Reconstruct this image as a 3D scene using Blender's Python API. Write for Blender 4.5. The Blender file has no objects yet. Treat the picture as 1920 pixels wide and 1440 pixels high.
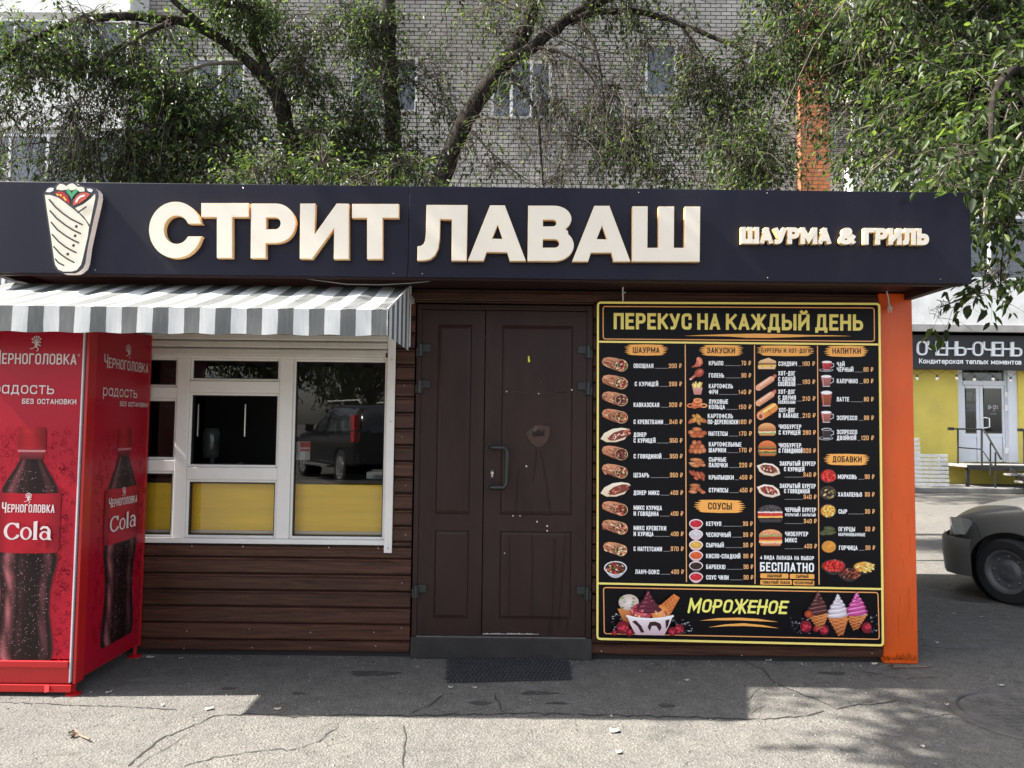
import bpy, bmesh, math, random
import numpy as np
from mathutils import Vector, Matrix
from mathutils.geometry import tessellate_polygon
S = bpy.context.scene
COL = S.collection
R = math.radians
# ------------------------------------------------------------------ camera
FPX, CXP, CYP = 1400.0, 960.0, 720.0
PITCH, ROLL = R(3.1), 0.0115
CAM = Vector((0, -4.6, 1.41))
_r0, _f, _u0 = Vector((1, 0, 0)), Vector((0, math.cos(PITCH), math.sin(PITCH))), Vector((0, -math.sin(PITCH), math.cos(PITCH)))
_r = _r0*math.cos(ROLL) + _u0*math.sin(ROLL)
_u = -_r0*math.sin(ROLL) + _u0*math.cos(ROLL)
cd = bpy.data.cameras.new('camera'); co = bpy.data.objects.new('camera', cd); COL.objects.link(co)
m = Matrix((_r, _u, -_f)).transposed().to_4x4(); m.translation = CAM
co.matrix_world = m
cd.sensor_fit = 'HORIZONTAL'; cd.sensor_width = 36; cd.lens = 36*FPX/1920
cd.clip_start = 0.05; cd.clip_end = 2000
S.camera = co
# ------------------------------------------------------------------ light
SUN_EL, SUN_FRONT = R(48), R(3)          # sun from the left, a little in front of the kiosk
tosun = Vector((-math.cos(SUN_EL)*math.cos(SUN_FRONT), -math.cos(SUN_EL)*math.sin(SUN_FRONT), math.sin(SUN_EL)))
sl = bpy.data.lights.new('sun', 'SUN'); sl.energy = 5.0; sl.angle = R(0.53); sl.color = (1, .95, .87)
so = bpy.data.objects.new('sun', sl); COL.objects.link(so)
so.rotation_euler = (-tosun).to_track_quat('-Z', 'Y').to_euler()
W = bpy.data.worlds.new('World'); S.world = W; W.use_nodes = True
nt = W.node_tree; bg = nt.nodes['Background']
sk = nt.nodes.new('ShaderNodeTexSky'); sk.sky_type = 'NISHITA'; sk.sun_disc = False
sk.sun_elevation = SUN_EL; sk.sun_rotation = R(-90) - SUN_FRONT
sk.air_density = 1.0; sk.dust_density = 2.5; sk.ozone_density = 1.0
hs = nt.nodes.new('ShaderNodeHueSaturation'); hs.inputs['Saturation'].default_value = .5
nt.links.new(sk.outputs[0], hs.inputs['Color']); nt.links.new(hs.outputs[0], bg.inputs[0]); bg.inputs[1].default_value = 0.10
S.view_settings.view_transform = 'Standard'; S.view_settings.look = 'None'
S.view_settings.exposure = 2.02; S.view_settings.gamma = 1.0
S.render.engine = 'CYCLES'
S.cycles.max_bounces = 8; S.cycles.transparent_max_bounces = 16
# ------------------------------------------------------------------ pixel of the photograph -> point on a plane
def ray(px, py): return _f*FPX + _r*(px-CXP) - _u*(py-CYP)
def P(px, py, Y=0.0):
    d = ray(px, py); return CAM + d*((Y-CAM.y)/d.y)
def PX(px, py, X):
    d = ray(px, py); return CAM + d*((X-CAM.x)/d.x)
def PG(px, py, Z=0.0):
    d = ray(px, py); return CAM + d*((Z-CAM.z)/d.z)
def PD(px, py, dep): return P(px, py, dep-4.6)
# ------------------------------------------------------------------ colour
def lin1(c):
    c /= 255.0
    return c/12.92 if c <= .04045 else ((c+.055)/1.055)**2.4
def lin(r, g, b, k=1.0): return (min(lin1(r)*k, .95), min(lin1(g)*k, .95), min(lin1(b)*k, .95))
# ------------------------------------------------------------------ materials
MATS = {}
def pmat(name, col, rough=.5, metal=0., var=.0, scale=8., bump=0., bscale=60., spec=.5, stretch=(1,1,1), dirt=None, dirt_amt=.0, dscale=2., detail=6, coat=0.):
    if name in MATS: return MATS[name]
    mt = bpy.data.materials.new(name); mt.use_nodes = True; MATS[name] = mt
    n = mt.node_tree.nodes; l = mt.node_tree.links; b = n['Principled BSDF']
    b.inputs['Base Color'].default_value = (*col, 1); b.inputs['Roughness'].default_value = rough
    b.inputs['Metallic'].default_value = metal; b.inputs['Specular IOR Level'].default_value = spec
    b.inputs['Coat Weight'].default_value = coat
    tc = n.new('ShaderNodeTexCoord'); mp = n.new('ShaderNodeMapping'); mp.inputs['Scale'].default_value = stretch
    l.new(tc.outputs['Object'], mp.inputs[0]); last = None
    if var > 0:
        nz = n.new('ShaderNodeTexNoise'); nz.inputs['Scale'].default_value = scale; nz.inputs['Detail'].default_value = detail
        nz.inputs['Roughness'].default_value = .65
        l.new(mp.outputs[0], nz.inputs['Vector'])
        cr = n.new('ShaderNodeMapRange'); cr.inputs[1].default_value = .3; cr.inputs[2].default_value = .7
        cr.inputs[3].default_value = 1-var; cr.inputs[4].default_value = 1+var
        l.new(nz.outputs['Fac'], cr.inputs[0])
        mx = n.new('ShaderNodeMix'); mx.data_type = 'RGBA'; mx.blend_type = 'MULTIPLY'; mx.inputs[0].default_value = 1
        mx.inputs[6].default_value = (*col, 1); l.new(cr.outputs[0], mx.inputs[7]); last = mx.outputs[2]
    if dirt:
        nz = n.new('ShaderNodeTexNoise'); nz.inputs['Scale'].default_value = dscale; nz.inputs['Detail'].default_value = 8
        nz.inputs['Roughness'].default_value = .7
        l.new(mp.outputs[0], nz.inputs['Vector'])
        cr = n.new('ShaderNodeMapRange'); cr.inputs[1].default_value = .48; cr.inputs[2].default_value = .72
        cr.inputs[3].default_value = 0; cr.inputs[4].default_value = dirt_amt
        l.new(nz.outputs['Fac'], cr.inputs[0])
        mx = n.new('ShaderNodeMix'); mx.data_type = 'RGBA'
        l.new(cr.outputs[0], mx.inputs[0])
        if last: l.new(last, mx.inputs[6])
        else: mx.inputs[6].default_value = (*col, 1)
        mx.inputs[7].default_value = (*dirt, 1); last = mx.outputs[2]
    if last: l.new(last, b.inputs['Base Color'])
    if bump > 0:
        nz = n.new('ShaderNodeTexNoise'); nz.inputs['Scale'].default_value = bscale; nz.inputs['Detail'].default_value = 5
        l.new(mp.outputs[0], nz.inputs['Vector'])
        bp = n.new('ShaderNodeBump'); bp.inputs['Strength'].default_value = bump; bp.inputs['Distance'].default_value = .01
        l.new(nz.outputs['Fac'], bp.inputs['Height']); l.new(bp.outputs[0], b.inputs['Normal'])
    return mt
def print_mat(name='printed_ink', rough=.35, spec=.4):
    if name in MATS: return MATS[name]
    mt = bpy.data.materials.new(name); mt.use_nodes = True; MATS[name] = mt
    n = mt.node_tree.nodes; b = n['Principled BSDF']; a = n.new('ShaderNodeAttribute'); a.attribute_name = 'Col'
    mt.node_tree.links.new(a.outputs['Color'], b.inputs['Base Color']); b.inputs['Roughness'].default_value = rough
    b.inputs['Specular IOR Level'].default_value = spec
    return mt
def glass_mat(name, tint=(.9,.93,.93), ior=1.5, rough=0.0, refl=1.0):
    if name in MATS: return MATS[name]
    mt = bpy.data.materials.new(name); mt.use_nodes = True; MATS[name] = mt
    n = mt.node_tree.nodes; l = mt.node_tree.links; n.remove(n['Principled BSDF'])
    fr = n.new('ShaderNodeFresnel'); fr.inputs[0].default_value = ior
    tr = n.new('ShaderNodeBsdfTransparent'); tr.inputs[0].default_value = (*tint, 1)
    gl = n.new('ShaderNodeBsdfGlossy'); gl.inputs['Roughness'].default_value = rough
    mu = n.new('ShaderNodeMath'); mu.operation = 'MULTIPLY'; mu.use_clamp = True; mu.inputs[1].default_value = refl
    mx = n.new('ShaderNodeMixShader'); l.new(fr.outputs[0], mu.inputs[0]); l.new(mu.outputs[0], mx.inputs[0])
    l.new(tr.outputs[0], mx.inputs[1]); l.new(gl.outputs[0], mx.inputs[2]); l.new(mx.outputs[0], n['Material Output'].inputs[0])
    return mt
# ------------------------------------------------------------------ objects
def rootloc(o):
    v = Vector((0, 0, 0))
    while o: v = v + o.location; o = o.parent
    return v
def thing(name, label, cat, loc=(0, 0, 0), group=None):
    o = bpy.data.objects.new(name, None); COL.objects.link(o); o.location = loc; o.empty_display_size = .2
    o['label'] = label; o['category'] = cat
    if group: o['group'] = group
    return o
def tag(o, label, cat, group=None):
    o['label'] = label; o['category'] = cat
    if group: o['group'] = group
    return o
def kind(o, k='structure'): o['kind'] = k; return o
def link_mesh(name, me, parent=None):
    o = bpy.data.objects.new(name, me); COL.objects.link(o)
    if parent: o.parent = parent
    return o
class MB:
    def __init__(s): s.v = []; s.f = []; s.mi = []; s.k = 0
    def add(s, vs, fs, k=None):
        b = len(s.v); s.v += [Vector(p) for p in vs]
        for f in fs: s.f.append([b+i for i in f]); s.mi.append(s.k if k is None else k)
        return s
    def quad(s, a, b, c, d, k=None): return s.add([a, b, c, d], [(0, 1, 2, 3)], k)
    def box(s, x0, x1, y0, y1, z0, z1, k=None):
        x0, x1 = sorted((x0, x1)); y0, y1 = sorted((y0, y1)); z0, z1 = sorted((z0, z1))
        v = [(x0,y0,z0),(x1,y0,z0),(x1,y1,z0),(x0,y1,z0),(x0,y0,z1),(x1,y0,z1),(x1,y1,z1),(x0,y1,z1)]
        return s.add(v, [(0,3,2,1),(4,5,6,7),(0,1,5,4),(1,2,6,5),(2,3,7,6),(3,0,4,7)], k)
    def obox(s, c, ax, ay, az, k=None):      # centre and three half axes
        c, ax, ay, az = map(Vector, (c, ax, ay, az))
        v = [c+ax*i+ay*j+az*l for l in (-1, 1) for (i, j) in ((-1,-1),(1,-1),(1,1),(-1,1))]
        return s.add(v, [(0,3,2,1),(4,5,6,7),(0,1,5,4),(1,2,6,5),(2,3,7,6),(3,0,4,7)], k)
    def bar(s, a, b, w, h, up=(0, 0, 1), k=None):
        a, b = Vector(a), Vector(b); d = (b-a); L = d.length; d.normalize(); u = Vector(up)
        x = d.cross(u)
        if x.length < 1e-4: x = d.cross(Vector((1, 0, 0)))
        x.normalize(); u = x.cross(d)
        return s.obox((a+b)/2, d*(L/2), x*(w/2), u*(h/2), k)
    def tube(s, pts, r, n=8, k=None, cap=True):
        pts = [Vector(p) for p in pts]
        rs = r if isinstance(r, (list, tuple)) else [r]*len(pts)
        vs = []; fs = []; up = None
        for i, p in enumerate(pts):
            d = (pts[min(i+1, len(pts)-1)] - pts[max(i-1, 0)]); d.normalize()
            if up is None: up = Vector((0, 0, 1)) if abs(d.z) < .9 else Vector((1, 0, 0))
            x = d.cross(up); x.normalize(); up = x.cross(d); up.normalize()
            for j in range(n):
                a = 2*math.pi*j/n; vs.append(p + (x*math.cos(a)+up*math.sin(a))*rs[i])
        for i in range(len(pts)-1):
            for j in range(n): fs.append((i*n+j, i*n+(j+1) % n, (i+1)*n+(j+1) % n, (i+1)*n+j))
        if cap: fs.append(tuple(range(n))[::-1]); fs.append(tuple((len(pts)-1)*n+j for j in range(n)))
        return s.add(vs, fs, k)
    def cyl(s, a, b, r, n=20, k=None): return s.tube([a, b], r, n, k)
    def lathe(s, c, axis, prof, n=24, k=None):   # prof: (distance along axis, radius)
        c, ax = Vector(c), Vector(axis).normalized()
        x = ax.orthogonal().normalized(); y = ax.cross(x); vs = []; fs = []
        for (t, r) in prof:
            for j in range(n):
                a = 2*math.pi*j/n; vs.append(c+ax*t+(x*math.cos(a)+y*math.sin(a))*r)
        for i in range(len(prof)-1):
            for j in range(n): fs.append((i*n+j, i*n+(j+1) % n, (i+1)*n+(j+1) % n, (i+1)*n+j))
        return s.add(vs, fs, k)
    def ball(s, c, r, n=10, k=None, sc=(1, 1, 1)):
        c = Vector(c); prof = [(-math.cos(math.pi*i/n), math.sin(math.pi*i/n)) for i in range(n+1)]
        vs = []; fs = []; q = n*2
        for (t, rr) in prof:
            for j in range(q):
                a = 2*math.pi*j/q; vs.append(c+Vector((rr*math.cos(a)*sc[0], rr*math.sin(a)*sc[1], t*sc[2]))*r)
        for i in range(n):
            for j in range(q): fs.append((i*q+j, i*q+(j+1) % q, (i+1)*q+(j+1) % q, (i+1)*q+j))
        return s.add(vs, fs, k)
    def plate(s, outer, off, holes=(), kf=0, ks=0, back=False):
        """flat outline (world points) with holes, thickness along vector off (from the given front towards the back)"""
        loops = [[Vector(p) for p in outer]] + [[Vector(p) for p in h] for h in holes]
        tris = tessellate_polygon(loops); fl = [p for lp in loops for p in lp]
        off = Vector(off); nrm = -off
        fs = []
        for t in tris:
            a, b, c = (fl[i] for i in t)
            fs.append(t if (b-a).cross(c-a).dot(nrm) > 0 else (t[0], t[2], t[1]))
        s.add(fl, fs, kf)
        if back: s.add([p+off for p in fl], [tuple(reversed(f)) for f in fs], ks)
        for lp in loops:
            n = len(lp)
            s.add(lp+[p+off for p in lp], [(i, (i+1) % n, n+(i+1) % n, n+i) for i in range(n)], ks)
        return s
    def build(s, name, mats, parent=None, bevel=0, seg=2, smooth=False, angle=35, fix=True):
        if not isinstance(mats, (list, tuple)): mats = [mats]
        me = bpy.data.meshes.new(name); b = rootloc(parent) if parent else Vector((0, 0, 0))
        me.from_pydata([tuple(p-b) for p in s.v], [], s.f)
        for mt in mats: me.materials.append(mt)
        me.polygons.foreach_set('material_index', s.mi)
        if fix:
            bm = bmesh.new(); bm.from_mesh(me); bmesh.ops.recalc_face_normals(bm, faces=bm.faces[:]); bm.to_mesh(me); bm.free()
        if smooth:
            me.polygons.foreach_set('use_smooth', [True]*len(me.polygons))
            try: me.set_sharp_from_angle(angle=R(angle))
            except Exception: pass
        me.update()
        o = link_mesh(name, me, parent)
        if bevel:
            md = o.modifiers.new('bevel', 'BEVEL'); md.width = bevel; md.segments = seg; md.limit_method = 'ANGLE'; md.angle_limit = R(40)
        return o
# ------------------------------------------------------------------ flat printed artwork with its own ink colours
class Art:
    def __init__(s, mp, nrm, eps=.00012):
        s.mp = mp; s.n = Vector(nrm); s.eps = eps; s.v = []; s.f = []; s.c = []; s.lay = 0
    def pt(s, x, y, k=0.): return s.mp(x, y) + s.n*(s.eps*(s.lay+1+k))
    def raw(s, pts, faces, cols, lift=None):
        b = len(s.v); s.v += [s.pt(p[0], p[1], lift[i] if lift else 0.) for i, p in enumerate(pts)]
        for f in faces: s.f.append([b+i for i in f]); s.c += [cols[i] for i in f]
    def poly(s, pts, col, col2=None, up=True):
        if up: s.lay += 1
        if col2:
            ys = [p[1] for p in pts]; y0, y1 = min(ys), max(ys)
            cols = [tuple(col[k]+(col2[k]-col[k])*(p[1]-y0)/(y1-y0+1e-9) for k in range(3)) for p in pts]
        else: cols = [col]*len(pts)
        vs = [Vector((p[0], p[1], 0)) for p in pts]
        s.raw(pts, tessellate_polygon([vs]), cols)
    def ell(s, cx, cy, rx, ry, col, edge=None, rot=0, n=18, a0=0, a1=360, up=True):
        if up: s.lay += 1
        edge = edge or col; c, q = math.cos(rot), math.sin(rot); pts = [(cx, cy)]; full = (a1-a0) >= 360
        for i in range(n+(0 if full else 1)):
            a = R(a0+(a1-a0)*i/n); x, y = rx*math.cos(a), ry*math.sin(a)
            pts.append((cx+x*c-y*q, cy+x*q+y*c))
        k = len(pts)-1
        fs = [(0, i, i+1) for i in range(1, k)] + ([(0, k, 1)] if full else [])
        s.raw(pts, fs, [col]+[edge]*k)
    def line(s, pts, w, col, closed=False, round_=False, up=True):
        if up: s.lay += 1
        L, Rr = offset_path(pts, w, closed)
        n = len(L); vs = L+Rr; q = n if closed else n-1
        s.raw(vs, [(i, (i+1) % n, n+(i+1) % n, n+i) for i in range(q)], [col]*len(vs))
        if round_ and not closed:
            for p in (pts[0], pts[-1]): s.ell(p[0], p[1], w/2, w/2, col, n=10)
    def build(s, name, parent, mat=None):
        me = bpy.data.meshes.new(name); b = rootloc(parent)
        me.from_pydata([tuple(p-b) for p in s.v], [], s.f); me.materials.append(mat or print_mat())
        ca = me.color_attributes.new('Col', 'FLOAT_COLOR', 'CORNER')
        arr = np.ones((len(s.c), 4), dtype=np.float32); arr[:, :3] = np.array(s.c, dtype=np.float32)
        ca.data.foreach_set('color', arr.ravel())
        bm = bmesh.new(); bm.from_mesh(me)
        nn = s.n
        for f in bm.faces:
            f.normal_update()
            if f.normal.dot(nn) < 0: f.normal_flip()
        bm.to_mesh(me); bm.free()
        return link_mesh(name, me, parent)
def offset_path(pts, w, closed=False, cap=0.0):
    pts = [Vector((p[0], p[1])) for p in pts]
    q = [pts[0]]
    for p in pts[1:]:
        if (p-q[-1]).length > 1e-6: q.append(p)
    if closed and (q[0]-q[-1]).length < 1e-6: q.pop()
    pts = q; n = len(pts)
    if n == 1: pts = [pts[0], pts[0]+Vector((w*.01, 0))]; n = 2
    if cap and not closed:
        pts[0] = pts[0] - (pts[1]-pts[0]).normalized()*cap
        pts[-1] = pts[-1] + (pts[-1]-pts[-2]).normalized()*cap
    L = []; Rr = []; h = w/2
    for i in range(n):
        a = pts[i-1] if (i > 0 or closed) else None; b = pts[i]; c = pts[(i+1) % n] if (i < n-1 or closed) else None
        d1 = (b-a).normalized() if a is not None else None; d2 = (c-b).normalized() if c is not None else None
        if d1 is None: d1 = d2
        if d2 is None: d2 = d1
        n1 = Vector((-d1.y, d1.x)); n2 = Vector((-d2.y, d2.x)); mm = n1+n2
        if mm.length < 1e-3: mm = n1
        mm.normalize(); k = min(1/max(mm.dot(n1), .3), 2.6)
        L.append(tuple(b+mm*h*k)); Rr.append(tuple(b-mm*h*k))
    return L, Rr
# ------------------------------------------------------------------ lettering: every character is drawn from pen strokes
r_ = .34
def _box(x0, x1, y0, y1, r=r_): return [(x0,y0,r),(x1,y0,r),(x1,y1,r),(x0,y1,r),None]
GL = {
'А': (.95, [[(0,0),(.5,1)], [(.5,1),(1,0)], [(.2,.27),(.8,.27)]]),
'Б': (.9, [[(.92,1),(0,1),(0,0),(1,0,r_),(1,.56,r_),(0,.56)]]),
'В': (.92, [[(0,.53),(.93,.53,.22),(.93,1,r_),(0,1),(0,0),(1,0,r_),(1,.53,.22),(.4,.53)]]),
'Г': (.78, [[(0,0),(0,1),(1,1)]]),
'Д': (1.08, [[(0,-.17),(0,0),(1,0),(1,-.17)], [(.16,0),(.26,1),(.84,1),(.84,0)]]),
'Е': (.8, [[(1,1),(0,1),(0,0),(1,0)], [(0,.51),(.85,.51)]]),
'Ё': (.8, [[(1,1),(0,1),(0,0),(1,0)], [(0,.51),(.85,.51)], [(.2,1.2),(.3,1.2)], [(.75,1.2),(.85,1.2)]]),
'Ж': (1.3, [[(.5,0),(.5,1)], [(0,1),(.4,.5),(0,0)], [(1,1),(.6,.5),(1,0)]]),
'З': (.9, [[(0,.78),(0,1,r_),(.96,1,r_),(.96,.53,.2),(.42,.53)], [(.42,.53),(1,.53,.2),(1,0,r_),(0,0,r_),(0,.22)]]),
'И': (.98, [[(0,0),(0,1)], [(1,0),(1,1)], [(0,.12),(1,.88)]]),
'Й': (.98, [[(0,0),(0,1)], [(1,0),(1,1)], [(0,.12),(1,.88)], [(.22,1.27),(.35,1.19),(.65,1.19),(.78,1.27)]]),
'К': (.95, [[(0,0),(0,1)], [(1,1),(.1,.42)], [(.34,.58),(1,0)]]),
'Л': (.98, [[(1,0),(1,1),(.24,1),(.22,.2,.2),(.14,0,.1),(0,0)]]),
'М': (1.25, [[(0,0),(0,1)], [(1,0),(1,1)], [(.04,.98),(.5,.2),(.96,.98)]]),
'Н': (.95, [[(0,0),(0,1)], [(1,0),(1,1)], [(0,.51),(1,.51)]]),
'О': (.95, [_box(0,1,0,1)]),
'П': (.93, [[(0,0),(0,1),(1,1),(1,0)]]),
'Р': (.9, [[(0,0),(0,1),(1,1,r_),(1,.44,r_),(0,.44)]]),
'С': (.92, [[(1,.74),(1,1,r_),(0,1,r_),(0,0,r_),(1,0,r_),(1,.26)]]),
'Т': (.88, [[(0,1),(1,1)], [(.5,1),(.5,0)]]),
'У': (.93, [[(0,1),(.52,.36)], [(1,1),(.5,.12,.1),(.36,0,.1),(.1,0)]]),
'Ф': (1.25, [_box(0,1,.2,.82), [(.5,0),(.5,1)]]),
'Х': (.98, [[(.02,1),(.98,0)], [(.98,1),(.02,0)]]),
'Ц': (1.02, [[(0,1),(0,0),(1.12,0),(1.12,-.17)], [(.9,1),(.9,0)]]),
'Ч': (.92, [[(0,1),(0,.44,r_),(1,.44)], [(1,1),(1,0)]]),
'Ш': (1.35, [[(0,1),(0,0),(1,0),(1,1)], [(.5,1),(.5,0)]]),
'Щ': (1.4, [[(0,1),(0,0),(1.09,0),(1.09,-.17)], [(.93,1),(.93,0)], [(.47,1),(.47,0)]]),
'Ь': (.9, [[(0,1),(0,0),(1,0,r_),(1,.56,r_),(0,.56)]]),
'Ы': (1.28, [[(0,1),(0,0),(.62,0,r_),(.62,.56,r_),(0,.56)], [(1,0),(1,1)]]),
'Э': (.92, [[(0,.80),(0,1,r_),(1,1,r_),(1,0,r_),(0,0,r_),(0,.20)], [(.52,.51),(1,.51)]]),
'Ю': (1.4, [[(0,0),(0,1)], [(0,.51),(.36,.51)], _box(.36,1,0,1)]),
'Я': (.93, [[(1,0),(1,1),(0,1,r_),(0,.44,r_),(1,.44)], [(.55,.44),(0,0)]]),
'-': (.6, [[(.1,.48),(.9,.48)]]), '/': (.7, [[(0,0),(1,1)]]), ' ': (.5, []), '·': (.3, [[(.4,.5),(.6,.5)]]),
'&': (1.15, [[(1,0),(.25,.68),(.2,1,.2),(.72,1,.2),(.72,.7,.2),(.0,.35,.2),(0,0,.3),(.7,0,.3),(1,.42)]]),
'₽': (1.05, [[(.2,0),(.2,1),(1,1,r_),(1,.47,r_),(0,.47)], [(0,.22),(.68,.22)]]),
'0': (.92, [_box(0,1,0,1)]), '1': (.6, [[(.1,.8),(.6,1),(.6,0)]]),
'2': (.9, [[(0,.7),(0,1,r_),(1,1,r_),(1,.6,.2),(0,0),(1,0)]]),
'3': (.9, [[(0,.72),(0,1,r_),(1,1,r_),(1,.53,.2),(.4,.53)], [(.4,.53),(1,.53,.2),(1,0,r_),(0,0,r_),(0,.28)]]),
'4': (.95, [[(.75,0),(.75,1),(0,.24),(1,.24)]]),
'5': (.9, [[(.95,1),(.05,1),(.02,.55),(1,.6,r_),(1,0,r_),(0,0,r_),(0,.25)]]),
'6': (.92, [[(1,.75),(1,1,r_),(0,1,r_),(0,0,r_),(1,0,r_),(1,.57,r_),(0,.57)]]),
'7': (.85, [[(0,1),(1,1),(.35,0)]]),
'8': (.92, [_box(.03,.97,.53,1), _box(0,1,0,.53)]),
'9': (.92, [[(0,.25),(0,0,r_),(1,0,r_),(1,1,r_),(0,1,r_),(0,.43,r_),(1,.43)]]),
'а': (.88, [_box(0,1,0,.7,.36), [(1,.7),(1,0)]]),
'р': (.9, [_box(0,1,0,.7,.36), [(0,.7),(0,-.32)]]),
'е': (.88, [[(.05,.36),(1,.36),(1,.7,.36),(0,.7,.36),(0,0,.36),(.95,0,.3),(.97,.14)]]),
}
for ch in 'бвгджзийклмнопстуфхцчшщьыэюя':
    w_, st_ = GL[ch.upper()]
    GL.setdefault(ch, (w_*.93, [[(None if q is None else (q[0], q[1]*.7)+tuple(q[2:])) for q in s_] for s_ in st_]))
def glyph(ch, w, t, mono=None):
    """strokes of a character in a cell w wide, 1 high, pen t: list of (path, closed)"""
    out = []
    for s_ in GL[ch][1]:
        closed = s_[-1] is None; raw = [q for q in s_ if q is not None]
        pts = [(t/2+q[0]*(w-t), t/2+q[1]*(1-t), (q[2] if len(q) > 2 else 0)) for q in raw]
        n = len(pts); path = []
        for i, (x, y, rr) in enumerate(pts):
            if rr and (closed or 0 < i < n-1):
                b = Vector((x, y)); a = Vector(pts[i-1][:2]); c = Vector(pts[(i+1) % n][:2])
                d1 = (a-b); d2 = (c-b); rad = min(rr*min(1, w*1.6), d1.length*.49, d2.length*.49)
                p1 = b+d1.normalized()*rad; p2 = b+d2.normalized()*rad
                for k in range(6):
                    u = k/5; path.append(tuple(p1*(1-u)**2 + b*2*u*(1-u) + p2*u*u))
            else: path.append((x, y))
        out.append((path, closed))
    return out
def layout(s, h, width=None, cw=.46, gap=.09):
    """x, cell width for each character, both for cap height h"""
    ws = [GL[c][0]*cw for c in s]; tot = sum(ws)+gap*(len(s)-1)
    k = (width/h/tot) if width else 1.0
    xs = []; x = 0
    for w in ws: xs.append((x*h*k, w*k)); x += w+gap
    return xs, tot*h*k
def strokes2d(s, x0, yb, h, width=None, t=.15, cw=.46, gap=.09, slope=0., slant=0., align='l', lo=-.19):
    """quads strips in picture coordinates (y down): list of (left side, right side, closed)"""
    xs, tot = layout(s, h, width, cw, gap)
    if align == 'r': x0 -= tot
    if align == 'c': x0 -= tot/2
    out = []
    for ch, (gx, w) in zip(s, xs):
        for path, closed in glyph(ch, w, t):
            L, Rr = offset_path(path, t, closed, cap=0 if closed else t*.5)
            base = lo if min(p[1] for p in path) < 0 else 0.0
            top = 1.0 if max(p[1] for p in path) <= 1.0 else 1.4
            if ch in 'р': base = -.4
            def cv(p):
                y = min(max(p[1], base), top); X = x0+gx+(p[0]+slant*y)*h
                return (X, yb - y*h + slope*(X-x0))
            out.append(([cv(p) for p in L], [cv(p) for p in Rr], closed))
    return out, tot
def art_text(art, s, x0, yb, h, col, width=None, t=.15, cw=.46, gap=.09, slope=0., slant=0., align='l', rnd=False):
    st, tot = strokes2d(s, x0, yb, h, width, t, cw, gap, slope, slant, align)
    base = art.lay
    for i, (L, Rr, closed) in enumerate(st):
        art.lay = base+1+(i % 4); n = len(L); q = n if closed else n-1
        art.raw(L+Rr, [(j, (j+1) % n, n+(j+1) % n, n+j) for j in range(q)], [col]*(2*n), [(.9*j/n if not closed else 0.) for j in range(n)]*2)
        if rnd and not closed:
            for e in (0, -1):
                p = ((L[e][0]+Rr[e][0])/2, (L[e][1]+Rr[e][1])/2); art.ell(p[0], p[1], t*h/2, t*h/2, col, n=10, up=False)
    art.lay = base+5
    return tot
def solid_text(s, mp, x0, yb, h, off, width=None, t=.2, cw=.6, gap=.09, kf=0, ks=1, slope=0., slant=0.):
    """one MB per character, standing proud of a surface"""
    xs, tot = layout(s, h, width, cw, gap); res = []
    for ch, (gx, w) in zip(s, xs):
        if ch == ' ': continue
        mb = MB(); i = 0
        for path, closed in glyph(ch, w, t):
            L, Rr = offset_path(path, t, closed, cap=0 if closed else t*.5)
            base = -.19 if min(p[1] for p in path) < 0 else 0.0; top = 1.0 if max(p[1] for p in path) <= 1 else 1.4
            def cv(p):
                y = min(max(p[1], base), top); X = x0+gx+(p[0]+slant*y)*h
                return mp(X, yb-y*h+slope*(X-x0)) - Vector(off).normalized()*(.0004*i)
            n = len(L); o = Vector(off); ou = o.normalized()*(-.0003); cl = 0 if closed else 1
            l = [cv(p)+ou*(cl*j/n) for j, p in enumerate(L)]; r2 = [cv(p)+ou*(cl*j/n) for j, p in enumerate(Rr)]; q = n if closed else n-1
            fs = [(j, (j+1) % n, n+(j+1) % n, n+j) for j in range(q)]
            mb.add(l+r2, fs, kf)
            mb.add(l+[p+o for p in l], [(j, (j+1) % n, n+(j+1) % n, n+j) for j in range(q)], ks)
            mb.add(r2+[p+o for p in r2], [(j, (j+1) % n, n+(j+1) % n, n+j) for j in range(q)], ks)
            if not closed:
                mb.quad(l[0], r2[0], r2[0]+o, l[0]+o, ks); mb.quad(l[-1], r2[-1], r2[-1]+o, l[-1]+o, ks)
            i += 1
        res.append((ch, mb))
    return res
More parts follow.
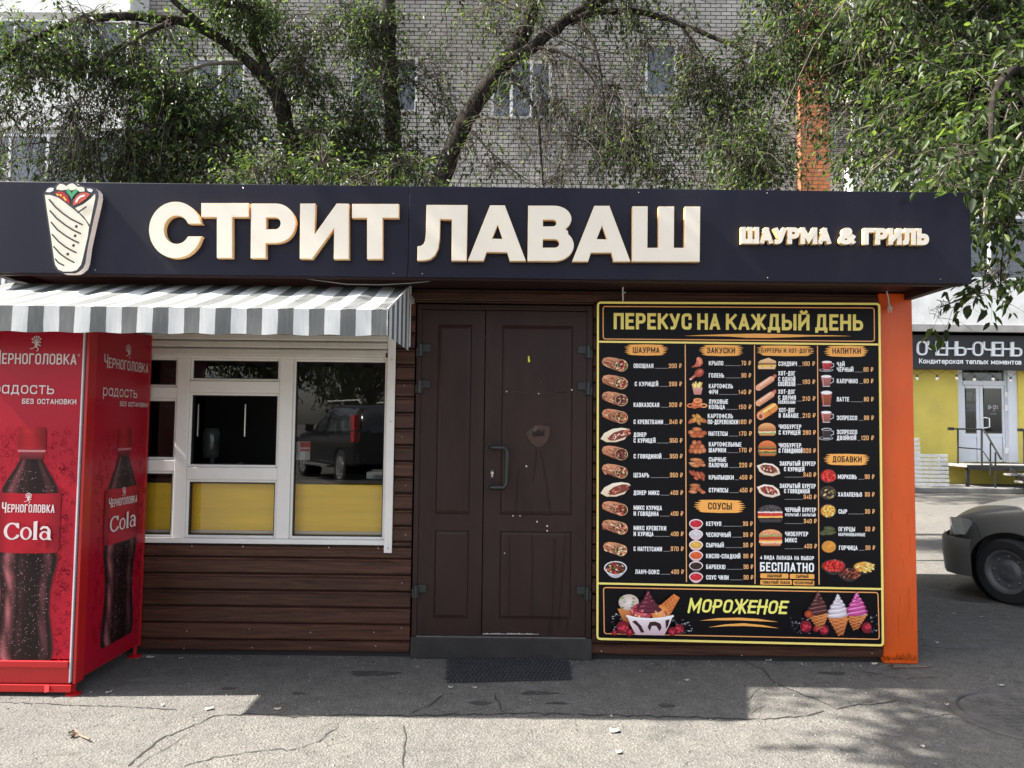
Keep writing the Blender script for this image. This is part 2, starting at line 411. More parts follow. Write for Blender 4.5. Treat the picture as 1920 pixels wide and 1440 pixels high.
# ================================================================== SETTING: ground
rng = random.Random(7)
def asphalt_mat():
    mt = bpy.data.materials.new('asphalt'); mt.use_nodes = True
    n = mt.node_tree.nodes; l = mt.node_tree.links; b = n['Principled BSDF']; b.inputs['Roughness'].default_value = .95
    b.inputs['Specular IOR Level'].default_value = .15
    tc = n.new('ShaderNodeTexCoord')
    def noise(sc, det, rough=.6, dist=0.):
        z = n.new('ShaderNodeTexNoise'); z.inputs['Scale'].default_value = sc; z.inputs['Detail'].default_value = det
        z.inputs['Roughness'].default_value = rough; z.inputs['Distortion'].default_value = dist; l.new(tc.outputs['Object'], z.inputs['Vector']); return z
    def ramp(src, a, c, lo, hi):
        q = n.new('ShaderNodeMapRange'); q.inputs[1].default_value = a; q.inputs[2].default_value = c
        q.inputs[3].default_value = lo; q.inputs[4].default_value = hi; l.new(src, q.inputs[0]); return q.outputs[0]
    def mul(col, fac):
        mx = n.new('ShaderNodeMix'); mx.data_type = 'RGBA'; mx.blend_type = 'MULTIPLY'; mx.inputs[0].default_value = 1
        l.new(col, mx.inputs[6]); l.new(fac, mx.inputs[7]); return mx.outputs[2]
    base = n.new('ShaderNodeMix'); base.data_type = 'RGBA'
    base.inputs[6].default_value = (.122, .116, .108, 1); base.inputs[7].default_value = (.150, .142, .128, 1)
    big = noise(.55, 5); l.new(ramp(big.outputs['Fac'], .35, .65, 0, 1), base.inputs[0])
    c = mul(base.outputs[2], ramp(noise(9, 8, .7).outputs['Fac'], .3, .7, .82, 1.16))
    vo = n.new('ShaderNodeTexVoronoi'); vo.inputs['Scale'].default_value = 95; l.new(tc.outputs['Object'], vo.inputs['Vector'])
    c = mul(c, ramp(vo.outputs['Color'], .0, 1, .72, 1.28))
    c = mul(c, ramp(noise(160, 3, .7).outputs['Fac'], .35, .62, .6, 1.12))
    c = mul(c, ramp(noise(3.1, 6, .75, .6).outputs['Fac'], .58, .70, 1., .72))
    l.new(c, b.inputs['Base Color'])
    bp = n.new('ShaderNodeBump'); bp.inputs['Strength'].default_value = .75; bp.inputs['Distance'].default_value = .006
    mx = n.new('ShaderNodeMath'); mx.operation = 'ADD'; l.new(vo.outputs['Distance'], mx.inputs[0]); l.new(noise(55, 6, .7).outputs['Fac'], mx.inputs[1])
    l.new(mx.outputs[0], bp.inputs['Height']); l.new(bp.outputs[0], b.inputs['Normal'])
    return mt
asphalt = asphalt_mat()
g = MB(); g.quad((-400,-400,0), (400,-400,0), (400,400,0), (-400,400,0)); kind(g.build('ground', asphalt))
road_m = pmat('road_asphalt', (.075,.074,.073), .95, var=.25, scale=6, bump=.5, bscale=90, spec=.1)
conc = pmat('pavement_concrete', (.17,.165,.155), .9, var=.25, scale=5, bump=.3, bscale=60, dirt=(.07,.065,.06), dirt_amt=.6, dscale=1.2)
dirt_m = pmat('bare_soil', (.075,.06,.045), 1, var=.4, scale=9, bump=.8, bscale=40)
g = MB(); g.box(-30, 40, 12.05, 12.9, 0, .12); kind(g.build('kerb_strip', conc, bevel=.02))
g = MB(); g.quad((-30,12.9,.118), (40,12.9,.118), (40,14,.118), (-30,14,.118)); kind(g.build('pavement', conc))
# cracks in the asphalt: thin jagged dark seams
def crack(pts, w=.012, seed=1):
    rr = random.Random(seed); q = []
    for i in range(len(pts)-1):
        a, b = Vector(pts[i]), Vector(pts[i+1]); n = max(2, int((b-a).length/9))
        for k in range(n): q.append(a.lerp(b, k/n)+Vector((rr.gauss(0, 1.6), rr.gauss(0, 1.1))))
    q.append(Vector(pts[-1]))
    w3 = [PG(p.x, p.y, .003) for p in q]; mb = MB(); n = len(w3); L = []; Q = []
    for i, p in enumerate(w3):
        d = (w3[min(i+1, n-1)]-w3[max(i-1, 0)]); d.z = 0; d.normalize(); s_ = Vector((-d.y, d.x, 0))
        k = w*rr.uniform(.25, 1)*(.35 if i in (0, n-1) else 1)
        L.append(p+s_*k/2); Q.append(p-s_*k/2)
    mb.add(L+Q, [(i, i+1, n+i+1, n+i) for i in range(n-1)])
    return kind(mb.build('asphalt_crack', crack_m))
crack_m = pmat('crack_dark', (.03,.028,.026), 1, var=.3, scale=40)
for i, (pts, w) in enumerate([
    ([(238,1438),(270,1410),(300,1385),(350,1365),(400,1343),(430,1338),(480,1338)], .012),
    ([(255,1438),(290,1415),(320,1398),(350,1375)], .007),
    ([(335,1438),(420,1417),(480,1408),(560,1404),(600,1388),(636,1360)], .008),
    ([(757,1440),(755,1410),(760,1385),(757,1358)], .009),
    ([(480,1338),(560,1343),(660,1340),(770,1341),(850,1340),(930,1338),(1000,1336),(1120,1340),(1250,1343),(1365,1348),(1440,1348),(1520,1340),(1545,1332)], .014),
    ([(770,1340),(800,1325),(835,1300)], .012), ([(945,1338),(935,1318),(928,1300)], .012),
    ([(1390,1236),(1430,1255),(1455,1280),(1480,1292),(1525,1308),(1565,1327)], .013),
    ([(1565,1327),(1600,1322),(1650,1318),(1685,1312)], .013), ([(1400,1313),(1412,1298),(1425,1290)], .006),
    ([(1410,1338),(1420,1330),(1432,1324)], .006), ([(0,1316),(60,1318),(140,1322),(240,1325),(330,1330)], .010),
    ([(1730,1345),(1790,1338),(1850,1345)], .006), ([(1280,1436),(1300,1425)], .008), ([(1625,1260),(1700,1272),(1760,1268)], .008)]):
    crack(pts, w, i)
def blot(cx, cy, rx, ry, seed, mt, name='oil_stain', z=.0022):
    q = random.Random(seed); c = PG(cx, cy, z); pts = []
    for k in range(26):
        a = 2*math.pi*k/26; f = .72+.3*q.random()+.12*math.sin(3*a+seed); pts.append((c.x+rx*f*math.cos(a), c.y+ry*f*math.sin(a), z))
    mb = MB(); mb.add(pts, [tuple(range(26))]); kind(mb.build(name, mt))
oil_m = pmat('oily_asphalt', (.045,.043,.040), .7, var=.35, scale=14, bump=.4, bscale=70); damp_m = pmat('patched_asphalt', (.098,.094,.089), .95, var=.3, scale=10, bump=.5, bscale=80)
for i, (x, y, rx, ry, mt) in enumerate(((1835,1118,.42,.22,oil_m), (700,1262,.16,.05,oil_m), (1010,1299,.10,.03,oil_m), (1250,1322,.05,.03,oil_m), (300,1275,.20,.06,damp_m), (1560,1262,.09,.03,oil_m), (900,1318,.06,.03,oil_m), (430,1290,.05,.02,oil_m), (1800,1210,.3,.08,damp_m), (560,1300,.04,.02,oil_m), (1045,1318,.06,.018,oil_m))):
    blot(x, y, rx, ry, i, mt)
# ================================================================== KIOSK
XL, XR = -2.90, 2.462
wood = bpy.data.materials.new('brown_wood_siding'); wood.use_nodes = True
def wood_nodes(mt, c0, c1):
    n = mt.node_tree.nodes; l = mt.node_tree.links; b = n['Principled BSDF']; b.inputs['Roughness'].default_value = .45
    b.inputs['Specular IOR Level'].default_value = .28
    tc = n.new('ShaderNodeTexCoord'); mp = n.new('ShaderNodeMapping'); mp.inputs['Scale'].default_value = (2.2, 30, 42)
    l.new(tc.outputs['Object'], mp.inputs[0])
    nz = n.new('ShaderNodeTexNoise'); nz.inputs['Scale'].default_value = 1.3; nz.inputs['Detail'].default_value = 8; nz.inputs['Distortion'].default_value = 1.2
    l.new(mp.outputs[0], nz.inputs['Vector'])
    cr = n.new('ShaderNodeValToRGB'); cr.color_ramp.elements[0].position = .32; cr.color_ramp.elements[1].position = .72
    cr.color_ramp.elements[0].color = (*c0, 1); cr.color_ramp.elements[1].color = (*c1, 1)
    l.new(nz.outputs['Fac'], cr.inputs[0])
    rp = n.new('ShaderNodeNewGeometry'); mr = n.new('ShaderNodeMapRange'); mr.inputs[3].default_value = .8; mr.inputs[4].default_value = 1.22
    l.new(rp.outputs['Random Per Island'], mr.inputs[0])
    mx = n.new('ShaderNodeMix'); mx.data_type = 'RGBA'; mx.blend_type = 'MULTIPLY'; mx.inputs[0].default_value = 1
    l.new(cr.outputs[0], mx.inputs[6]); l.new(mr.outputs[0], mx.inputs[7]); l.new(mx.outputs[2], b.inputs['Base Color'])
    bp = n.new('ShaderNodeBump'); bp.inputs['Strength'].default_value = .12; bp.inputs['Distance'].default_value = .004
    l.new(nz.outputs['Fac'], bp.inputs['Height']); l.new(bp.outputs[0], b.inputs['Normal'])
wood_nodes(wood, (.030,.0118,.0072), (.090,.037,.022))
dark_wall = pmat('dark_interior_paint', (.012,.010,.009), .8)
orange_m = pmat('orange_painted_metal', lin(214,82,4,.98), .42, var=.06, scale=3, dirt=lin(120,52,30), dirt_amt=.16, dscale=5, stretch=(3,3,1), coat=.1)
navy = pmat('navy_composite_panel', (.0095,.0092,.0195), .38, var=.10, scale=2.5, spec=.16, bump=.02, bscale=3, dirt=(.030,.030,.038), dirt_amt=.35, dscale=1.4, stretch=(1,1,.35))
soffit_m = pmat('soffit_oxblood', (.022,.006,.005), .6, var=.2, scale=6)
roof_m = pmat('roof_metal', (.16,.16,.165), .5, metal=.4)
kiosk = thing('kiosk', 'low brown plank kiosk with a flat roof and an orange end pillar', 'kiosk', (-.2, 1.2, 0))
GROOVE = .0985
def siding(mb, x0, x1, z0, z1):
    k = int(math.floor(z0/GROOVE))
    while k*GROOVE < z1-.002:
        a, b = max(z0, k*GROOVE), min(z1, (k+1)*GROOVE); h = b-a
        if h > .012:
            # board: bottom lip, flat face, a shallow step and a groove above it
            pr = [(.0, a), (-.020, a+.004), (-.022, a+.010), (-.022, b-.026 if h > .05 else b-.006), (-.014, b-.018 if h > .05 else b-.004), (-.014, b-.010 if h > .05 else b-.003), (0, b-.004)]
            v = [(x0, y, z) for y, z in pr]+[(x1, y, z) for y, z in pr]; n = len(pr)
            mb.add(v, [(i, i+1, n+i+1, n+i) for i in range(n-1)]+[tuple(range(n)), tuple(range(2*n-1, n-1, -1)), (0, n, 2*n-1, n-1)])
        k += 1
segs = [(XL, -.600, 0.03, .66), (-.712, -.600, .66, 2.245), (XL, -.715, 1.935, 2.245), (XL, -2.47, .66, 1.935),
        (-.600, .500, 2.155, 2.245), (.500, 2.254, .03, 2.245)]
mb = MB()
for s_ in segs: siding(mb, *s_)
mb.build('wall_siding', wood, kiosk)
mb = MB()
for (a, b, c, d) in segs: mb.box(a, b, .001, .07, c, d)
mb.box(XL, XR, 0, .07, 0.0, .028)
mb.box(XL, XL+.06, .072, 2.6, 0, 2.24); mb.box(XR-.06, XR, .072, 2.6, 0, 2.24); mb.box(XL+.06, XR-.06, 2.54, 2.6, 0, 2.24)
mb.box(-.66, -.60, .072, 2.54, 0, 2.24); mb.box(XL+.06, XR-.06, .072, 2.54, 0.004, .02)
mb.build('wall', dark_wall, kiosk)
mb = MB(); mb.box(2.256, XR, -.03, .002, .0, 2.245); mb.box(XR-.02, XR-.001, .003, 2.6, .0, 2.24)
pil = mb.build('corner_pillar', orange_m, kiosk, bevel=.006)
art = Art(lambda x, y: P(x, y, -.0305), (0, -1, 0), .0003); rp = random.Random(8)
for k in range(120):
    x = rp.uniform(1650, 1717); h = abs(rp.gauss(0, 5))+1; yb = 1239+rp.uniform(-5, 0); c = rp.choice((lin(190,74,16), lin(172,68,24), lin(182,76,22), lin(150,72,36)))
    w = rp.uniform(1.5, 5); art.lay = k % 5; art.poly([(x, yb), (x+w, yb), (x+w*rp.uniform(.4, 1), yb-h*.6), (x+w*.5, yb-h), (x+w*.1, yb-h*.5)], c, up=False)
for k in range(16):
    x = rp.uniform(1656, 1714); y = rp.uniform(960, 1215); art.lay = k % 5; art.line([(x, y), (x+rp.uniform(-.6, .6), y+rp.uniform(5, 46))], rp.uniform(.25, .6), rp.choice((lin(196,76,8), lin(188,74,12))), up=False)
art.build('rust_marks', pil, print_mat('rust_stain', .8, .1))
mb = MB(); mb.box(XL-.02, XR+.03, -.44, 2.65, 2.36, 2.62); mb.build('roof', roof_m, kiosk)
mb = MB(); mb.box(XL-.02, XR+.03, -.485, 2.62, 2.252, 2.355)
for x in (XL+.0, XR-.05): mb.box(x, x+.05, -.48, 2.3, 2.205, 2.2515)
mb.box(XL, XR+.03, -.50, -.47, 2.205, 2.235); mb.build('soffit', soffit_m, kiosk)
screw_m = pmat('screw_head', (.5,.48,.45), .4, metal=.7)
for x in (-1.95, -1.55, -1.18, -.80, -.655, 2.2, 1.4, .55):
    for z in ((.045, .15) if x not in (-.655,) else (.15, .44, .74, 1.03, 1.33, 1.62)):
        mb = MB(); mb.ball((x+rng.uniform(-.02, .02), -.023, z+rng.uniform(-.01, .03)), .0036, 4); mb.build('screw', screw_m, kiosk)
# ---- door
door_m = pmat('dark_brown_door_paint', (.031,.0155,.0135), .42, var=.2, scale=2.2, spec=.22, dirt=(.016,.010,.0095), dirt_amt=.6, dscale=2.4, stretch=(3,1,1), bump=.03, bscale=12)
sill_m = pmat('sooty_step_paint', (.019,.0165,.016), .75, var=.3, scale=6, dirt=(.05,.046,.042), dirt_amt=.5, dscale=5)
iron = pmat('black_iron', (.016,.018,.018), .38, spec=.5)
chrome = pmat('worn_chrome', (.6,.58,.55), .25, metal=1)
mb = MB()
dx0, dx1, dz0, dz1 = -.588, .494, .13, 2.145
mb.box(dx0, dx0+.030, -.030, .04, dz0, dz1); mb.box(dx1-.034, dx1, -.030, .04, dz0, dz1); mb.box(dx0+.030, dx1-.034, -.030, .04, dz1-.032, dz1)
door = mb.build('door', door_m, kiosk, bevel=.003)
mb = MB(); mb.box(dx0-.004, dx1+.004, -.040, .06, .0, .128); mb.build('door_step', sill_m, door, bevel=.006)
mb = MB(); mb.box(dx0+.03, dx1-.034, -.036, .0, .1285, .134); mb.build('threshold', pmat('bare_threshold_metal', (.16,.155,.15), .5, metal=.5, var=.3, scale=30), door)
def leaf_mesh(x0, x1, panels):
    mb = MB(); z0, z1 = .137, 2.108; y = -.026
    xs = sorted({x0, x1, *[p[0] for p in panels], *[p[1] for p in panels]}); zs = sorted({z0, z1, *[p[2] for p in panels], *[p[3] for p in panels]})
    for i in range(len(xs)-1):
        for j in range(len(zs)-1):
            cx, cz = (xs[i]+xs[i+1])/2, (zs[j]+zs[j+1])/2
            if any(p[0] < cx < p[1] and p[2] < cz < p[3] for p in panels): continue
            mb.quad((xs[i], y, zs[j]), (xs[i+1], y, zs[j]), (xs[i+1], y, zs[j+1]), (xs[i], y, zs[j+1]))
    for (a, b, c, d) in panels:
        q = .006; e = .009
        o = [(a, y, c), (b, y, c), (b, y, d), (a, y, d)]; m_ = [(a+q, y+e, c+q), (b-q, y+e, c+q), (b-q, y+e, d-q), (a+q, y+e, d-q)]
        for k in range(4): mb.quad(o[k], o[(k+1) % 4], m_[(k+1) % 4], m_[k])
        i2 = [(a+.022, y+.004, c+.022), (b-.022, y+.004, c+.022), (b-.022, y+.004, d-.022), (a+.022, y+.004, d-.022)]
        for k in range(4): mb.quad(m_[k], m_[(k+1) % 4], i2[(k+1) % 4], i2[k])
        mb.quad(*i2)
    o = [(x0, y, z0), (x1, y, z0), (x1, y, z1), (x0, y, z1)]; p2 = [(x0, .03, z0), (x1, .03, z0), (x1, .03, z1), (x0, .03, z1)]
    for k in range(4): mb.quad(o[k], o[(k+1) % 4], p2[(k+1) % 4], p2[k])
    mb.quad(*p2[::-1])
    return mb
leaf_mesh(-.556, -.170, [(-.458, -.250, .862, 2.020), (-.458, -.250, .235, .762)]).build('door_leaf', door_m, door)
leaf_mesh(-.164, .457, [(-.063, .372, .862, 2.020), (-.063, .372, .235, .762)]).build('door_leaf', door_m, door)
hz = [(1.895, 1.82), (1.672, 1.595), (.438, .36)]
for side in (-1, 1):
    for zt, zb in hz:
        mb = MB(); e = dx0+.024 if side < 0 else dx1-.028
        mb.box(e-side*.005, e-side*.062, -.040, -.0255, zt-.045, zt)          # leaf plate
        mb.box(e+side*.026, e-side*.018, -.044, -.0295, zb, zb+.052)          # frame plate
        mb.cyl((e, -.050, zb), (e, -.050, zt), .013, 12); 
        for d in (.03, .048): mb.cyl((e-side*d, -.0425, zt-.014), (e-side*d, -.039, zt-.014), .005, 8)
        for d in (.03, .048): mb.cyl((e-side*d, -.0425, zt-.032), (e-side*d, -.039, zt-.032), .005, 8)
        mb.build('hinge', iron, door, bevel=.002)
a = P(925, 839, -.09); b = P(925, 914, -.09)
mb = MB(); pts = []
x0, z0, z1 = -.128, a.z, b.z
path = [(x0, -.026, z0), (x0, -.075, z0), (x0+.02, -.09, z0), (x0+.085, -.09, z0), (x0+.102, -.09, z0-.022), (x0+.102, -.09, z1+.022), (x0+.085, -.09, z1), (x0+.02, -.09, z1), (x0, -.075, z1), (x0, -.026, z1)]
mb.tube(path, .0135, 12); mb.cyl((x0, -.0255, z0), (x0, -.034, z0), .021, 16); mb.cyl((x0, -.0255, z1), (x0, -.034, z1), .021, 16)
mb.build('door_handle', iron, door, smooth=True, angle=50)
lk = P(923, 889, -.03); mb = MB(); mb.box(lk.x-.014, lk.x+.014, -.0345, -.0255, lk.z-.034, lk.z+.034); mb.build('lock_plate', iron, door, bevel=.006)
mb = MB(); mb.cyl((lk.x, -.036, lk.z+.008), (lk.x, -.030, lk.z+.008), .009, 14); mb.box(lk.x-.004, lk.x+.004, -.0368, -.031, lk.z-.016, lk.z+.002); mb.build('lock_cylinder', chrome, door)
# flakes, filler and drips on the wide leaf
YD = -.0262
art = Art(lambda x, y: P(x, y, YD), (0, -1, 0), .0002)
w_ = lin(205,200,188); br = lin(96,76,66); br2 = lin(76,60,54)
art.poly([(990,668),(992,667),(994,677),(993,680),(990,678)], lin(225,215,90)); art.line([(962,734),(990,737),(1020,738),(1050,735)], 1.0, br2)
art.line([(1034,735),(1060,736)], .9, lin(30,22,22))
for x, y, s_ in [(950,734,1.3),(963,735,1.),(1010,738,1.2),(1042,734,1.1),(1072,731,1.6),(1015,715,1.1),(1079,784,1.),(914,986,1.),(946,1037,1.2),(962,967,1.4),(975,967,1.2),(1012,967,1.1),(1007,978,1.6),(1026,986,1.7),(1031,978,1.),(1026,995,1.5),(1044,997,1.),(987,874,1.8),(1000,676,.8)]:
    art.poly([(x-s_, y-.6*s_), (x+.3*s_, y-s_), (x+s_, y+.2*s_), (x+.2*s_, y+1.2*s_), (x-.8*s_, y+.5*s_)], w_ if s_ > 1.1 else br)
scar = [(986,812),(992,806),(1000,800),(1003,797),(1013,796),(1022,799),(1029,797),(1031,806),(1030,818),(1025,829),(1016,836),(1007,838),(997,832),(990,822)]
art.poly(scar, lin(74,58,52)); art.poly([(997,812),(1005,803),(1016,808),(1022,804),(1020,815),(1009,818),(1000,820)], lin(48,38,35)); art.poly([(999,808),(1003,799),(1011,801),(1004,809)], lin(88,73,66))
art.poly([(1002,812),(1020,811),(1021,817),(1003,818)], lin(40,30,28))
for x0_, y0_, x1_, y1_ in [(1014,845,1033,966),(1006,842,999,905),(972,880,966,960),(1060,1000,1046,1180),(1040,1010,1034,1190),(955,1005,954,1155),(998,1003,996,1158),(1064,1160,1062,1190),(1030,1165,1028,1190)]:
    art.line([(x0_, y0_), ((x0_+x1_)/2+1, (y0_+y1_)/2), (x1_, y1_)], 1.2, lin(40,29,28))
for x in range(905, 1008, 5):
    h = rng.uniform(.6, 2.6); art.poly([(x, 1188.6), (x+5, 1188.6), (x+4.5, 1188-h), (x+2, 1188.4-h*rng.uniform(.4, 1.1)), (x+.4, 1188-h*.5)], lin(178,174,166))
art.build('paint_marks', door, print_mat('chipped_paint', .8, .2))
# ---- window
pvc = pmat('white_window_plastic', (.74,.715,.68), .32, var=.04, scale=3, dirt=(.42,.39,.35), dirt_amt=.35, dscale=3)
gasket = pmat('black_rubber_seal', (.01,.01,.01), .6)
glass = glass_mat('window_glass', (.93,.92,.89), 1.5, 0, 1.7)
wx0, wx1, wz0, wz1 = -2.47, -.757, .668, 1.80
m1, m1b, m2, m2b = -2.064, -1.989, -1.432, -1.352
mb = MB()
Yf, Yb = -.004, .055
mb.box(wx0, wx1, Yf-.02, Yb, wz0, .697)                       # bottom rail
mb.box(wx0, wx1, Yf, Yb, wz1, 1.84)
mb.box(wx0, wx0+.06, Yf, Yb, .697, wz1)
mb.box(m1, m1b, Yf, Yb, .697, wz1); mb.box(m2, m2b, Yf, Yb, .697, wz1); mb.box(wx1-.012, wx1+.03, Yf, Yb, .697, wz1)
mb.box(m1b, m2, Yf+.001, Yb, 1.585, 1.657); mb.box(m1b, m2, Yf+.001, Yb, 1.052, 1.127)
mb.box(wx0+.06, m1, Yf+.001, Yb, 1.546, 1.615); mb.box(wx0+.06, m1, Yf+.001, Yb, 1.100, 1.169)
win = mb.build('window', pvc, kiosk, bevel=.004)
cells = [(wx0+.06, m1, .697, 1.100, 1), (wx0+.06, m1, 1.169, 1.546, 1), (wx0+.06, m1, 1.615, wz1, 1),
         (m1b, m2, .697, 1.052, 1), (m1b, m2, 1.127, 1.585, 0), (m1b, m2, 1.657, wz1, 1), (m2b, wx1-.012, .697, wz1, 1)]
mb = MB()
for (a, b, c, d, gl) in cells:                              # inner glazing beads with a dark seal
    for (p, q, r2, s2) in ((a, a+.016, c, d), (b-.016, b, c, d), (a+.016, b-.016, c, c+.016), (a+.016, b-.016, d-.016, d)): mb.box(p, q, .012, .05, r2, s2)
mb.build('glazing_bead', pvc, win, bevel=.003)
mb = MB()
for (a, b, c, d, gl) in cells:
    a += .016; b -= .016; c += .016; d -= .016
    for (p, q, r2, s2) in ((a, a+.005, c, d), (b-.005, b, c, d), (a+.005, b-.005, c, c+.005), (a+.005, b-.005, d-.005, d)): mb.box(p, q, .016, .048, r2, s2)
mb.build('rubber_seal', gasket, win)
for (a, b, c, d, gl) in cells:
    if not gl: continue
    mb = MB(); mb.quad((a+.01, .03, c+.01), (b-.01, .03, c+.01), (b-.01, .03, d-.01), (a+.01, .03, d-.01)); mb.build('pane', glass, win, fix=False)
mb = MB(); mb.box(-.764, -.716, -.036, -.0225, .625, 1.945); mb.box(-.764, -.752, -.0225, 0, .625, 1.945); post = mb.build('guide_rail', pvc, win, bevel=.002)
for z in (1.42, .655, 1.80): mb = MB(); mb.cyl((-.738, -.040, z), (-.738, -.035, z), .006, 10); mb.build('rail_bolt', screw_m, win)
shut = pmat('roller_shutter_cream', (.56,.53,.47), .4, var=.05, scale=4, dirt=(.36,.33,.28), dirt_amt=.3, dscale=6)
mb = MB(); z = 1.81
for h in (.052, .046, .046, .046, .05):
    pr = [(.0, z), (-.030, z+.002), (-.036, z+.012), (-.036, z+h-.012), (-.028, z+h-.003), (0, z+h-.001)]; n = len(pr)
    mb.add([(-2.47, y, q) for y, q in pr]+[(-.766, y, q) for y, q in pr], [(i, i+1, n+i+1, n+i) for i in range(n-1)]+[tuple(range(n)), tuple(range(2*n-1, n-1, -1))]); z += h
mb.build('roller_shutter', shut, win)
mb = MB(); mb.box(-.776, -.766, -.040, -.004, 1.812, 1.838); mb.build('shutter_stop', gasket, win)
for x in (-1.93, -1.62, -1.10, -.80): mb = MB(); mb.ball((x, -.024, .652), .005, 5); mb.build('sill_screw', screw_m, win)
# ---- inside the kiosk
yel = pmat('yellow_counter_front', lin(255,188,56,1.3), .45, var=.10, scale=2.2, bump=.35, bscale=2.2, stretch=(.5,1,7))
ctop = pmat('dark_worktop', (.025,.02,.018), .35)
t = thing('counter', 'yellow fronted serving counter right behind the kiosk window glass', 'counter', (-1.6, .3, 0))
mb = MB(); mb.box(-2.44, -1.475, .10, .13, .35, 1.02); mb.box(-1.47, -.70, .098, .13, .35, 1.022)
mb.build('front_panel', yel, t, bevel=.003)
mb = MB(); mb.box(-2.44, -.70, .105, .62, 1.024, 1.052); mb.build('worktop', ctop, t, bevel=.004)
mb = MB(); mb.box(-2.44, -.70, .085, .0975, .716, .732); mb.build('bottom_trim', pvc, t)
def on_counter(px, py, Y): return P(px, py, Y)
t = thing('till_terminal', 'small white till terminal on the counter in the serving hatch', 'till', (-1.62, .3, 1.052))
c = P(429, 894, .3); mb = MB()
mb.add([(c.x-.06,.26,1.052),(c.x+.08,.26,1.052),(c.x+.08,.42,1.052),(c.x-.06,.42,1.052),(c.x-.055,.28,1.10),(c.x+.055,.28,1.135),(c.x+.055,.40,1.135),(c.x-.055,.40,1.12)], [(0,3,2,1),(4,5,6,7),(0,1,5,4),(1,2,6,5),(2,3,7,6),(3,0,4,7)])
mb.build('terminal_body', pmat('pale_grey_plastic', (.5,.5,.5), .4), t, bevel=.006)
mb = MB()
for k in range(5): mb.box(c.x-.03+k*.016, c.x-.02+k*.016, .262, .27, 1.075, 1.085)
mb.build('key_row', iron, t)
t = thing('sanitiser_dispenser', 'dim clear bottle dispenser on a stand inside the serving hatch', 'dispenser', P(395, 900, .45))
a = P(396, 830, .45); mb = MB()
mb.lathe((a.x, .45, a.z-.10), (0,0,1), [(0,.0),(0,.05),(.02,.058),(.17,.058),(.2,.045),(.21,0)], 16); mb.build('bottle', pmat('dim_bottle_plastic', (.05,.06,.055), .15, var=.5, scale=18), t, smooth=True)
mb = MB(); mb.cyl((a.x+.01,.45,1.053), (a.x+.01,.45,a.z-.1), .018, 12); mb.build('stand', pmat('grey_stand', (.04,.04,.045), .4), t)
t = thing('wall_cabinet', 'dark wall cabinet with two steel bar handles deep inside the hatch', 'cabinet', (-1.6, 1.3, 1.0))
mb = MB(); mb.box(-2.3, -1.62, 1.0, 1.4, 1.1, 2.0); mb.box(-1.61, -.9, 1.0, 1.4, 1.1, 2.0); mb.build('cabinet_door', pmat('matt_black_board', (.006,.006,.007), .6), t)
for px in (371, 459):
    q = P(px, 788, .97); mb = MB(); mb.cyl((q.x, .975, q.z-.12), (q.x, .975, q.z+.12), .012, 10); mb.build('bar_handle', pmat('brushed_steel_bar', (.75,.75,.75), .25, metal=.8), t)
t = thing('heater_unit', 'pale grey slatted heater standing on the counter behind the right pane', 'heater', P(710, 900, .2))
a = P(686, 908, .16); b = P(727, 888, .16); mb = MB(); mb.box(a.x, b.x, .16, .3, 1.0525, b.z+.01); mb.build('heater_case', pmat('heater_plastic', (.32,.33,.34), .4), t, bevel=.008)
mb = MB()
for k in range(7): mb.box(a.x+.05+k*.012, a.x+.056+k*.012, .156, .162, 1.06, b.z-.008)
mb.build('vent_slots', iron, t)
# price notice stuck to the inside of the right pane
t = thing('paper_notice', 'white and red paper notice stuck inside the right window pane', 'notice', P(562, 850, .04))
art = Art(lambda x, y: P(x, y, .04), (0, -1, 0), .0003); art.poly([(546,828),(582,828),(581,863),(545,862)], lin(150,150,150))
art.poly([(563,829),(582,829),(582,839),(563,839)], lin(150,40,44)); art.poly([(563,842),(581,842),(581,846),(563,846)], lin(150,40,44))
for k in range(6): art.line([(548, 833+k*4.4), (560, 833+k*4.4)], 1.1, lin(80,80,80))
art.build('notice_sheet', t)
# ================================================================== SIGN OVER THE FRONT
YS = -.53
sign = thing('fascia_sign', 'long navy sign board with big cream raised letters above the kiosk front', 'sign', (-.2, YS, 2.2))
zs0, zs1 = 2.212, 2.722
for (a, b) in ((XL-.03, -.5815), (-.5785, XR+.062)):
    mb = MB(); mb.box(a, b, YS, YS+.02, zs0, zs1); mb.build('panel', navy, sign, bevel=.0025)
mb = MB(); mb.box(XL-.03, XR+.045, YS+.0205, YS+.05, zs1-.03, zs1-.004); mb.box(XL-.03, XR+.045, YS+.0205, YS+.05, zs0+.004, zs0+.03); mb.build('panel_frame', roof_m, sign)
for x, z in ((-.66, 2.232), (-.50, 2.232), (.69, 2.70), (-2.3, 2.232), (2.35, 2.235), (1.4, 2.232), (1.4, 2.705), (-1.5, 2.70)): mb = MB(); mb.ball((x, YS-.0005, z), .003, 4); mb.build('panel_screw', screw_m, sign)
face_m = pmat('cream_letter_face', lin(222,212,196,.98), .35, var=.03, scale=4)
side_m = pmat('amber_acrylic_side', lin(240,196,140), .3)
rim_m = pmat('pearl_letter_rim', lin(240,220,186), .3)
def arcp(cx, cy, rx, ry, a0, a1, n=16): return [(cx+rx*math.cos(R(a0+(a1-a0)*i/n)), cy+ry*math.sin(R(a0+(a1-a0)*i/n))) for i in range(n+1)]
A4 = lambda pts: [(x/2.4, y/2.4+330) for x, y in pts]
A5 = lambda pts: [(x/3.4286+760, y/3.4286+330) for x, y in pts]
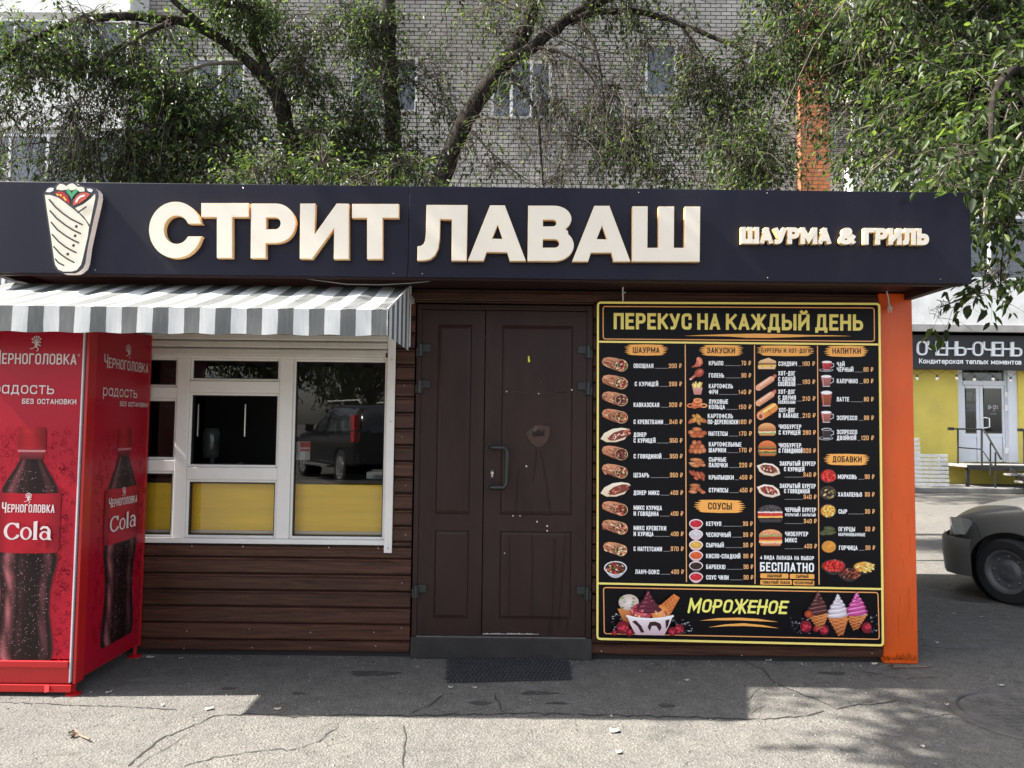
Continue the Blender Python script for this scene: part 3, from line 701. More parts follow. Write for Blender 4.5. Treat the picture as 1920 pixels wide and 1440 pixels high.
LET = [
 (A4(arcp(790,243,120,127,-13,-347,40)[:0] + [(910,215)] + arcp(790,243,119,127,-16,-344,44) + [(910,272),(848,272)] + arcp(795,242,57,64,30,330,30) + [(848,215)]), []),
 (A4([(906,122),(1120,122),(1120,185),(1045,185),(1045,369),(976,369),(976,185),(906,185)]), []),
 (A4([(1130,124),(1238,124)]+arcp(1240,213,91,89,-90,90,20)+[(1196,303),(1196,370),(1128,370)]), [A4([(1198,187),(1236,187)]+arcp(1238,213.5,25,26.5,-90,90,12)+[(1198,240)])]),
 (A4([(1351,124),(1419,124),(1416,262),(1515,124),(1570,125),(1570,374),(1502,374),(1504,235),(1404,373),(1349,372)]), []),
 (A4([(1584,126),(1795,126),(1795,189),(1722,189),(1722,374),(1652,374),(1652,189),(1584,189)]), []),
 (A5([(136,186),(400,187),(394,545),(297,545),(299,280),(224,278),(221,400),(212,465),(190,510),(160,535),(120,544),(77,544),(78,452),(98,450),(117,438),(127,415),(132,370)]), []),
 (A5([(545,189),(640,189),(775,547),(672,547),(655,492),(522,490),(503,546),(402,545)]), [A5([(594,315),(558,403),(625,405)])]),
 (A5([(790,191),(945,191)]+arcp(955,276,113,85,-88,50,14)+[(1045,353)]+arcp(960,446,123,102,-45,90,16)+[(786,547)]), [A5([(885,282),(945,282)]+arcp(948,303,24,21,-90,90,10)+[(885,325)]), A5([(885,407),(955,407)]+arcp(960,434,30,27,-90,90,10)+[(883,461)])]),
 (A5([(1215,192),(1312,192),(1447,550),(1340,550),(1325,494),(1193,494),(1175,550),(1072,550)]), [A5([(1265,320),(1230,406),(1297,408)])]),
 (A5([(1461,195),(1558,195),(1556,462),(1627,462),(1628,196),(1728,196),(1726,462),(1794,462),(1797,196),(1896,197),(1892,551),(1457,550)]), []),
]
def shrink(pts, d):
    L, Rr = offset_path(pts, 2*d, True)
    ar = lambda q: abs(sum(q[i][0]*q[(i+1) % len(q)][1]-q[(i+1) % len(q)][0]*q[i][1] for i in range(len(q))))
    return L if ar(L) < ar(Rr) else Rr
def grow(pts, d):
    L, Rr = offset_path(pts, 2*d, True)
    ar = lambda q: abs(sum(q[i][0]*q[(i+1) % len(q)][1]-q[(i+1) % len(q)][0]*q[i][1] for i in range(len(q))))
    return L if ar(L) > ar(Rr) else Rr
YL = YS-.037
for i, (o, hs) in enumerate(LET):
    yl = YL - (.0012 if i % 2 else 0)
    f = lambda q, y=yl: [P(px, py, y) for px, py in q]
    mb = MB(); mb.plate(f(o), (0, .035, 0), [f(h) for h in hs], kf=1, ks=2)
    o2 = shrink(o, .75); h2 = [grow(h, .75) for h in hs]
    mb.plate([p+Vector((0,-.002,0)) for p in f(o2)], (0, .0018, 0), [[p+Vector((0,-.002,0)) for p in f(h)] for h in h2], kf=0, ks=1)
    mb.build('letter', [face_m, rim_m, side_m], sign, fix=False)
for ch, mb in solid_text('ШАУРМА & ГРИЛЬ', lambda x, y: P(x, y, YS-.034), 1390, 456.5, 31, (0, .031, 0), width=352, t=.27, cw=.66, gap=.06, slope=.008):
    mb.build('letter', [face_m, pmat('amber_glow_side', lin(240,206,140), .3)], sign, fix=False)
# wrap emblem: outline plate with drawn lines
A6 = lambda pts: [(x/5.333+60, y/5.333+330) for x, y in pts]
em_out = [(112,180),(135,140),(165,112),(225,100),(245,80),(270,62),(310,58),(345,75),(370,60),(410,55),(440,70),(465,92),(500,90),(545,108),(600,110),(640,128),(665,160),(668,210),(650,300),(610,470),(560,700),(535,870),(515,920),(470,960),(430,975),(310,975),(260,955),(225,915),(205,850),(175,600),(140,380)]
mb = MB(); off = [(x+24, y+12) for x, y in em_out]
ye = YS-.045
mb.plate([P(x, y, ye) for x, y in A6(em_out)], (0, .043, 0), kf=0, ks=1)
emb = mb.build('wrap_emblem', [pmat('emblem_dark', lin(30,30,36), .4), pmat('emblem_white_side', lin(236,222,214), .35)], sign, fix=False)
art = Art(lambda x, y: P(*A6([(x, y)])[0], ye-.0006), (0, -1, 0), .0006)
cream = lin(226,216,198); dk = lin(24,23,26)
art.poly([(130,190),(180,190),(260,215),(330,265),(400,320),(470,375),(540,450),(572,510),(560,600),(510,820),(490,890),(450,940),(400,955),(310,955),(265,935),(235,890),(222,830),(190,600),(155,370)], cream)
art.poly([(432,322),(520,280),(590,225),(632,178),(636,215),(580,488),(520,405)], cream)
art.poly([(245,135),(252,105),(280,80),(310,82),(345,102),(378,80),(410,75),(435,90),(462,112),(500,110),(525,120),(530,155),(480,160),(440,135),(400,145),(360,135),(300,145)], cream)
art.poly([(140,160),(160,130),(190,118),(222,125),(215,150),(180,165)], lin(225,222,224)); art.poly([(550,130),(585,128),(615,142),(600,165),(565,155)], lin(225,222,224))
art.poly([(232,175),(270,155),(320,165),(360,205),(380,250),(380,282),(310,235)], lin(170,22,22)); art.poly([(415,298),(420,245),(450,200),(500,170),(550,168),(585,185),(540,235),(480,275)], lin(190,80,58))
art.poly([(345,150),(370,130),(395,160),(402,180),(412,160),(440,130),(470,150),(440,180),(415,210),(402,235),(385,200),(362,175)], lin(70,150,100))
for x, y in ((262,190),(294,195),(328,220),(343,240)): art.ell(x, y, 13, 9, lin(240,190,70), rot=.6, n=10)
art.line([(452,262),(465,235),(490,212),(530,200)], 18, lin(235,225,220), round_=True)
for pts in ([(185,242),(240,310),(320,380),(400,435),(515,492)], [(195,355),(260,430),(350,500),(430,550),(500,582)], [(208,470),(270,545),(360,610),(430,650),(482,675)], [(220,592),(280,660),(350,715),(410,750),(460,773)], [(238,715),(300,785),(370,835),(440,872)], [(255,838),(285,875),(340,902)], [(480,375),(520,350),(562,320)]):
    art.line(pts, 15, dk, round_=True)
for x, y in ((468,516),(456,609),(441,705),(385,791)): art.ell(x, y, 15, 15, dk)
art.build('emblem_drawing', emb)
# ================================================================== AWNING
def stripe_mat(name, axis, period, phase, dark, light, wear=.4):
    mt = bpy.data.materials.new(name); mt.use_nodes = True; n = mt.node_tree.nodes; l = mt.node_tree.links; b = n['Principled BSDF']
    b.inputs['Roughness'].default_value = .65; b.inputs['Specular IOR Level'].default_value = .3
    tc = n.new('ShaderNodeTexCoord'); sp = n.new('ShaderNodeSeparateXYZ'); l.new(tc.outputs['Object'], sp.inputs[0])
    nzd = n.new('ShaderNodeTexNoise'); nzd.inputs['Scale'].default_value = 14; l.new(tc.outputs['Object'], nzd.inputs['Vector'])
    ad = n.new('ShaderNodeMath'); ad.operation = 'MULTIPLY_ADD'; l.new(nzd.outputs['Fac'], ad.inputs[0]); ad.inputs[1].default_value = .006; l.new(sp.outputs[axis], ad.inputs[2])
    dv = n.new('ShaderNodeMath'); dv.operation = 'DIVIDE'; l.new(ad.outputs[0], dv.inputs[0]); dv.inputs[1].default_value = period
    a2 = n.new('ShaderNodeMath'); a2.operation = 'ADD'; l.new(dv.outputs[0], a2.inputs[0]); a2.inputs[1].default_value = phase
    fr = n.new('ShaderNodeMath'); fr.operation = 'FRACT'; l.new(a2.outputs[0], fr.inputs[0])
    gt = n.new('ShaderNodeMath'); gt.operation = 'GREATER_THAN'; l.new(fr.outputs[0], gt.inputs[0]); gt.inputs[1].default_value = .5
    mx = n.new('ShaderNodeMix'); mx.data_type = 'RGBA'; l.new(gt.outputs[0], mx.inputs[0]); mx.inputs[6].default_value = (*dark, 1); mx.inputs[7].default_value = (*light, 1)
    mp = n.new('ShaderNodeMapping'); mp.inputs['Scale'].default_value = (90, 9, 9); l.new(tc.outputs['Object'], mp.inputs[0])
    nz = n.new('ShaderNodeTexNoise'); nz.inputs['Scale'].default_value = 1; nz.inputs['Detail'].default_value = 6; nz.inputs['Roughness'].default_value = .7; l.new(mp.outputs[0], nz.inputs['Vector'])
    mr = n.new('ShaderNodeMapRange'); mr.inputs[1].default_value = .45; mr.inputs[2].default_value = .75; mr.inputs[3].default_value = 0; mr.inputs[4].default_value = wear; l.new(nz.outputs['Fac'], mr.inputs[0])
    m2 = n.new('ShaderNodeMix'); m2.data_type = 'RGBA'; l.new(mr.outputs[0], m2.inputs[0]); l.new(mx.outputs[2], m2.inputs[6]); m2.inputs[7].default_value = (.24,.24,.235,1)
    l.new(m2.outputs[2], b.inputs['Base Color'])
    return mt
aw_d, aw_l = (.105,.11,.108), (.56,.57,.56)
AX0, AX1, AYB, AYF, AZB, AZF, AZV = -2.93, -.603, -.30, -1.02, 2.196, 1.955, 1.829
awn = thing('awning', 'striped grey and white fabric awning sloping out over the serving window', 'awning', (-1.77, 0, AZB))
aw_m = stripe_mat('striped_awning_fabric', 0, .1505, 0, aw_d, aw_l, .35)
# the last stripe at the right end is dark: phase so that it ends at AX1 (object origin at the thing's base)
ph = 1.0 - ((AX1+1.77)/.1505+.5) % 1.0
for nd in aw_m.node_tree.nodes:
    if nd.type == 'MATH' and nd.operation == 'ADD': nd.inputs[1].default_value = ph
N = 60; mb = MB(); vs = []; fs = []
for j in range(9):
    for i in range(N+1):
        x = AX0+(AX1-AX0)*i/N; t_ = j/8; sag = -.018*math.sin(math.pi*t_)*(.6+.4*math.sin(i*.9)) + .003*math.sin(i*1.7+j)
        vs.append((x, AYB+(AYF-AYB)*t_, AZB+(AZF-AZB)*t_+sag))
for j in range(8):
    for i in range(N): a = j*(N+1)+i; fs.append((a, a+1, a+N+2, a+N+1))
mb.add(vs, fs); mb.build('canopy', aw_m, awn, smooth=True)
mb = MB(); vs = []; fs = []
for j in range(4):
    for i in range(N+1):
        x = AX0+(AX1-AX0)*i/N; t_ = j/3; vs.append((x, AYF-.003+.004*math.sin(i*.8)*t_, AZF+(AZV-AZF)*t_+(.003*math.sin(i*1.1) if j == 3 else 0)))
for j in range(3):
    for i in range(N): a = j*(N+1)+i; fs.append((a, a+1, a+N+2, a+N+1))
mb.add(vs, fs); mb.build('valance', aw_m, awn, smooth=True)
sd_m = stripe_mat('striped_awning_side_fabric', 1, .150, .02, aw_d, aw_l, .25)
for xs in (AX0, AX1+.002):
    mb = MB(); mb.add([(xs, AYB, AZB), (xs, AYF, AZF), (xs, AYF, AZV), (xs, AYB, AZV)], [(0, 1, 2, 3)]); mb.build('side_curtain', sd_m, awn, fix=False)
alu = pmat('white_aluminium_tube', (.55,.55,.54), .4, metal=.3)
mb = MB(); mb.cyl((AX0, AYF+.012, AZF-.014), (AX1-.01, AYF+.012, AZF-.014), .012, 10)
for x in (AX0+.02, -1.77, AX1-.02): mb.cyl((x, AYB, AZB-.02), (x, AYF+.012, AZF-.03), .010, 8); mb.box(x-.015, x+.015, -.02, AYB+.01, AZB-.05, AZB-.02)
mb.tube([(AX1-.002, AYF+.002, AZF+.002), (AX1-.001, AYB-.005, AZB+.004)], .006, 6)
mb.build('awning_frame', alu, awn)
# ================================================================== MENU BOARD
YM = -.062
_lin = lin
def lin(r, g, b, k=1.42): return _lin(r, g, b, k)
menu = thing('menu_board', 'tall black menu board in a lit yellow frame beside the door, headed ПЕРЕКУС НА КАЖДЫЙ ДЕНЬ', 'menu board', (1.4, YM, .1))
M = lambda x, y: P(x, y, YM)
quad_px = [(1119,565.5),(1649.6,568),(1657,1211.8),(1118,1199.5)]
mb = MB(); mb.plate([M(*q) for q in quad_px], (0, .032, 0), kf=0, ks=0, back=True)
mb.build('panel', pmat('black_printed_board', (.0035,.003,.0048), .42, spec=.16, var=.1, scale=3), menu, fix=False)
gold = lin(246,222,120); gold2 = lin(230,210,112,1.12); och = lin(214,150,72); line_o = lin(206,142,84); wh = lin(226,230,240); prc = lin(224,158,104)
def mslope(y): return .006+(y-566)/640*.019
# luminous edge: a thin proud frame
neon = bpy.data.materials.new('lit_yellow_tube'); neon.use_nodes = True; bn = neon.node_tree.nodes['Principled BSDF']
bn.inputs['Base Color'].default_value = (*lin(240,214,120,.95), 1); bn.inputs['Emission Color'].default_value = (*lin(255,226,110), 1); bn.inputs['Emission Strength'].default_value = .03
def strip(mb, pts, w, d=.006, closed=True):
    L, Rr = offset_path(pts, w, closed); n = len(L); o = Vector((0, -d, 0))
    l = [M(*p) for p in L]; r2 = [M(*p) for p in Rr]; q = n if closed else n-1
    F = [(j, (j+1) % n, n+(j+1) % n, n+j) for j in range(q)]
    mb.add([p+o for p in l+r2], F); mb.add(l+[p+o for p in l], F); mb.add(r2+[p+o for p in r2], F)
def rounded(q, rad):
    out = []; n = len(q)
    for i in range(n):
        a, b, c = Vector(q[i-1]), Vector(q[i]), Vector(q[(i+1) % n]); p1 = b+(a-b).normalized()*rad; p2 = b+(c-b).normalized()*rad
        for k in range(5): u = k/4; out.append(tuple(p1*(1-u)**2+b*2*u*(1-u)+p2*u*u))
    return out
mb = MB(); strip(mb, rounded([(1121,567.5),(1648,570),(1655,1209.8),(1120,1197.5)], 6), 3.6)
strip(mb, [(1123,640.8),(1646,646)], 3.4, .005, False); strip(mb, [(1122,1093.7),(1653,1104.3)], 3.4, .005, False)
mb.build('lit_frame', neon, menu)
art = Art(M, (0, -1, 0), .00035)
art.line(rounded([(1130.7,574.6),(1639,577.5),(1639.5,640),(1131,635.5)], 5), 1.9, line_o, True)
art.line(rounded([(1131.5,1101.5),(1646,1111),(1648.5,1198.5),(1133,1188)], 5), 1.9, line_o, True)
for a, b in (((1284.7,646),(1287,1091)), ((1414.5,647),(1415.5,1095)), ((1532.5,648.5),(1535.5,1096))): art.line([a, b], 1.8, lin(208,150,100))
art.build('border_lines', menu)
art = Art(M, (0, -1, 0), .00035)
for wd_, xa, xb in (('ПЕРЕКУС',1150.7,1296.5),('НА',1307.5,1350),('КАЖДЫЙ',1361,1517.5),('ДЕНЬ',1528.5,1618)):
    art = Art(M, (0, -1, 0), .00035); art_text(art, wd_, xa, 617.3+.006*(xa-1150), 30.5, gold2, width=xb-xa, t=.185, cw=.46, gap=.075, slope=.006); art.build('title_word', menu)
art = Art(M, (0, -1, 0), .00035)
art.poly([(1282,629.7),(1330,627.6),(1370,626.2),(1420,625.5),(1470,626.5),(1520,628.2),(1560,628.6),(1597,630.3),(1560,630.6),(1520,630.9),(1480,632.5),(1440,633.5),(1400,633.2),(1365,630.8),(1330,630.2)], och)
art.poly([(1312,1163.5),(1345,1159),(1385,1158),(1420,1160),(1459,1166),(1420,1164.5),(1385,1163),(1345,1163)], och); art.poly([(1328,1176),(1360,1170.5),(1395,1168.5),(1430,1172),(1461,1178),(1425,1175),(1395,1173.5),(1360,1174)], och)
art_text(art, 'МОРОЖЕНОЕ', 1289, 1147.5, 25, lin(230,222,112,1.2), width=184, t=.17, cw=.52, gap=.1, slope=.02, slant=.2, rnd=True)
art.build('ice_cream_lettering', menu)
def pill(x0, x1, y0, y1, s, tx0, tx1, tb, th, seed):
    rr = random.Random(seed); art = Art(M, (0, -1, 0), .00035); n = 6; h = (y1-y0); pts = []
    sl = mslope(y0)
    pts += [(x0+16, y0), ((x0+x1)/2, y0-.8), (x1-16, y0)]
    for k in range(n):
        pts.append((x1-12+8*math.sin(math.pi*(k+.5)/n)+rr.uniform(-1, 4), y0+h*(k+.35)/n)); pts.append((x1-18+5*math.sin(math.pi*(k+.5)/n), y0+h*(k+.95)/n))
    pts += [(x1-16, y1), ((x0+x1)/2, y1+.8), (x0+16, y1)]
    for k in range(n-1, -1, -1):
        pts.append((x0+18-5*math.sin(math.pi*(k+.5)/n), y0+h*(k+.95)/n)); pts.append((x0+12-8*math.sin(math.pi*(k+.5)/n)-rr.uniform(-1, 4), y0+h*(k+.35)/n))
    pts = [(x, y+sl*(x-x0)) for x, y in pts]
    art.poly(pts, och)
    art_text(art, s, tx0, tb+sl*(tx0-x0), th, lin(28,16,14), width=tx1-tx0, t=.165, cw=.43, gap=.09, slope=sl)
    art.build('section_heading', menu)
pill(1167,1255,646,665.5,'ШАУРМА',1186.5,1236.5,661.5,10.8,1); pill(1308,1397,647,666.5,'ЗАКУСКИ',1325.5,1378,662.3,11,2)
pill(1415.5,1530,648,666.5,'БУРГЕРЫ И ХОТ-ДОГИ',1427.5,1520,661,8.2,3); pill(1542,1632,648.6,668,'НАПИТКИ',1560.5,1614,663,10.6,4)
pill(1299,1399,937,960,'СОУСЫ',1327.5,1372,954.5,13,5); pill(1541.4,1634,851,871,'ДОБАВКИ',1561,1615.5,866,11.2,6)
# item lines: (text, x, baseline, right edge or None, height)
C1 = [(['ОВОЩНАЯ'],[690],1188,[1225],'200',690),(['С КУРИЦЕЙ'],[724],1190,[1234],'299',724),(['КАВКАЗСКАЯ'],[763],1188,[1236],'320',763),(['С КРЕВЕТКАМИ'],[795],1188,[1243],'340',795),
 (['ДОНЕР','С КУРИЦЕЙ'],[819,830],1188,[1212,1229],'350',830),(['С ГОВЯДИНОЙ'],[859.5],1188,[1240],'350',859.5),(['ЦЕЗАРЬ'],[894.8],1188,[1217],'350',894.8),(['ДОНЕР МИКС'],[927.7],1188,[1236],'400',927.7),
 (['МИКС КУРИЦА','И ГОВЯДИНА'],[956,967],1188,[1241,1235],'400',967),(['МИКС КРЕВЕТКИ','И КУРИЦА'],[994,1005],1188,[1249,1225],'400',1005),(['С НАГГЕТСАМИ'],[1033],1188,[1241],'370',1033),(['ЛАНЧ-БОКС'],[1076],1191,[1236],'400',1076)]
C2 = [(['КРЫЛО'],[685],1329,[1356],'70',685),(['ГОЛЕНЬ'],[708],1329,[1357.5],'90',708),(['КАРТОФЕЛЬ','ФРИ'],[728,739],1329,[1374,1346],'140',739),(['ЛУКОВЫЕ','КОЛЬЦА'],[757,767],1329,[1365,1359],'150',767),
 (['КАРТОФЕЛЬ','ПО-ДЕРЕВЕНСКИ'],[784,795],1327,[1374,1384],'160',795),(['НАГГЕТСЫ'],[817],1328.5,[1364],'170',817),(['КАРТОФЕЛЬНЫЕ','ШАРИКИ'],[837,848],1329,[1390,1361],'170',848),(['СЫРНЫЕ','ПАЛОЧКИ'],[865.5,876],1329,[1361.5,1364],'220',876),
 (['КРЫЛЫШКИ'],[899],1329,[1375.5],'450',899),(['СТРИПСЫ'],[923],1329,[1365],'450',923),
 (['КЕТЧУП'],[986],1324,[1352],'30',986),(['ЧЕСНОЧНЫЙ'],[1006.5],1324,[1370],'30',1006.5),(['СЫРНЫЙ'],[1026],1324,[1357],'30',1026),(['КИСЛО-СЛАДКИЙ'],[1046.5],1324,[1388],'30',1046.5),(['БАРБЕКЮ'],[1066.7],1324,[1360],'30',1066.7),(['СОУС ЧИЛИ'],[1086.5],1324,[1366],'30',1086.5)]
C3 = [(['СЭНДВИЧ'],[686],1459.5,[1494],'160',686),(['ХОТ-ДОГ','С ОДНОЙ','СОСИСКОЙ'],[704,715,724],1459,[1491,1491,1491],'160',720),(['ХОТ-ДОГ','С ДВУМЯ','СОСИСКАМИ'],[738.5,749.5,757],1459,[1491,1492,1491],'210',751.5),
 (['ХОТ-ДОГ','В ЛАВАШЕ'],[773,783],1460,[1491,1497],'210',783),(['ЧИЗБУРГЕР','С КУРИЦЕЙ'],[804,815],1460,[1502,1500.5],'280',815),(['ЧИЗБУРГЕР','С ГОВЯДИНОЙ'],[839,849],1460,[1502,1504.5],'320',849),
 (['ЗАКРЫТЫЙ БУРГЕР'],[873],1462,[1529],'340',894),(['ЗАКРЫТЫЙ БУРГЕР'],[915],1462,[1529],'340',935.6),(['ЧЕРНЫЙ БУРГЕР','ОТКРЫТЫЙ / ЗАКРЫТЫЙ'],[959.7,967.7],1472,[1530,1529],'340',981),(['ЧИЗБУРГЕР','МИКС'],[1005,1016.7],1472,[1515,1494],'400',1028)]
C4 = [(['ЧАЙ','ЧЁРНЫЙ'],[687,697],1569,[1583.5,1600],'60',697),(['КАПУЧИНО'],[718.5],1569,[1608],'80',718.5),(['ЛАТТЕ'],[752.7],1568.5,[1592],'90',752.7),(['ЭСПРЕССО'],[787.5],1569,[1607],'90',787.5),(['ЭСПРЕССО','ДВОЙНОЙ'],[814,825],1569,[1607,1605],'120',825),
 (['МОРКОВЬ'],[898],1571,[1606],'30',898),(['ХАЛАПЕНЬО'],[931],1571,[1616],'30',931),(['СЫР'],[963],1572,[1588],'30',963),(['ОГУРЦЫ','МАРИНОВАННЫЕ'],[996,1005],1572,[1603,1622],'30',996),(['ГОРЧИЦА'],[1031],1573,[1607.5],'30',1031)]
for col, pr0, yref in ((C1, 1278, 690), (C2, 1408, 690), (C3, 1528, 690), (C4, 1637, 690)):
    for (ls, bs, x, rs, price, pb) in col:
        at = Art(M, (0, -1, 0), .00035); ap = Art(M, (0, -1, 0), .00035)
        sl = mslope(pb)*.6
        for t_, b_, r2 in zip(ls, bs, rs):
            at.lay = 0; h = 6.2 if t_ in ('СОСИСКАМИ', 'МАРИНОВАННЫЕ') else (5.2 if '/' in t_ else 8.3)
            art_text(at, t_, x, b_, h, wh, width=r2-x, t=.165, cw=.44, gap=.09, slope=sl)
        pr = pr0 + (pb-690)/380*4.0
        ap.lay = 0; w = art_text(ap, price+' ₽', pr, pb+.1, 8.6, prc, width=(24 if len(price) == 3 else 18), t=.15, cw=.44, gap=.09, slope=sl, align='r')
        le = rs[-1]+2.5 if pb-bs[-1] < 6 else 1471
        if pr-w-2 - le > 2.5: at.line([(le, pb+.6), (pr-w-1.5, pb+.6)], .9, lin(120,118,120))
        at.build('item_name', menu); ap.build('price', menu)
    if col is C3:
        for t_, x, b_, r2, h in (('С КУРИЦЕЙ',1470,883.5,1508,8),('С ГОВЯДИНОЙ',1470,924.6,1518,8),('4 ВИДА ЛАВАША НА ВЫБОР',1425,1048.7,1526,7.4),('БЕСПЛАТНО',1425,1071,1526,17)):
            at = Art(M, (0, -1, 0), .00035); art_text(at, t_, x, b_, h, wh, width=r2-x, t=.17, cw=.44, gap=.09, slope=.015); at.build('item_name', menu)
        for (x0, x1, y0, y1, s_) in ((1425.6,1478,1075,1084,'ОБЫЧНЫЙ'),(1481,1526.7,1076,1085,'СЫРНЫЙ'),(1425.6,1484.6,1087,1096,'ТОМАТНЫЙ ЛАВАШ'),(1487,1526.7,1088,1097,'ЧЕСНОЧНЫЙ')):
            at = Art(M, (0, -1, 0), .00035); at.poly(rounded([(x0,y0),(x1,y0+.6),(x1,y1+.6),(x0,y1)], 2), och); q = .24*(x1-x0) if len(s_) < 9 else .06*(x1-x0)
            art_text(at, s_, x0+q, y1-1.6, 5.6, lin(30,18,14), width=x1-x0-2*q, t=.18, cw=.44, gap=.09, slope=.01); at.build('flavour_tag', menu)
# ---- food pictures printed on the board
def lin(r, g, b, k=1.16): return _lin(r, g, b, k)
rr = random.Random(5)
def pick(*c): return lin(*rr.choice(c))
def new_art(): return Art(M, (0, -1, 0), .0003)
def done(a): a.build('food_picture', menu)
def wrap(cx, cy, fill, w=26, h=14):
    a = new_art(); rot = .22
    T = lambda u, v: (cx+u*w*math.cos(rot)-v*h*math.sin(rot), cy+u*w*math.sin(rot)*.75+v*h*math.cos(rot))
    a.poly([T(x, y) for x, y in ((-.98,-.1),(-.9,-.55),(-.6,-.8),(-.1,-.85),(.45,-.8),(.55,0),(.4,.85),(0,.75),(-.5,.55),(-.85,.35))], lin(206,140,104), lin(150,84,58))
    for k in range(26): 
        u, v = rr.uniform(-.9, .2), rr.uniform(-.6, .5); a.line([T(u, v), T(u+rr.uniform(.12,.3), v+rr.uniform(.05,.22))], rr.uniform(.6, 1.9), pick((96,48,32),(160,92,62),(236,180,142),(120,62,44),(246,204,170)))
    for e, c in ((1.0, (60,38,28)), (.93, (226,186,140)), (.84, (70,40,30))):
        a.lay += 1; o = T(.46, .04); a.ell(o[0], o[1], w*.5*e, h*.86*e, lin(*c), rot=.22, n=22)
    for k in range(46):
        u = rr.uniform(0, 2*math.pi); q = math.sqrt(rr.random())*.8; o = T(.46+q*.5*math.cos(u), .04+q*.86*math.sin(u))
        a.ell(o[0], o[1], rr.uniform(1.1, 2.9), rr.uniform(.9, 2.0), lin(*rr.choice(fill)), rot=rr.uniform(0, 3), n=7)
    done(a)
VEG = [(206,44,36),(230,84,60),(244,218,186),(96,120,50),(176,34,32),(250,236,214),(214,60,46)]
CHK = [(214,150,116),(184,92,70),(240,206,176),(110,60,40),(200,60,50),(96,110,56)]
BEEF = [(96,44,40),(130,62,54),(70,34,30),(170,92,76),(214,170,140),(120,40,40)]
SHR = [(232,150,118),(210,104,80),(244,196,164),(150,60,48),(120,120,60)]
MIX = [(150,70,52),(200,110,80),(110,48,40),(226,180,150),(190,56,46)]
for cy, fl in ((683,VEG),(716,CHK),(747.5,BEEF),(780,SHR),(849,BEEF),(883,CHK),(953,MIX),(988,SHR)): wrap(1153, cy, fl)
wrap(1153.5, 1029, [(216,120,70),(196,84,50),(236,170,110),(120,120,60),(240,220,190)], 24, 13.5)
for cy in (816, 918):
    a = new_art(); cx = 1153
    a.poly([(cx-27,cy+7),(cx-20,cy-4),(cx-4,cy-12),(cx+12,cy-14),(cx+26,cy-12),(cx+25,cy-2),(cx+18,cy+8),(cx+2,cy+13),(cx-16,cy+13)], lin(238,222,200), lin(220,196,168))
    a.poly([(cx-14,cy+5),(cx-2,cy-5),(cx+14,cy-10),(cx+25,cy-9),(cx+27,cy),(cx+16,cy+5),(cx,cy+10),(cx-12,cy+10)], lin(120,56,44))
    for k in range(34):
        u = rr.random(); a.ell(cx-12+38*u+rr.uniform(-2, 2), cy+7-14*u+rr.uniform(-4, 4), rr.uniform(1.2, 3), rr.uniform(.9, 1.7), pick((214,150,120),(178,74,60),(244,220,196),(130,50,44),(204,110,90)), rot=rr.uniform(0, 3), n=7)
    done(a)
def bowl(cx, cy, rx, ry, rim, fills, depth=.9, inner=(60,40,32), n=40, sz=2.):
    a = new_art()
    if depth: a.poly([(cx-rx, cy)]+[(cx+rx*math.cos(R(180-k*15))*(1-.25*math.sin(R(k*15))), cy+ry*(1+depth)*math.sin(R(k*15))) for k in range(1, 12)]+[(cx+rx, cy)], lin(*rim), lin(rim[0]*.75, rim[1]*.75, rim[2]*.8))
    a.ell(cx, cy, rx, ry, lin(*rim), n=24); a.ell(cx, cy, rx*.9, ry*.86, lin(*inner), n=24)
    for k in range(n):
        u = rr.uniform(0, 6.28); q = math.sqrt(rr.random())*.82; a.ell(cx+q*rx*math.cos(u), cy+q*ry*math.sin(u), sz*rr.uniform(.6, 1.4), sz*rr.uniform(.4, .8), lin(*rr.choice(fills)), rot=rr.uniform(0, 3), n=7)
    done(a)
bowl(1154, 1065, 21.5, 13, (224,220,226), VEG+CHK, .45)
# snacks
a = new_art(); a.poly([(1296,689),(1303,684),(1306,678),(1306,671),(1310,669),(1316,673),(1318,681),(1313,687),(1305,688)], lin(222,128,96), lin(186,84,58)); a.line([(1308,672),(1313,678),(1311,684)], 1.6, lin(240,170,136)); done(a)
a = new_art(); a.line([(1296,710),(1305,703)], 4, lin(196,110,84)); a.ell(1311, 699, 9.5, 7.5, lin(196,92,64), lin(132,50,36), rot=-.6); a.ell(1313, 696.5, 4, 2.4, lin(226,140,104), lin(190,90,64), rot=-.6); a.ell(1295, 711, 2.4, 1.8, lin(224,180,160)); done(a)
a = new_art()
for k in range(14): x = 1298+k*1.4; a.line([(1301+k*.9, 730), (x, 716+rr.uniform(-1, 6))], 1.9, pick((236,200,110),(214,168,76),(246,222,150)))
a.poly([(1298,727),(1317,727),(1314,740),(1301,740)], lin(206,150,140), lin(176,116,108)); done(a)
def rings(a, cx, cy, rx, ry, w): a.lay += 1; a.line([(cx+rx*math.cos(R(t_)), cy+ry*math.sin(R(t_))) for t_ in range(0, 360, 24)], w, pick((214,120,70),(196,96,56),(230,150,96)), True)
a = new_art()
for x, y, rx, ry in ((1295,760.5,6,3),(1319,760.5,6,3),(1307,760,9,3.4),(1307,757,8.5,3.2),(1308,753.5,7.5,3),(1308,750.5,7,2.8),(1302,761,5,4)): rings(a, x, y, rx, ry, 2.4)
done(a)
def blobs(cx, cy, items, cols, dark=.72):
    a = new_art()
    for (x, y, rx, ry, rot) in items:
        c = rr.choice(cols); a.ell(cx+x, cy+y, rx, ry, lin(*c), lin(c[0]*dark, c[1]*dark*.92, c[2]*dark*.9), rot, 14)
    done(a)
blobs(1307, 785, [(-10,4,8,4,-.6),(-3,0,9,4,-1.0),(4,-2,9,3.6,.9),(10,3,9,4,.4),(2,5,8,3.5,1.1),(14,4,5,3,.8),(-6,-5,4,3,.5)], [(232,178,84),(214,150,66),(240,196,110),(206,112,60)])
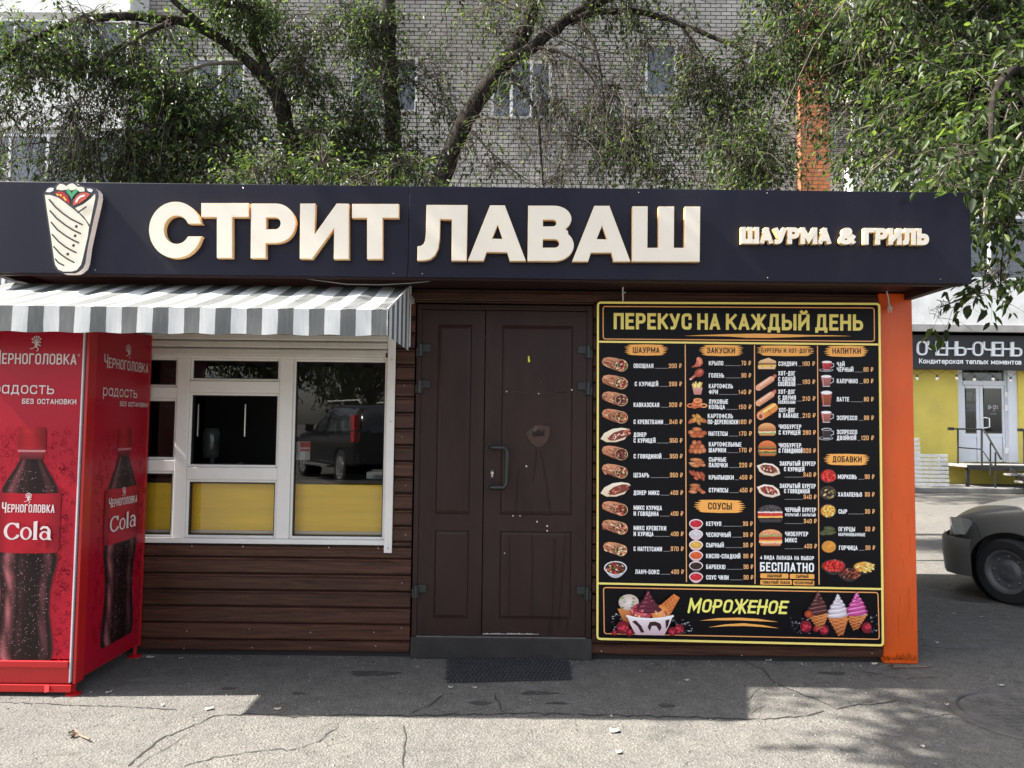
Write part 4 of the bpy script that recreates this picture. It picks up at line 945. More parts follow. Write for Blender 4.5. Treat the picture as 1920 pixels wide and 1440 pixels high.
blobs(1307, 811, [(0,-6,9,4,.1),(-10,0,7,4.5,.2),(2,1,9,4.5,0),(12,1,7,4.5,-.1),(-6,6,8,3.6,.1),(6,6.5,7,3.4,0)], [(206,112,62),(222,136,80),(190,94,50)])
blobs(1307, 839, [(-5,-9,4.6,4.6,0),(4,-9,4.6,4.6,0),(-9,-1,5,5,0),(0,-1,5,5,0),(9,-1,5,5,0),(-11,6,5,5,0),(-3,7,5,5,0),(5,7,5,5,0),(12,5.5,5,5,0)], [(206,116,70),(222,136,86),(190,98,56)])
blobs(1307, 867, [(-2,-5,12,3.2,.05),(2,0,12,3.4,-.05),(-8,3,8,3.4,.3),(6,4,9,3.2,.2),(-4,6,9,3,.15),(12,5,4,3,0)], [(218,146,92),(200,116,66),(232,168,116)])
blobs(1307, 891, [(-10,-4,7,3.2,.8),(-4,-2,8,3.4,1.0),(3,0,8,3.4,1.1),(10,-1,7,3.6,.9),(-2,6,5,2.6,.4),(11,6,5,3,1.2)], [(206,110,74),(222,132,92),(180,84,56)])
blobs(1307, 917, [(-4,-7,10,3.4,.05),(-3,-1,11,3.4,0),(-8,5,8,3.4,.1),(5,2,8,3,.3),(11,6,5,3.2,0)], [(206,122,76),(224,150,104),(188,100,60)])
for cy, c in ((982,(196,30,52)),(1002,(212,206,214)),(1022,(232,180,80)),(1041.5,(224,96,44)),(1061,(46,24,26)),(1081.7,(206,34,50))):
    a = new_art(); a.poly([(1292, cy)]+[(1305+13*math.cos(R(180-k*15))*(1-.2*math.sin(R(k*15))), cy+11.5*math.sin(R(k*15))) for k in range(1, 12)]+[(1318, cy)], lin(206,170,176) if c[0] > 60 else lin(90,80,84))
    a.ell(1305, cy-.5, 13, 8.2, lin(232,214,218), n=24); a.ell(1305, cy, 11.3, 6.8, lin(*c), lin(c[0]*.86, c[1]*.86, c[2]*.86), n=24); a.ell(1302, cy-3.2, 2.2, .9, lin(min(c[0]*1.25+30, 255), c[1]*1.1+40, c[2]*1.1+40), n=8)
    if c[0] > 206 or c[1] > 150: a.line([(1300+5*math.cos(t_*.6)+5, cy+3*math.sin(t_*.6)) for t_ in range(9)], .8, lin(c[0]*.82, c[1]*.82, c[2]*.82))
    done(a)
# burgers and rolls
a = new_art(); a.poly([(1421,681),(1425,676),(1441,671),(1455,677),(1455,681)], lin(232,196,150), lin(206,160,112)); a.poly([(1421,681),(1455,681),(1454,685),(1422,685)], lin(150,44,44)); a.poly([(1421,685),(1455,684),(1455,688),(1446,686),(1440,690),(1430,687),(1421,689)], lin(232,190,90)); a.poly([(1421,688),(1454,687),(1453,692),(1422,692)], lin(224,180,136)); a.line([(1422,684),(1454,683.6)], 1.4, lin(120,150,70)); done(a)
for cy, two in ((717, 0), (746, 1)):
    a = new_art()
    for d in ((0,) if not two else (-2.2, 2.2)): a.line([(1440, cy-2+d), (1453, cy-12+d*.6)], 6 if not two else 4.5, lin(196,96,84), round_=True)
    a.line([(1422, cy+10), (1446, cy-6)], 11.5, lin(222,160,128), round_=True); a.line([(1424, cy+6), (1445, cy-9)], 2, lin(244,208,180)); a.line([(1424, cy+13), (1449, cy-3)], 1.6, lin(180,112,84)); done(a)
a = new_art(); a.line([(1427,779),(1450,764)], 17, lin(216,130,62), round_=True); a.line([(1432,772),(1452,759)], 5, lin(238,206,120), round_=True); a.line([(1440,768),(1447,779)], 1, lin(150,80,40)); a.ell(1426, 780, 6.5, 7.5, lin(196,96,70), lin(226,170,130)); a.ell(1426, 781, 3.4, 4, lin(150,54,46)); done(a)
def burger(cx, cy, w, h, bun, layers, dome=.45, seeds=None):
    a = new_art(); n = 14
    a.poly([(cx-w/2*math.cos(math.pi*k/n), cy-h/2+h*dome*(1-math.sin(math.pi*k/n))) for k in range(n+1)], lin(*[min(c*1.12, 255) for c in bun]), lin(*[c*.86 for c in bun]))
    y = cy-h/2+h*dome; lh = (h*(1-dome)-h*.16)/len(layers)
    for c in layers:
        k = 11; a.poly([(cx-w*.5+w*i/k, y-lh*.2+rr.uniform(-.5, .5)) for i in range(k+1)]+[(cx+w*.5-w*i/k, y+lh*1.25+rr.uniform(-1.3, 1.2)) for i in range(k+1)], lin(*c)); y += lh
    a.poly(rounded([(cx-w*.46, y), (cx+w*.46, y), (cx+w*.43, cy+h/2), (cx-w*.43, cy+h/2)], 2), lin(*bun), lin(*[c*.7 for c in bun]))
    if seeds:
        for k in range(60):
            t_ = rr.uniform(.1, 3.04); q = rr.uniform(.2, .95); a.ell(cx-w/2*math.cos(t_)*q, cy-h/2+h*dome*(1-math.sin(t_)*q), .8, .6, lin(*seeds), n=5)
    done(a)
burger(1438, 805, 33, 24, (216,150,96), [(206,92,70),(120,150,70),(190,60,48),(236,224,190),(130,160,80)])
burger(1438.6, 840.6, 34, 29, (204,110,62), [(96,130,60),(110,44,34),(200,44,40),(240,190,80),(84,38,30),(110,130,70)])
burger(1444, 963, 46, 33, (62,54,58), [(226,214,206),(196,40,36),(206,56,44),(236,190,90),(46,32,32)], .4, (120,112,116))
burger(1444.7, 1008, 43, 31, (222,142,96), [(122,164,84),(206,60,44),(150,60,44),(222,96,60),(240,190,90),(230,200,170)], .38, (240,210,170))
for cy, fl in ((880, CHK), (920, VEG)):
    a = new_art(); cx = 1441
    a.poly([(cx-22,cy-7),(cx-8,cy-12),(cx+8,cy-10),(cx+19,cy-2),(cx+22,cy+8),(cx+8,cy+13),(cx-8,cy+10),(cx-17,cy+4)], lin(238,224,212), lin(214,190,172))
    a.poly([(cx-16,cy-5),(cx-6,cy-9),(cx+7,cy-7),(cx+16,cy+1),(cx+17,cy+6),(cx+6,cy+8),(cx-6,cy+6),(cx-13,cy+1)], lin(110,50,40))
    for k in range(30): u = rr.random(); a.ell(cx-13+28*u, cy-3+8*u-2+rr.uniform(-5, 4.5), rr.uniform(1.2, 2.6), rr.uniform(.8, 1.5), lin(*rr.choice(fl)), rot=rr.uniform(0, 3), n=7)
    done(a)
# drinks
def cup(cx, cy, w, h, body, handle=True, saucer=False, foam=(236,226,226)):
    a = new_art()
    if saucer: a.ell(cx-1, cy+h*.46, w*.72, h*.2, lin(150,148,154), n=20); a.ell(cx-1, cy+h*.44, w*.6, h*.14, lin(30,28,32), n=20)
    if handle: a.line([(cx+w*.42, cy-h*.25), (cx+w*.68, cy-h*.25), (cx+w*.70, cy+h*.05), (cx+w*.4, cy+h*.2)], 1.4, lin(190,180,184))
    a.poly([(cx-w*.5, cy-h*.42), (cx+w*.5, cy-h*.42), (cx+w*.36, cy+h*.46), (cx-w*.36, cy+h*.46)], lin(*body), lin(*[c*.72 for c in body]))
    a.line([(cx-w*.34, cy-h*.3), (cx-w*.26, cy+h*.38)], 1.1, lin(*[min(c*1.3+20, 255) for c in body])); a.ell(cx, cy-h*.42, w*.5, h*.13, lin(226,222,226), n=20); a.ell(cx, cy-h*.41, w*.42, h*.09, lin(*foam), n=20); a.line([(cx-w*.35, cy+h*.46), (cx+w*.35, cy+h*.46)], 1.4, lin(200,190,192)); done(a)
cup(1550, 686, 19, 17, (186,44,50), True, True); cup(1549, 714.7, 19.5, 21, (176,106,98)); cup(1549.5, 748, 21, 28, (160,74,54), False); cup(1549, 782, 19.5, 21, (176,100,92)); cup(1549.5, 813, 19, 19, (46,38,42), True, True, (60,52,56))
bowl(1552.7, 892.5, 15, 13, (96,40,42), [(224,52,50),(240,80,70),(190,36,40)], 0, (190,40,40), 60, 2.4)
bowl(1552.7, 924, 15, 12.5, (70,60,52), [(150,130,80),(206,186,130),(90,80,50),(60,50,36)], 0, (40,32,26), 16, 3.2)
bowl(1552.7, 958, 15, 13, (90,72,50), [(240,190,90),(226,164,62),(250,216,130)], 0, (214,150,56), 60, 2.2)
blobs(1553, 995, [(-10,5,6,4,.2),(-2,2,10,4,.1),(2,-4,11,4,.12),(4,4,11,4,-.15)], [(106,116,74),(128,136,90),(88,98,60)])
a = new_art(); a.ell(1554, 1025, 14.5, 12, lin(60,46,34)); a.ell(1554, 1025, 13, 11, lin(226,160,66), lin(206,136,48))
for q in (10, 7, 4): a.line([(1554+q*math.cos(t_*.5), 1024.5+q*.75*math.sin(t_*.5)) for t_ in range(11)], 1, lin(186,120,44))
done(a)
bowl(1562.8, 1061, 23, 12.5, (62,48,50), [(214,50,48),(232,76,66),(180,34,38)], .35, (180,40,40), 80, 2.6); bowl(1620, 1062.7, 21, 10.5, (62,54,44), [(240,200,100),(226,170,70),(250,224,150)], .35, (220,160,66), 70, 2.4); bowl(1593, 1075.7, 22, 11, (60,46,48), [(150,70,52),(110,48,38),(190,104,74)], .35, (40,26,24), 44, 2.6)
# ice cream pictures
def berry(a, x, y, r2):
    a.ell(x, y, r2, r2*1.05, lin(150,20,44), lin(96,10,28))
    for k in range(9): u = rr.uniform(0, 6.28); q = rr.random()*.7; a.ell(x+q*r2*math.cos(u), y+q*r2*math.sin(u), r2*.22, r2*.22, lin(200,52,74), n=6)
def splash(a, x0, x1, y0, y1, n):
    for k in range(n): x, y = rr.uniform(x0, x1), rr.uniform(y0, y1); a.poly([(x, y), (x+rr.uniform(1, 7), y+rr.uniform(-2, 1)), (x+rr.uniform(0, 5), y+rr.uniform(.5, 2.4))], pick((150,150,160),(110,110,122),(190,190,196),(80,80,90)))
a = new_art(); splash(a, 1143, 1175, 1150, 1180, 26); splash(a, 1255, 1295, 1160, 1186, 30)
a.poly([(1157,1140),(1184,1140),(1180,1170),(1172,1172)], lin(206,128,70), lin(150,80,40)); a.ell(1178, 1128, 19, 15, lin(226,214,206), lin(190,170,160))
for k in range(16): a.ell(1178+rr.uniform(-16, 10), 1128+rr.uniform(-10, 12), 2.2, 1.6, pick((90,130,60),(206,196,190),(110,150,80)), n=7)
a.poly([(1238,1132),(1262,1112),(1273,1119),(1250,1160),(1240,1158)], lin(214,120,56), lin(170,84,36))
for k in range(5): a.line([(1240+k*5, 1131-k*4), (1250+k*3.4, 1156-k*8)], .9, lin(130,60,26)); 
for k in range(4): a.line([(1243, 1140+k*5), (1266-k*3, 1118+k*9)], .9, lin(240,160,90))
a.ell(1201, 1146, 20, 17, lin(222,104,112), lin(170,52,66)); a.ell(1237, 1148, 17, 16, lin(238,170,96), lin(206,120,56))
for y, w in ((1141,26),(1134,21),(1127,14),(1119,8),(1112,3.5)): a.ell(1213.5, y, w, 7, lin(112,34,58), lin(66,14,32)); a.line([(1213.5-w*.7, y+2), (1213.5, y-2), (1213.5+w*.6, y-3)], 1.5, lin(176,84,110))
for k in range(30): a.ell(1213+rr.uniform(-32, 34), 1146+rr.uniform(-6, 12), 2.4, 1.5, pick((240,150,150),(190,60,70),(246,196,130),(110,40,50)), rot=rr.uniform(0, 3), n=7)
a.poly([(1174,1152),(1216,1157),(1259,1152),(1252,1170),(1243,1188),(1190,1187),(1181,1170)], lin(236,220,222), lin(190,160,168)); a.line([(1174,1152),(1190,1156),(1216,1158),(1242,1156),(1259,1152)], 4, lin(246,236,236), round_=True)
for pts in ([(1183,1162),(1190,1160),(1200,1170),(1206,1182),(1200,1183),(1194,1172)], [(1212,1172),(1216,1163),(1226,1162),(1236,1166),(1238,1174),(1234,1180),(1228,1170),(1220,1170),(1216,1180)], [(1245,1160),(1253,1158),(1250,1170),(1246,1176)]): a.poly(pts, lin(52,24,28))
for x, y, q in ((1166,1173,12),(1178,1182,7),(1257,1180,8),(1270,1175,9),(1150,1182,5)): berry(a, x, y, q)
done(a)
def soft_cone(cx, cy, tipx, tipy, c1, c2, hl):
    a = new_art(); a.poly([(cx-20, cy+12), (cx+22, cy+13), (tipx+5, tipy), (tipx-5, tipy)], lin(216,132,72), lin(150,74,34))
    for k in range(5): u = k/5; a.line([(cx-20+(tipx-cx+15)*u, cy+13+(tipy-cy-13)*u), (cx+20+(tipx-cx-16)*(u+.12), cy+19+(tipy-cy-16)*(u+.12))], 1.0, lin(120,56,24)); a.line([(cx+20+(tipx-cx-15)*u, cy+13+(tipy-cy-13)*u), (cx-18+(tipx-cx+14)*(u+.14), cy+19+(tipy-cy-16)*(u+.14))], .9, lin(236,164,100))
    for y, w in ((10,21),(2,19),(-6,14.5),(-13,9.5),(-19,5),(-23,2.2)):
        a.ell(cx+rr.uniform(-.8, .8), cy+y, w, 6.4, lin(*c1), lin(*c2), rot=-.12, n=20); a.line([(cx-w*.75, cy+y+2.4), (cx-w*.1, cy+y-.5), (cx+w*.75, cy+y-3.4)], 1.6, lin(*hl), round_=True)
    done(a)
a = new_art(); splash(a, 1480, 1515, 1155, 1188, 30); splash(a, 1610, 1642, 1150, 1186, 26); a.ell(1514, 1150, 8, 7, lin(196,84,44), lin(120,40,26)); berry(a, 1509, 1173, 11); berry(a, 1622, 1175, 10); done(a)
soft_cone(1532.5, 1137, 1538, 1178, (92,44,46), (50,20,24), (150,96,92)); soft_cone(1605, 1138, 1604, 1180, (216,100,170), (160,44,110), (240,160,206)); soft_cone(1570, 1142, 1576, 1191, (236,226,232), (176,160,172), (252,246,250))
a = new_art(); berry(a, 1530, 1179, 6); berry(a, 1545, 1181, 9); done(a)
# ================================================================== DRINKS CABINET
def lin(r, g, b, k=.80): return _lin(r, g, b, k)
CXF, CYF, CX1, CX0 = -.2, -.712, -2.214, -2.752
fr = thing('drinks_cabinet', 'tall red drinks cabinet printed with cola bottles, standing left of the window', 'drinks cabinet', ((CX0+CX1)/2, -.36, 0))
redp = pmat('red_vinyl_wrap', lin(176,14,42), .36, var=.08, scale=2.2, spec=.28)
redp2 = pmat('red_steel_frame', lin(190,28,32), .32, spec=.5, var=.06, scale=6)
mb = MB(); mb.box(CX0+.02, CX1-.004, CYF+.055, -.04, .10, 1.93); mb.build('cabinet_body', redp, fr, bevel=.008)
mb = MB(); mb.box(CX0+.012, CX1-.030, CYF, CYF+.045, .185, 1.92); mb.build('door_front', redp, fr, bevel=.004)
mb = MB(); mb.box(CX1-.0285, CX1-.0215, CYF-.004, CYF+.04, .07, 1.925); mb.build('white_edge_trim', pmat('white_trim', (.62,.58,.6), .35), fr)
mb = MB(); mb.box(CX1-.0205, CX1-.012, CYF+.012, CYF+.05, .07, 1.925); mb.build('door_gap', gasket, fr)
mb = MB(); mb.box(CX1-.0115, CX1+.004, CYF, CYF+.075, .06, 1.93); mb.box(CX0, CX0+.011, CYF, CYF+.07, .06, 1.93); mb.box(CX1-.012, CX1+.002, -.055, -.03, .06, 1.93)
mb.box(CX0+.012, CX1-.032, CYF-.012, CYF+.04, .145, .178); mb.box(CX0+.01, CX1-.03, CYF+.004, CYF+.04, .062, .143); mb.box(CX0, CX1-.012, CYF-.010, CYF+.03, .022, .060)
mb.box(CX0+.02, CX1-.012, CYF+.04, -.05, .066, .098); mb.build('steel_frame', redp2, fr, bevel=.003)
mb = MB(); mb.box(CX1-.012, CX1+.0015, CYF+.077, -.057, .085, 1.915); mb.build('side_panel', redp, fr, bevel=.002)
for x, y in ((CX1-.02, CYF+.03), (CX0+.03, CYF+.03), (CX1-.02, -.06), (CX0+.03, -.06)):
    mb = MB(); mb.cyl((x, y, .004), (x, y, .07), .010, 10); mb.lathe((x, y, 0), (0,0,1), [(.0,0),(.0,.038),(.006,.038),(.016,.014),(.016,0)], 16); mb.build('foot', redp2, fr)
mb = MB(); c = P(86, 1290, CYF-.012); mb.add([(c.x-.008,CYF-.011,.062),(c.x+.016,CYF-.011,.062),(c.x+.022,CYF-.024,.03),(c.x-.0,CYF-.024,.026)], [(0,1,2,3)]); mb.build('bent_tab', redp2, fr)
def phoenix(a, cx, cy, s, col):
    """small fan-tailed bird emblem"""
    for k in range(7):
        t_ = R(-160+k*23); r2 = s*(.62 if k in (0, 6) else .85); a.line([(cx, cy), (cx+r2*.75*math.cos(t_), cy+r2*math.sin(t_))], s*.08, col); a.ell(cx+r2*.8*math.cos(t_), cy+r2*1.05*math.sin(t_), s*.10, s*.10, col, n=8)
    a.ell(cx, cy+s*.12, s*.16, s*.28, col, n=12); a.line([(cx-s*.1, cy+s*.3), (cx-s*.45, cy+s*.55), (cx-s*.7, cy+s*.5)], s*.09, col); a.line([(cx+s*.08, cy+s*.3), (cx+s*.3, cy+s*.6), (cx+s*.1, cy+s*.85)], s*.09, col); a.line([(cx+s*.1, cy), (cx+s*.55, cy+s*.2)], s*.12, col)
CPM = print_mat('cabinet_print', .42, .2)
def cola_art(mp, nrm, hw, W2, parent):
    """print in metres: u to the right of the centre, v is height above the ground (drawn as y = -v)"""
    mpp = lambda x, y: mp(x, -y)
    whp = lin(232,218,218)
    a = Art(mpp, nrm, .00025)
    rq = random.Random(3); n = 0
    # swirled lace pattern round the bottle
    for k in range(650):
        x = rq.uniform(-W2, W2); v = rq.uniform(.16, 1.36); s_ = rq.uniform(.012, .024); a0 = rq.uniform(0, 6.28); 
        if abs(x) < hw*.92 and .16 < v < 1.1: continue
        col = lin(128,8,26) if rq.random() < .7 else lin(206,40,54)
        f = min(1, (1.42-v)/.3)
        col = tuple(lin(176,14,42)[q]*(1-f*.75)+col[q]*f*.75 for q in range(3)); a.lay = k % 3
        a.line([(x+s_*(1-t_/11)*math.cos(a0+t_*.62), -v+s_*(1-t_/11)*math.sin(a0+t_*.62)) for t_ in range(9)], .0042, col, up=False)
    a.build('lace_print', parent, CPM)
    a = Art(mpp, nrm, .00025); a.lay = 4
    prof = [(1.235,.048),(1.215,.055),(1.19,.062),(1.15,.085),(1.10,.118),(1.05,.145),(1.00,hw-.012),(.96,hw),(.74,hw),(.715,hw-.012),(.70,hw-.004),(.66,hw-.006),(.60,hw-.022),(.52,hw-.034),(.42,hw-.034),(.32,hw-.018),(.24,hw-.008),(.19,hw-.012),(.168,hw-.03)]
    us = [-1,-.93,-.82,-.66,-.5,-.34,-.2,0,.2,.36,.5,.64,.76,.86,.94,1]
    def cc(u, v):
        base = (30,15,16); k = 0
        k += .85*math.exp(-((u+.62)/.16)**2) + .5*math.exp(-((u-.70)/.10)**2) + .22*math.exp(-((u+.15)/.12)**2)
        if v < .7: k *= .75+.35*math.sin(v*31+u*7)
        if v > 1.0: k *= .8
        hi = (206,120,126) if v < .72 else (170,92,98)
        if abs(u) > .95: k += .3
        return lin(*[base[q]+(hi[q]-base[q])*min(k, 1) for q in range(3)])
    pts = []; cols = []
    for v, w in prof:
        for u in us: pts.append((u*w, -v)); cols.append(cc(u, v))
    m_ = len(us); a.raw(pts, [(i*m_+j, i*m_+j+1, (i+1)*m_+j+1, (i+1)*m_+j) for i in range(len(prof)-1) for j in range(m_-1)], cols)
    for k in range(420):
        u, v = rq.uniform(-.9, .9), rq.uniform(.2, 1.15); w = np.interp(-v, [-p[0] for p in prof], [p[1] for p in prof])
        if .74 < v < 1.03: continue
        a.lay = 5; a.ell(u*w, -v, .0016*rq.uniform(.6,1.7), .002, lin(190,150,154), n=5, up=False)
    a.lay = 6
    # neck, cap
    a.poly([(-.062,-1.245),(.062,-1.245),(.06,-1.20),(-.06,-1.20)], lin(150,40,52), lin(70,26,30)); a.poly([(-.072,-1.25),(.072,-1.25),(.072,-1.238),(-.072,-1.238)], lin(190,120,126))
    capc = []; cp = []
    for v, w in ((1.365,.066),(1.35,.071),(1.255,.074)):
        for u in (-1,-.8,-.4,0,.4,.8,1): cp.append((u*w, -v)); k = 1-.35*abs(u+.2); capc.append(lin(196*k, 34*k, 44*k))
    a.lay += 1; a.raw(cp, [(i*7+j, i*7+j+1, (i+1)*7+j+1, (i+1)*7+j) for i in range(2) for j in range(6)], capc)
    for k in range(-9, 10): a.line([(k*.0072, -1.262), (k*.0072, -1.335)], .0016, lin(140,18,30), up=(k == -9))
    # label band
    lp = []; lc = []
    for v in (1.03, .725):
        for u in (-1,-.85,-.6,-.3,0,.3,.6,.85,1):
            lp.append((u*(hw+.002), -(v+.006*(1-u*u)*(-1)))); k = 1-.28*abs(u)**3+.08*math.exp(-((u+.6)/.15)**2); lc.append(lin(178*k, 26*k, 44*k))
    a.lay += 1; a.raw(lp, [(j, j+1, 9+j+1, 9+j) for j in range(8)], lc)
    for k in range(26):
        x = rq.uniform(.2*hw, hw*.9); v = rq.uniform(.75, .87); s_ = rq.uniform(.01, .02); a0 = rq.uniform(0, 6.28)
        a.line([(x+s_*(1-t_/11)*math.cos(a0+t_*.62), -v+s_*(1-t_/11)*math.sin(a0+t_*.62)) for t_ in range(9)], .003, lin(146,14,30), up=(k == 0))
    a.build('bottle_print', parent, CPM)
    a = Art(mpp, nrm, .0003); a.lay = 22
    phoenix(a, 0, -1.0, .03, whp)
    xs = -hw*.84; w1 = hw*1.68
    a.lay = 24; art_text(a, 'Ч', xs, -.925, .054, whp, width=w1*.085, t=.13); a.lay = 24; art_text(a, 'ЕРНОГОЛОВКА', xs+w1*.105, -.928, .042, whp, width=w1*.895, t=.14, cw=.5, gap=.1)
    a.build('label_name', parent, CPM); a = Art(mpp, nrm, .0003)
    # the round serif word on the label
    red_in = lin(176,26,44); x = -hw*.72; S_ = hw/.165
    def ring(cx, cy, rx, ry, tx, ty): a.ell(cx, cy, rx, ry, whp, n=22); a.ell(cx, cy, rx-tx, ry-ty, red_in, n=22)
    a.lay = 26
    ring(x+.040*S_, -.832, .044*S_, .044, .017, .008); a.poly([(x+.062*S_,-.85),(x+.1*S_,-.862),(x+.1*S_,-.808),(x+.064*S_,-.816)], red_in); a.poly([(x+.062*S_,-.876),(x+.076*S_,-.872),(x+.076*S_,-.846),(x+.066*S_,-.85)], whp); a.line([(x+.05*S_,-.795),(x+.066*S_,-.80),(x+.078*S_,-.812)], .009, whp)
    ring(x+.114*S_, -.822, .031*S_, .033, .014, .007)
    a.poly([(x+.152*S_,-.882),(x+.172*S_,-.886),(x+.172*S_,-.797),(x+.178*S_,-.79),(x+.148*S_,-.79),(x+.154*S_,-.797)], whp)
    ring(x+.212*S_, -.812, .027*S_, .023, .013, .007); a.poly([(x+.226*S_,-.845),(x+.243*S_,-.842),(x+.243*S_,-.80),(x+.250*S_,-.79),(x+.230*S_,-.79)], whp); a.line([(x+.19*S_,-.844),(x+.205*S_,-.855),(x+.225*S_,-.853),(x+.236*S_,-.84)], .011, whp)
    a.build('label_word', parent, CPM); a = Art(mpp, nrm, .0003)
    # header
    hw2 = W2
    a.lay = 2; phoenix(a, .0, -1.80, .045, whp)
    a.lay = 4; art_text(a, 'Ч', -hw2*.92, -1.692, .075, whp, width=hw2*1.84*.075, t=.12); a.lay = 4
    art_text(a, 'ЕРНОГОЛОВКА', -hw2*.92+hw2*1.84*.092, -1.695, .056, whp, width=hw2*1.84*.898, t=.135, cw=.5, gap=.1)
    a.line([(hw2*.955+.006*math.cos(t_), -1.745+.006*math.sin(t_)) for t_ in range(7)], .0015, whp)
    a.build('brand_name', parent, CPM); a = Art(mpp, nrm, .0003)
    a.lay = 6; art_text(a, 'радость', -hw2*.92, -1.54, .062, whp, width=hw2*1.36, t=.105, cw=.62, gap=.12); a.build('slogan', parent, CPM); a = Art(mpp, nrm, .0003); a.lay = 6
    art_text(a, 'БЕЗ ОСТАНОВКИ', -hw2*.26, -1.488, .027, whp, width=hw2*1.2, t=.17, cw=.6, gap=.12); a.build('slogan', parent, CPM)
cola_art(lambda u, v: Vector((-2.486+u, CYF-.0006, v)), (0, -1, 0), .162, .235, fr)
cola_art(lambda u, v: Vector((CX1+.0021, -.318+u, v)), (1, 0, 0), .184, .27, fr)
lin = _lin
# ================================================================== APARTMENT BLOCK BEHIND
YB = 13.4
def brick_mat(name, c0, c1, mort, dark=.0):
    mt = bpy.data.materials.new(name); mt.use_nodes = True; n = mt.node_tree.nodes; l = mt.node_tree.links; b = n['Principled BSDF']; b.inputs['Roughness'].default_value = .9
    b.inputs['Specular IOR Level'].default_value = .2
    tc = n.new('ShaderNodeTexCoord'); sp = n.new('ShaderNodeSeparateXYZ'); cb = n.new('ShaderNodeCombineXYZ'); l.new(tc.outputs['Object'], sp.inputs[0])
    ad = n.new('ShaderNodeMath'); l.new(sp.outputs[0], ad.inputs[0]); l.new(sp.outputs[1], ad.inputs[1]); l.new(ad.outputs[0], cb.inputs[0]); l.new(sp.outputs[2], cb.inputs[1])
    br = n.new('ShaderNodeTexBrick'); l.new(cb.outputs[0], br.inputs['Vector']); br.inputs['Scale'].default_value = 1; br.inputs['Brick Width'].default_value = .262; br.inputs['Row Height'].default_value = .1
    br.inputs['Mortar Size'].default_value = .0105; br.inputs['Mortar Smooth'].default_value = .1; br.inputs['Bias'].default_value = -.1
    br.inputs['Color1'].default_value = (*c0, 1); br.inputs['Color2'].default_value = (*c1, 1); br.inputs['Mortar'].default_value = (*mort, 1)
    nz = n.new('ShaderNodeTexNoise'); nz.inputs['Scale'].default_value = .8; nz.inputs['Detail'].default_value = 8; nz.inputs['Roughness'].default_value = .7; l.new(tc.outputs['Object'], nz.inputs['Vector'])
    mr = n.new('ShaderNodeMapRange'); mr.inputs[1].default_value = .3; mr.inputs[2].default_value = .7; mr.inputs[3].default_value = .78; mr.inputs[4].default_value = 1.15; l.new(nz.outputs['Fac'], mr.inputs[0])
    mx = n.new('ShaderNodeMix'); mx.data_type = 'RGBA'; mx.blend_type = 'MULTIPLY'; mx.inputs[0].default_value = 1; l.new(br.outputs['Color'], mx.inputs[6]); l.new(mr.outputs[0], mx.inputs[7]); l.new(mx.outputs[2], b.inputs['Base Color'])
    bp = n.new('ShaderNodeBump'); bp.invert = True; bp.inputs['Strength'].default_value = .5; bp.inputs['Distance'].default_value = .01; l.new(br.outputs['Fac'], bp.inputs['Height']); l.new(bp.outputs[0], b.inputs['Normal'])
    return mt
grey_brick = brick_mat('grey_silicate_brick', (.37,.35,.325), (.29,.275,.255), (.05,.047,.045))
or_brick = brick_mat('orange_brick', (.42,.155,.06), (.34,.12,.05), (.12,.075,.05))
wpan = pmat('white_balcony_panel', (.70,.70,.68), .6, var=.1, scale=1.5, dirt=(.36,.35,.33), dirt_amt=.5, dscale=2.2)
slab = pmat('concrete_slab_edge', (.30,.29,.275), .85, var=.25, scale=5)
wfr = pmat('white_window_frame', (.80,.80,.78), .4)
dglass = glass_mat('flat_window_glass', (.5,.54,.56), 1.5, .0, 3.0)
window_backing = pmat('pale_blue_curtain', (.36,.42,.46), .9, var=.25, scale=3, stretch=(9,1,.2))
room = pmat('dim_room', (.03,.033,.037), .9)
apt = thing('apartment_building', 'grey brick apartment block behind the trees, with white windows and an orange brick pilaster', 'building', (0, YB+6, 0))
wins = [(-4.1,-2.42,9.08,10.52,1,0), (-.60,.90,8.95,10.46,2,1), (3.2,4.02,9.55,10.96,0,0), (3.2,4.05,6.15,7.35,0,0), (-8.0,-6.7,9.25,10.45,1,0), (-4.1,-2.42,6.0,7.02,1,0), (-.6,.9,6.0,7.0,1,1), (-4.1,-2.42,12.0,13.4,1,0), (-.6,.9,11.98,13.4,1,1), (-8.0,-6.7,6.0,7.0,1,0)]
def wall_with_holes(mb, x0, x1, z0, z1, holes, y):
    xs = sorted({x0, x1, *[h[0] for h in holes], *[h[1] for h in holes]}); zs = sorted({z0, z1, *[h[2] for h in holes], *[h[3] for h in holes]})
    for i in range(len(xs)-1):
        for j in range(len(zs)-1):
            cx, cz = (xs[i]+xs[i+1])/2, (zs[j]+zs[j+1])/2
            if any(h[0] < cx < h[1] and h[2] < cz < h[3] for h in holes): continue
            mb.quad((xs[i], y, zs[j]), (xs[i+1], y, zs[j]), (xs[i+1], y, zs[j+1]), (xs[i], y, zs[j+1]))
    for (a, b, c, d, *_r2) in holes:
        o = [(a, y, c), (b, y, c), (b, y, d), (a, y, d)]
        for k in range(4):
            p, q = o[k], o[(k+1) % 4]; mb.quad(p, (p[0], y+.14, p[2]), (q[0], y+.14, q[2]), q)
mb = MB(); wall_with_holes(mb, -30, 6.95, 0, 15.5, wins, YB); mb.build('wall', grey_brick, apt, fix=False)
mb = MB(); mb.box(-30, 30, YB+.4, YB+11, .02, 15.4); mb.box(-30.2, 30.2, YB-.3, YB+11.2, 15.5, 15.9); mb.build('roof_block', room, apt)
mb = MB(); mb.box(6.95, 7.66, YB-.18, YB+.39, 0, 15.45); mb.build('brick_pilaster', or_brick, apt)
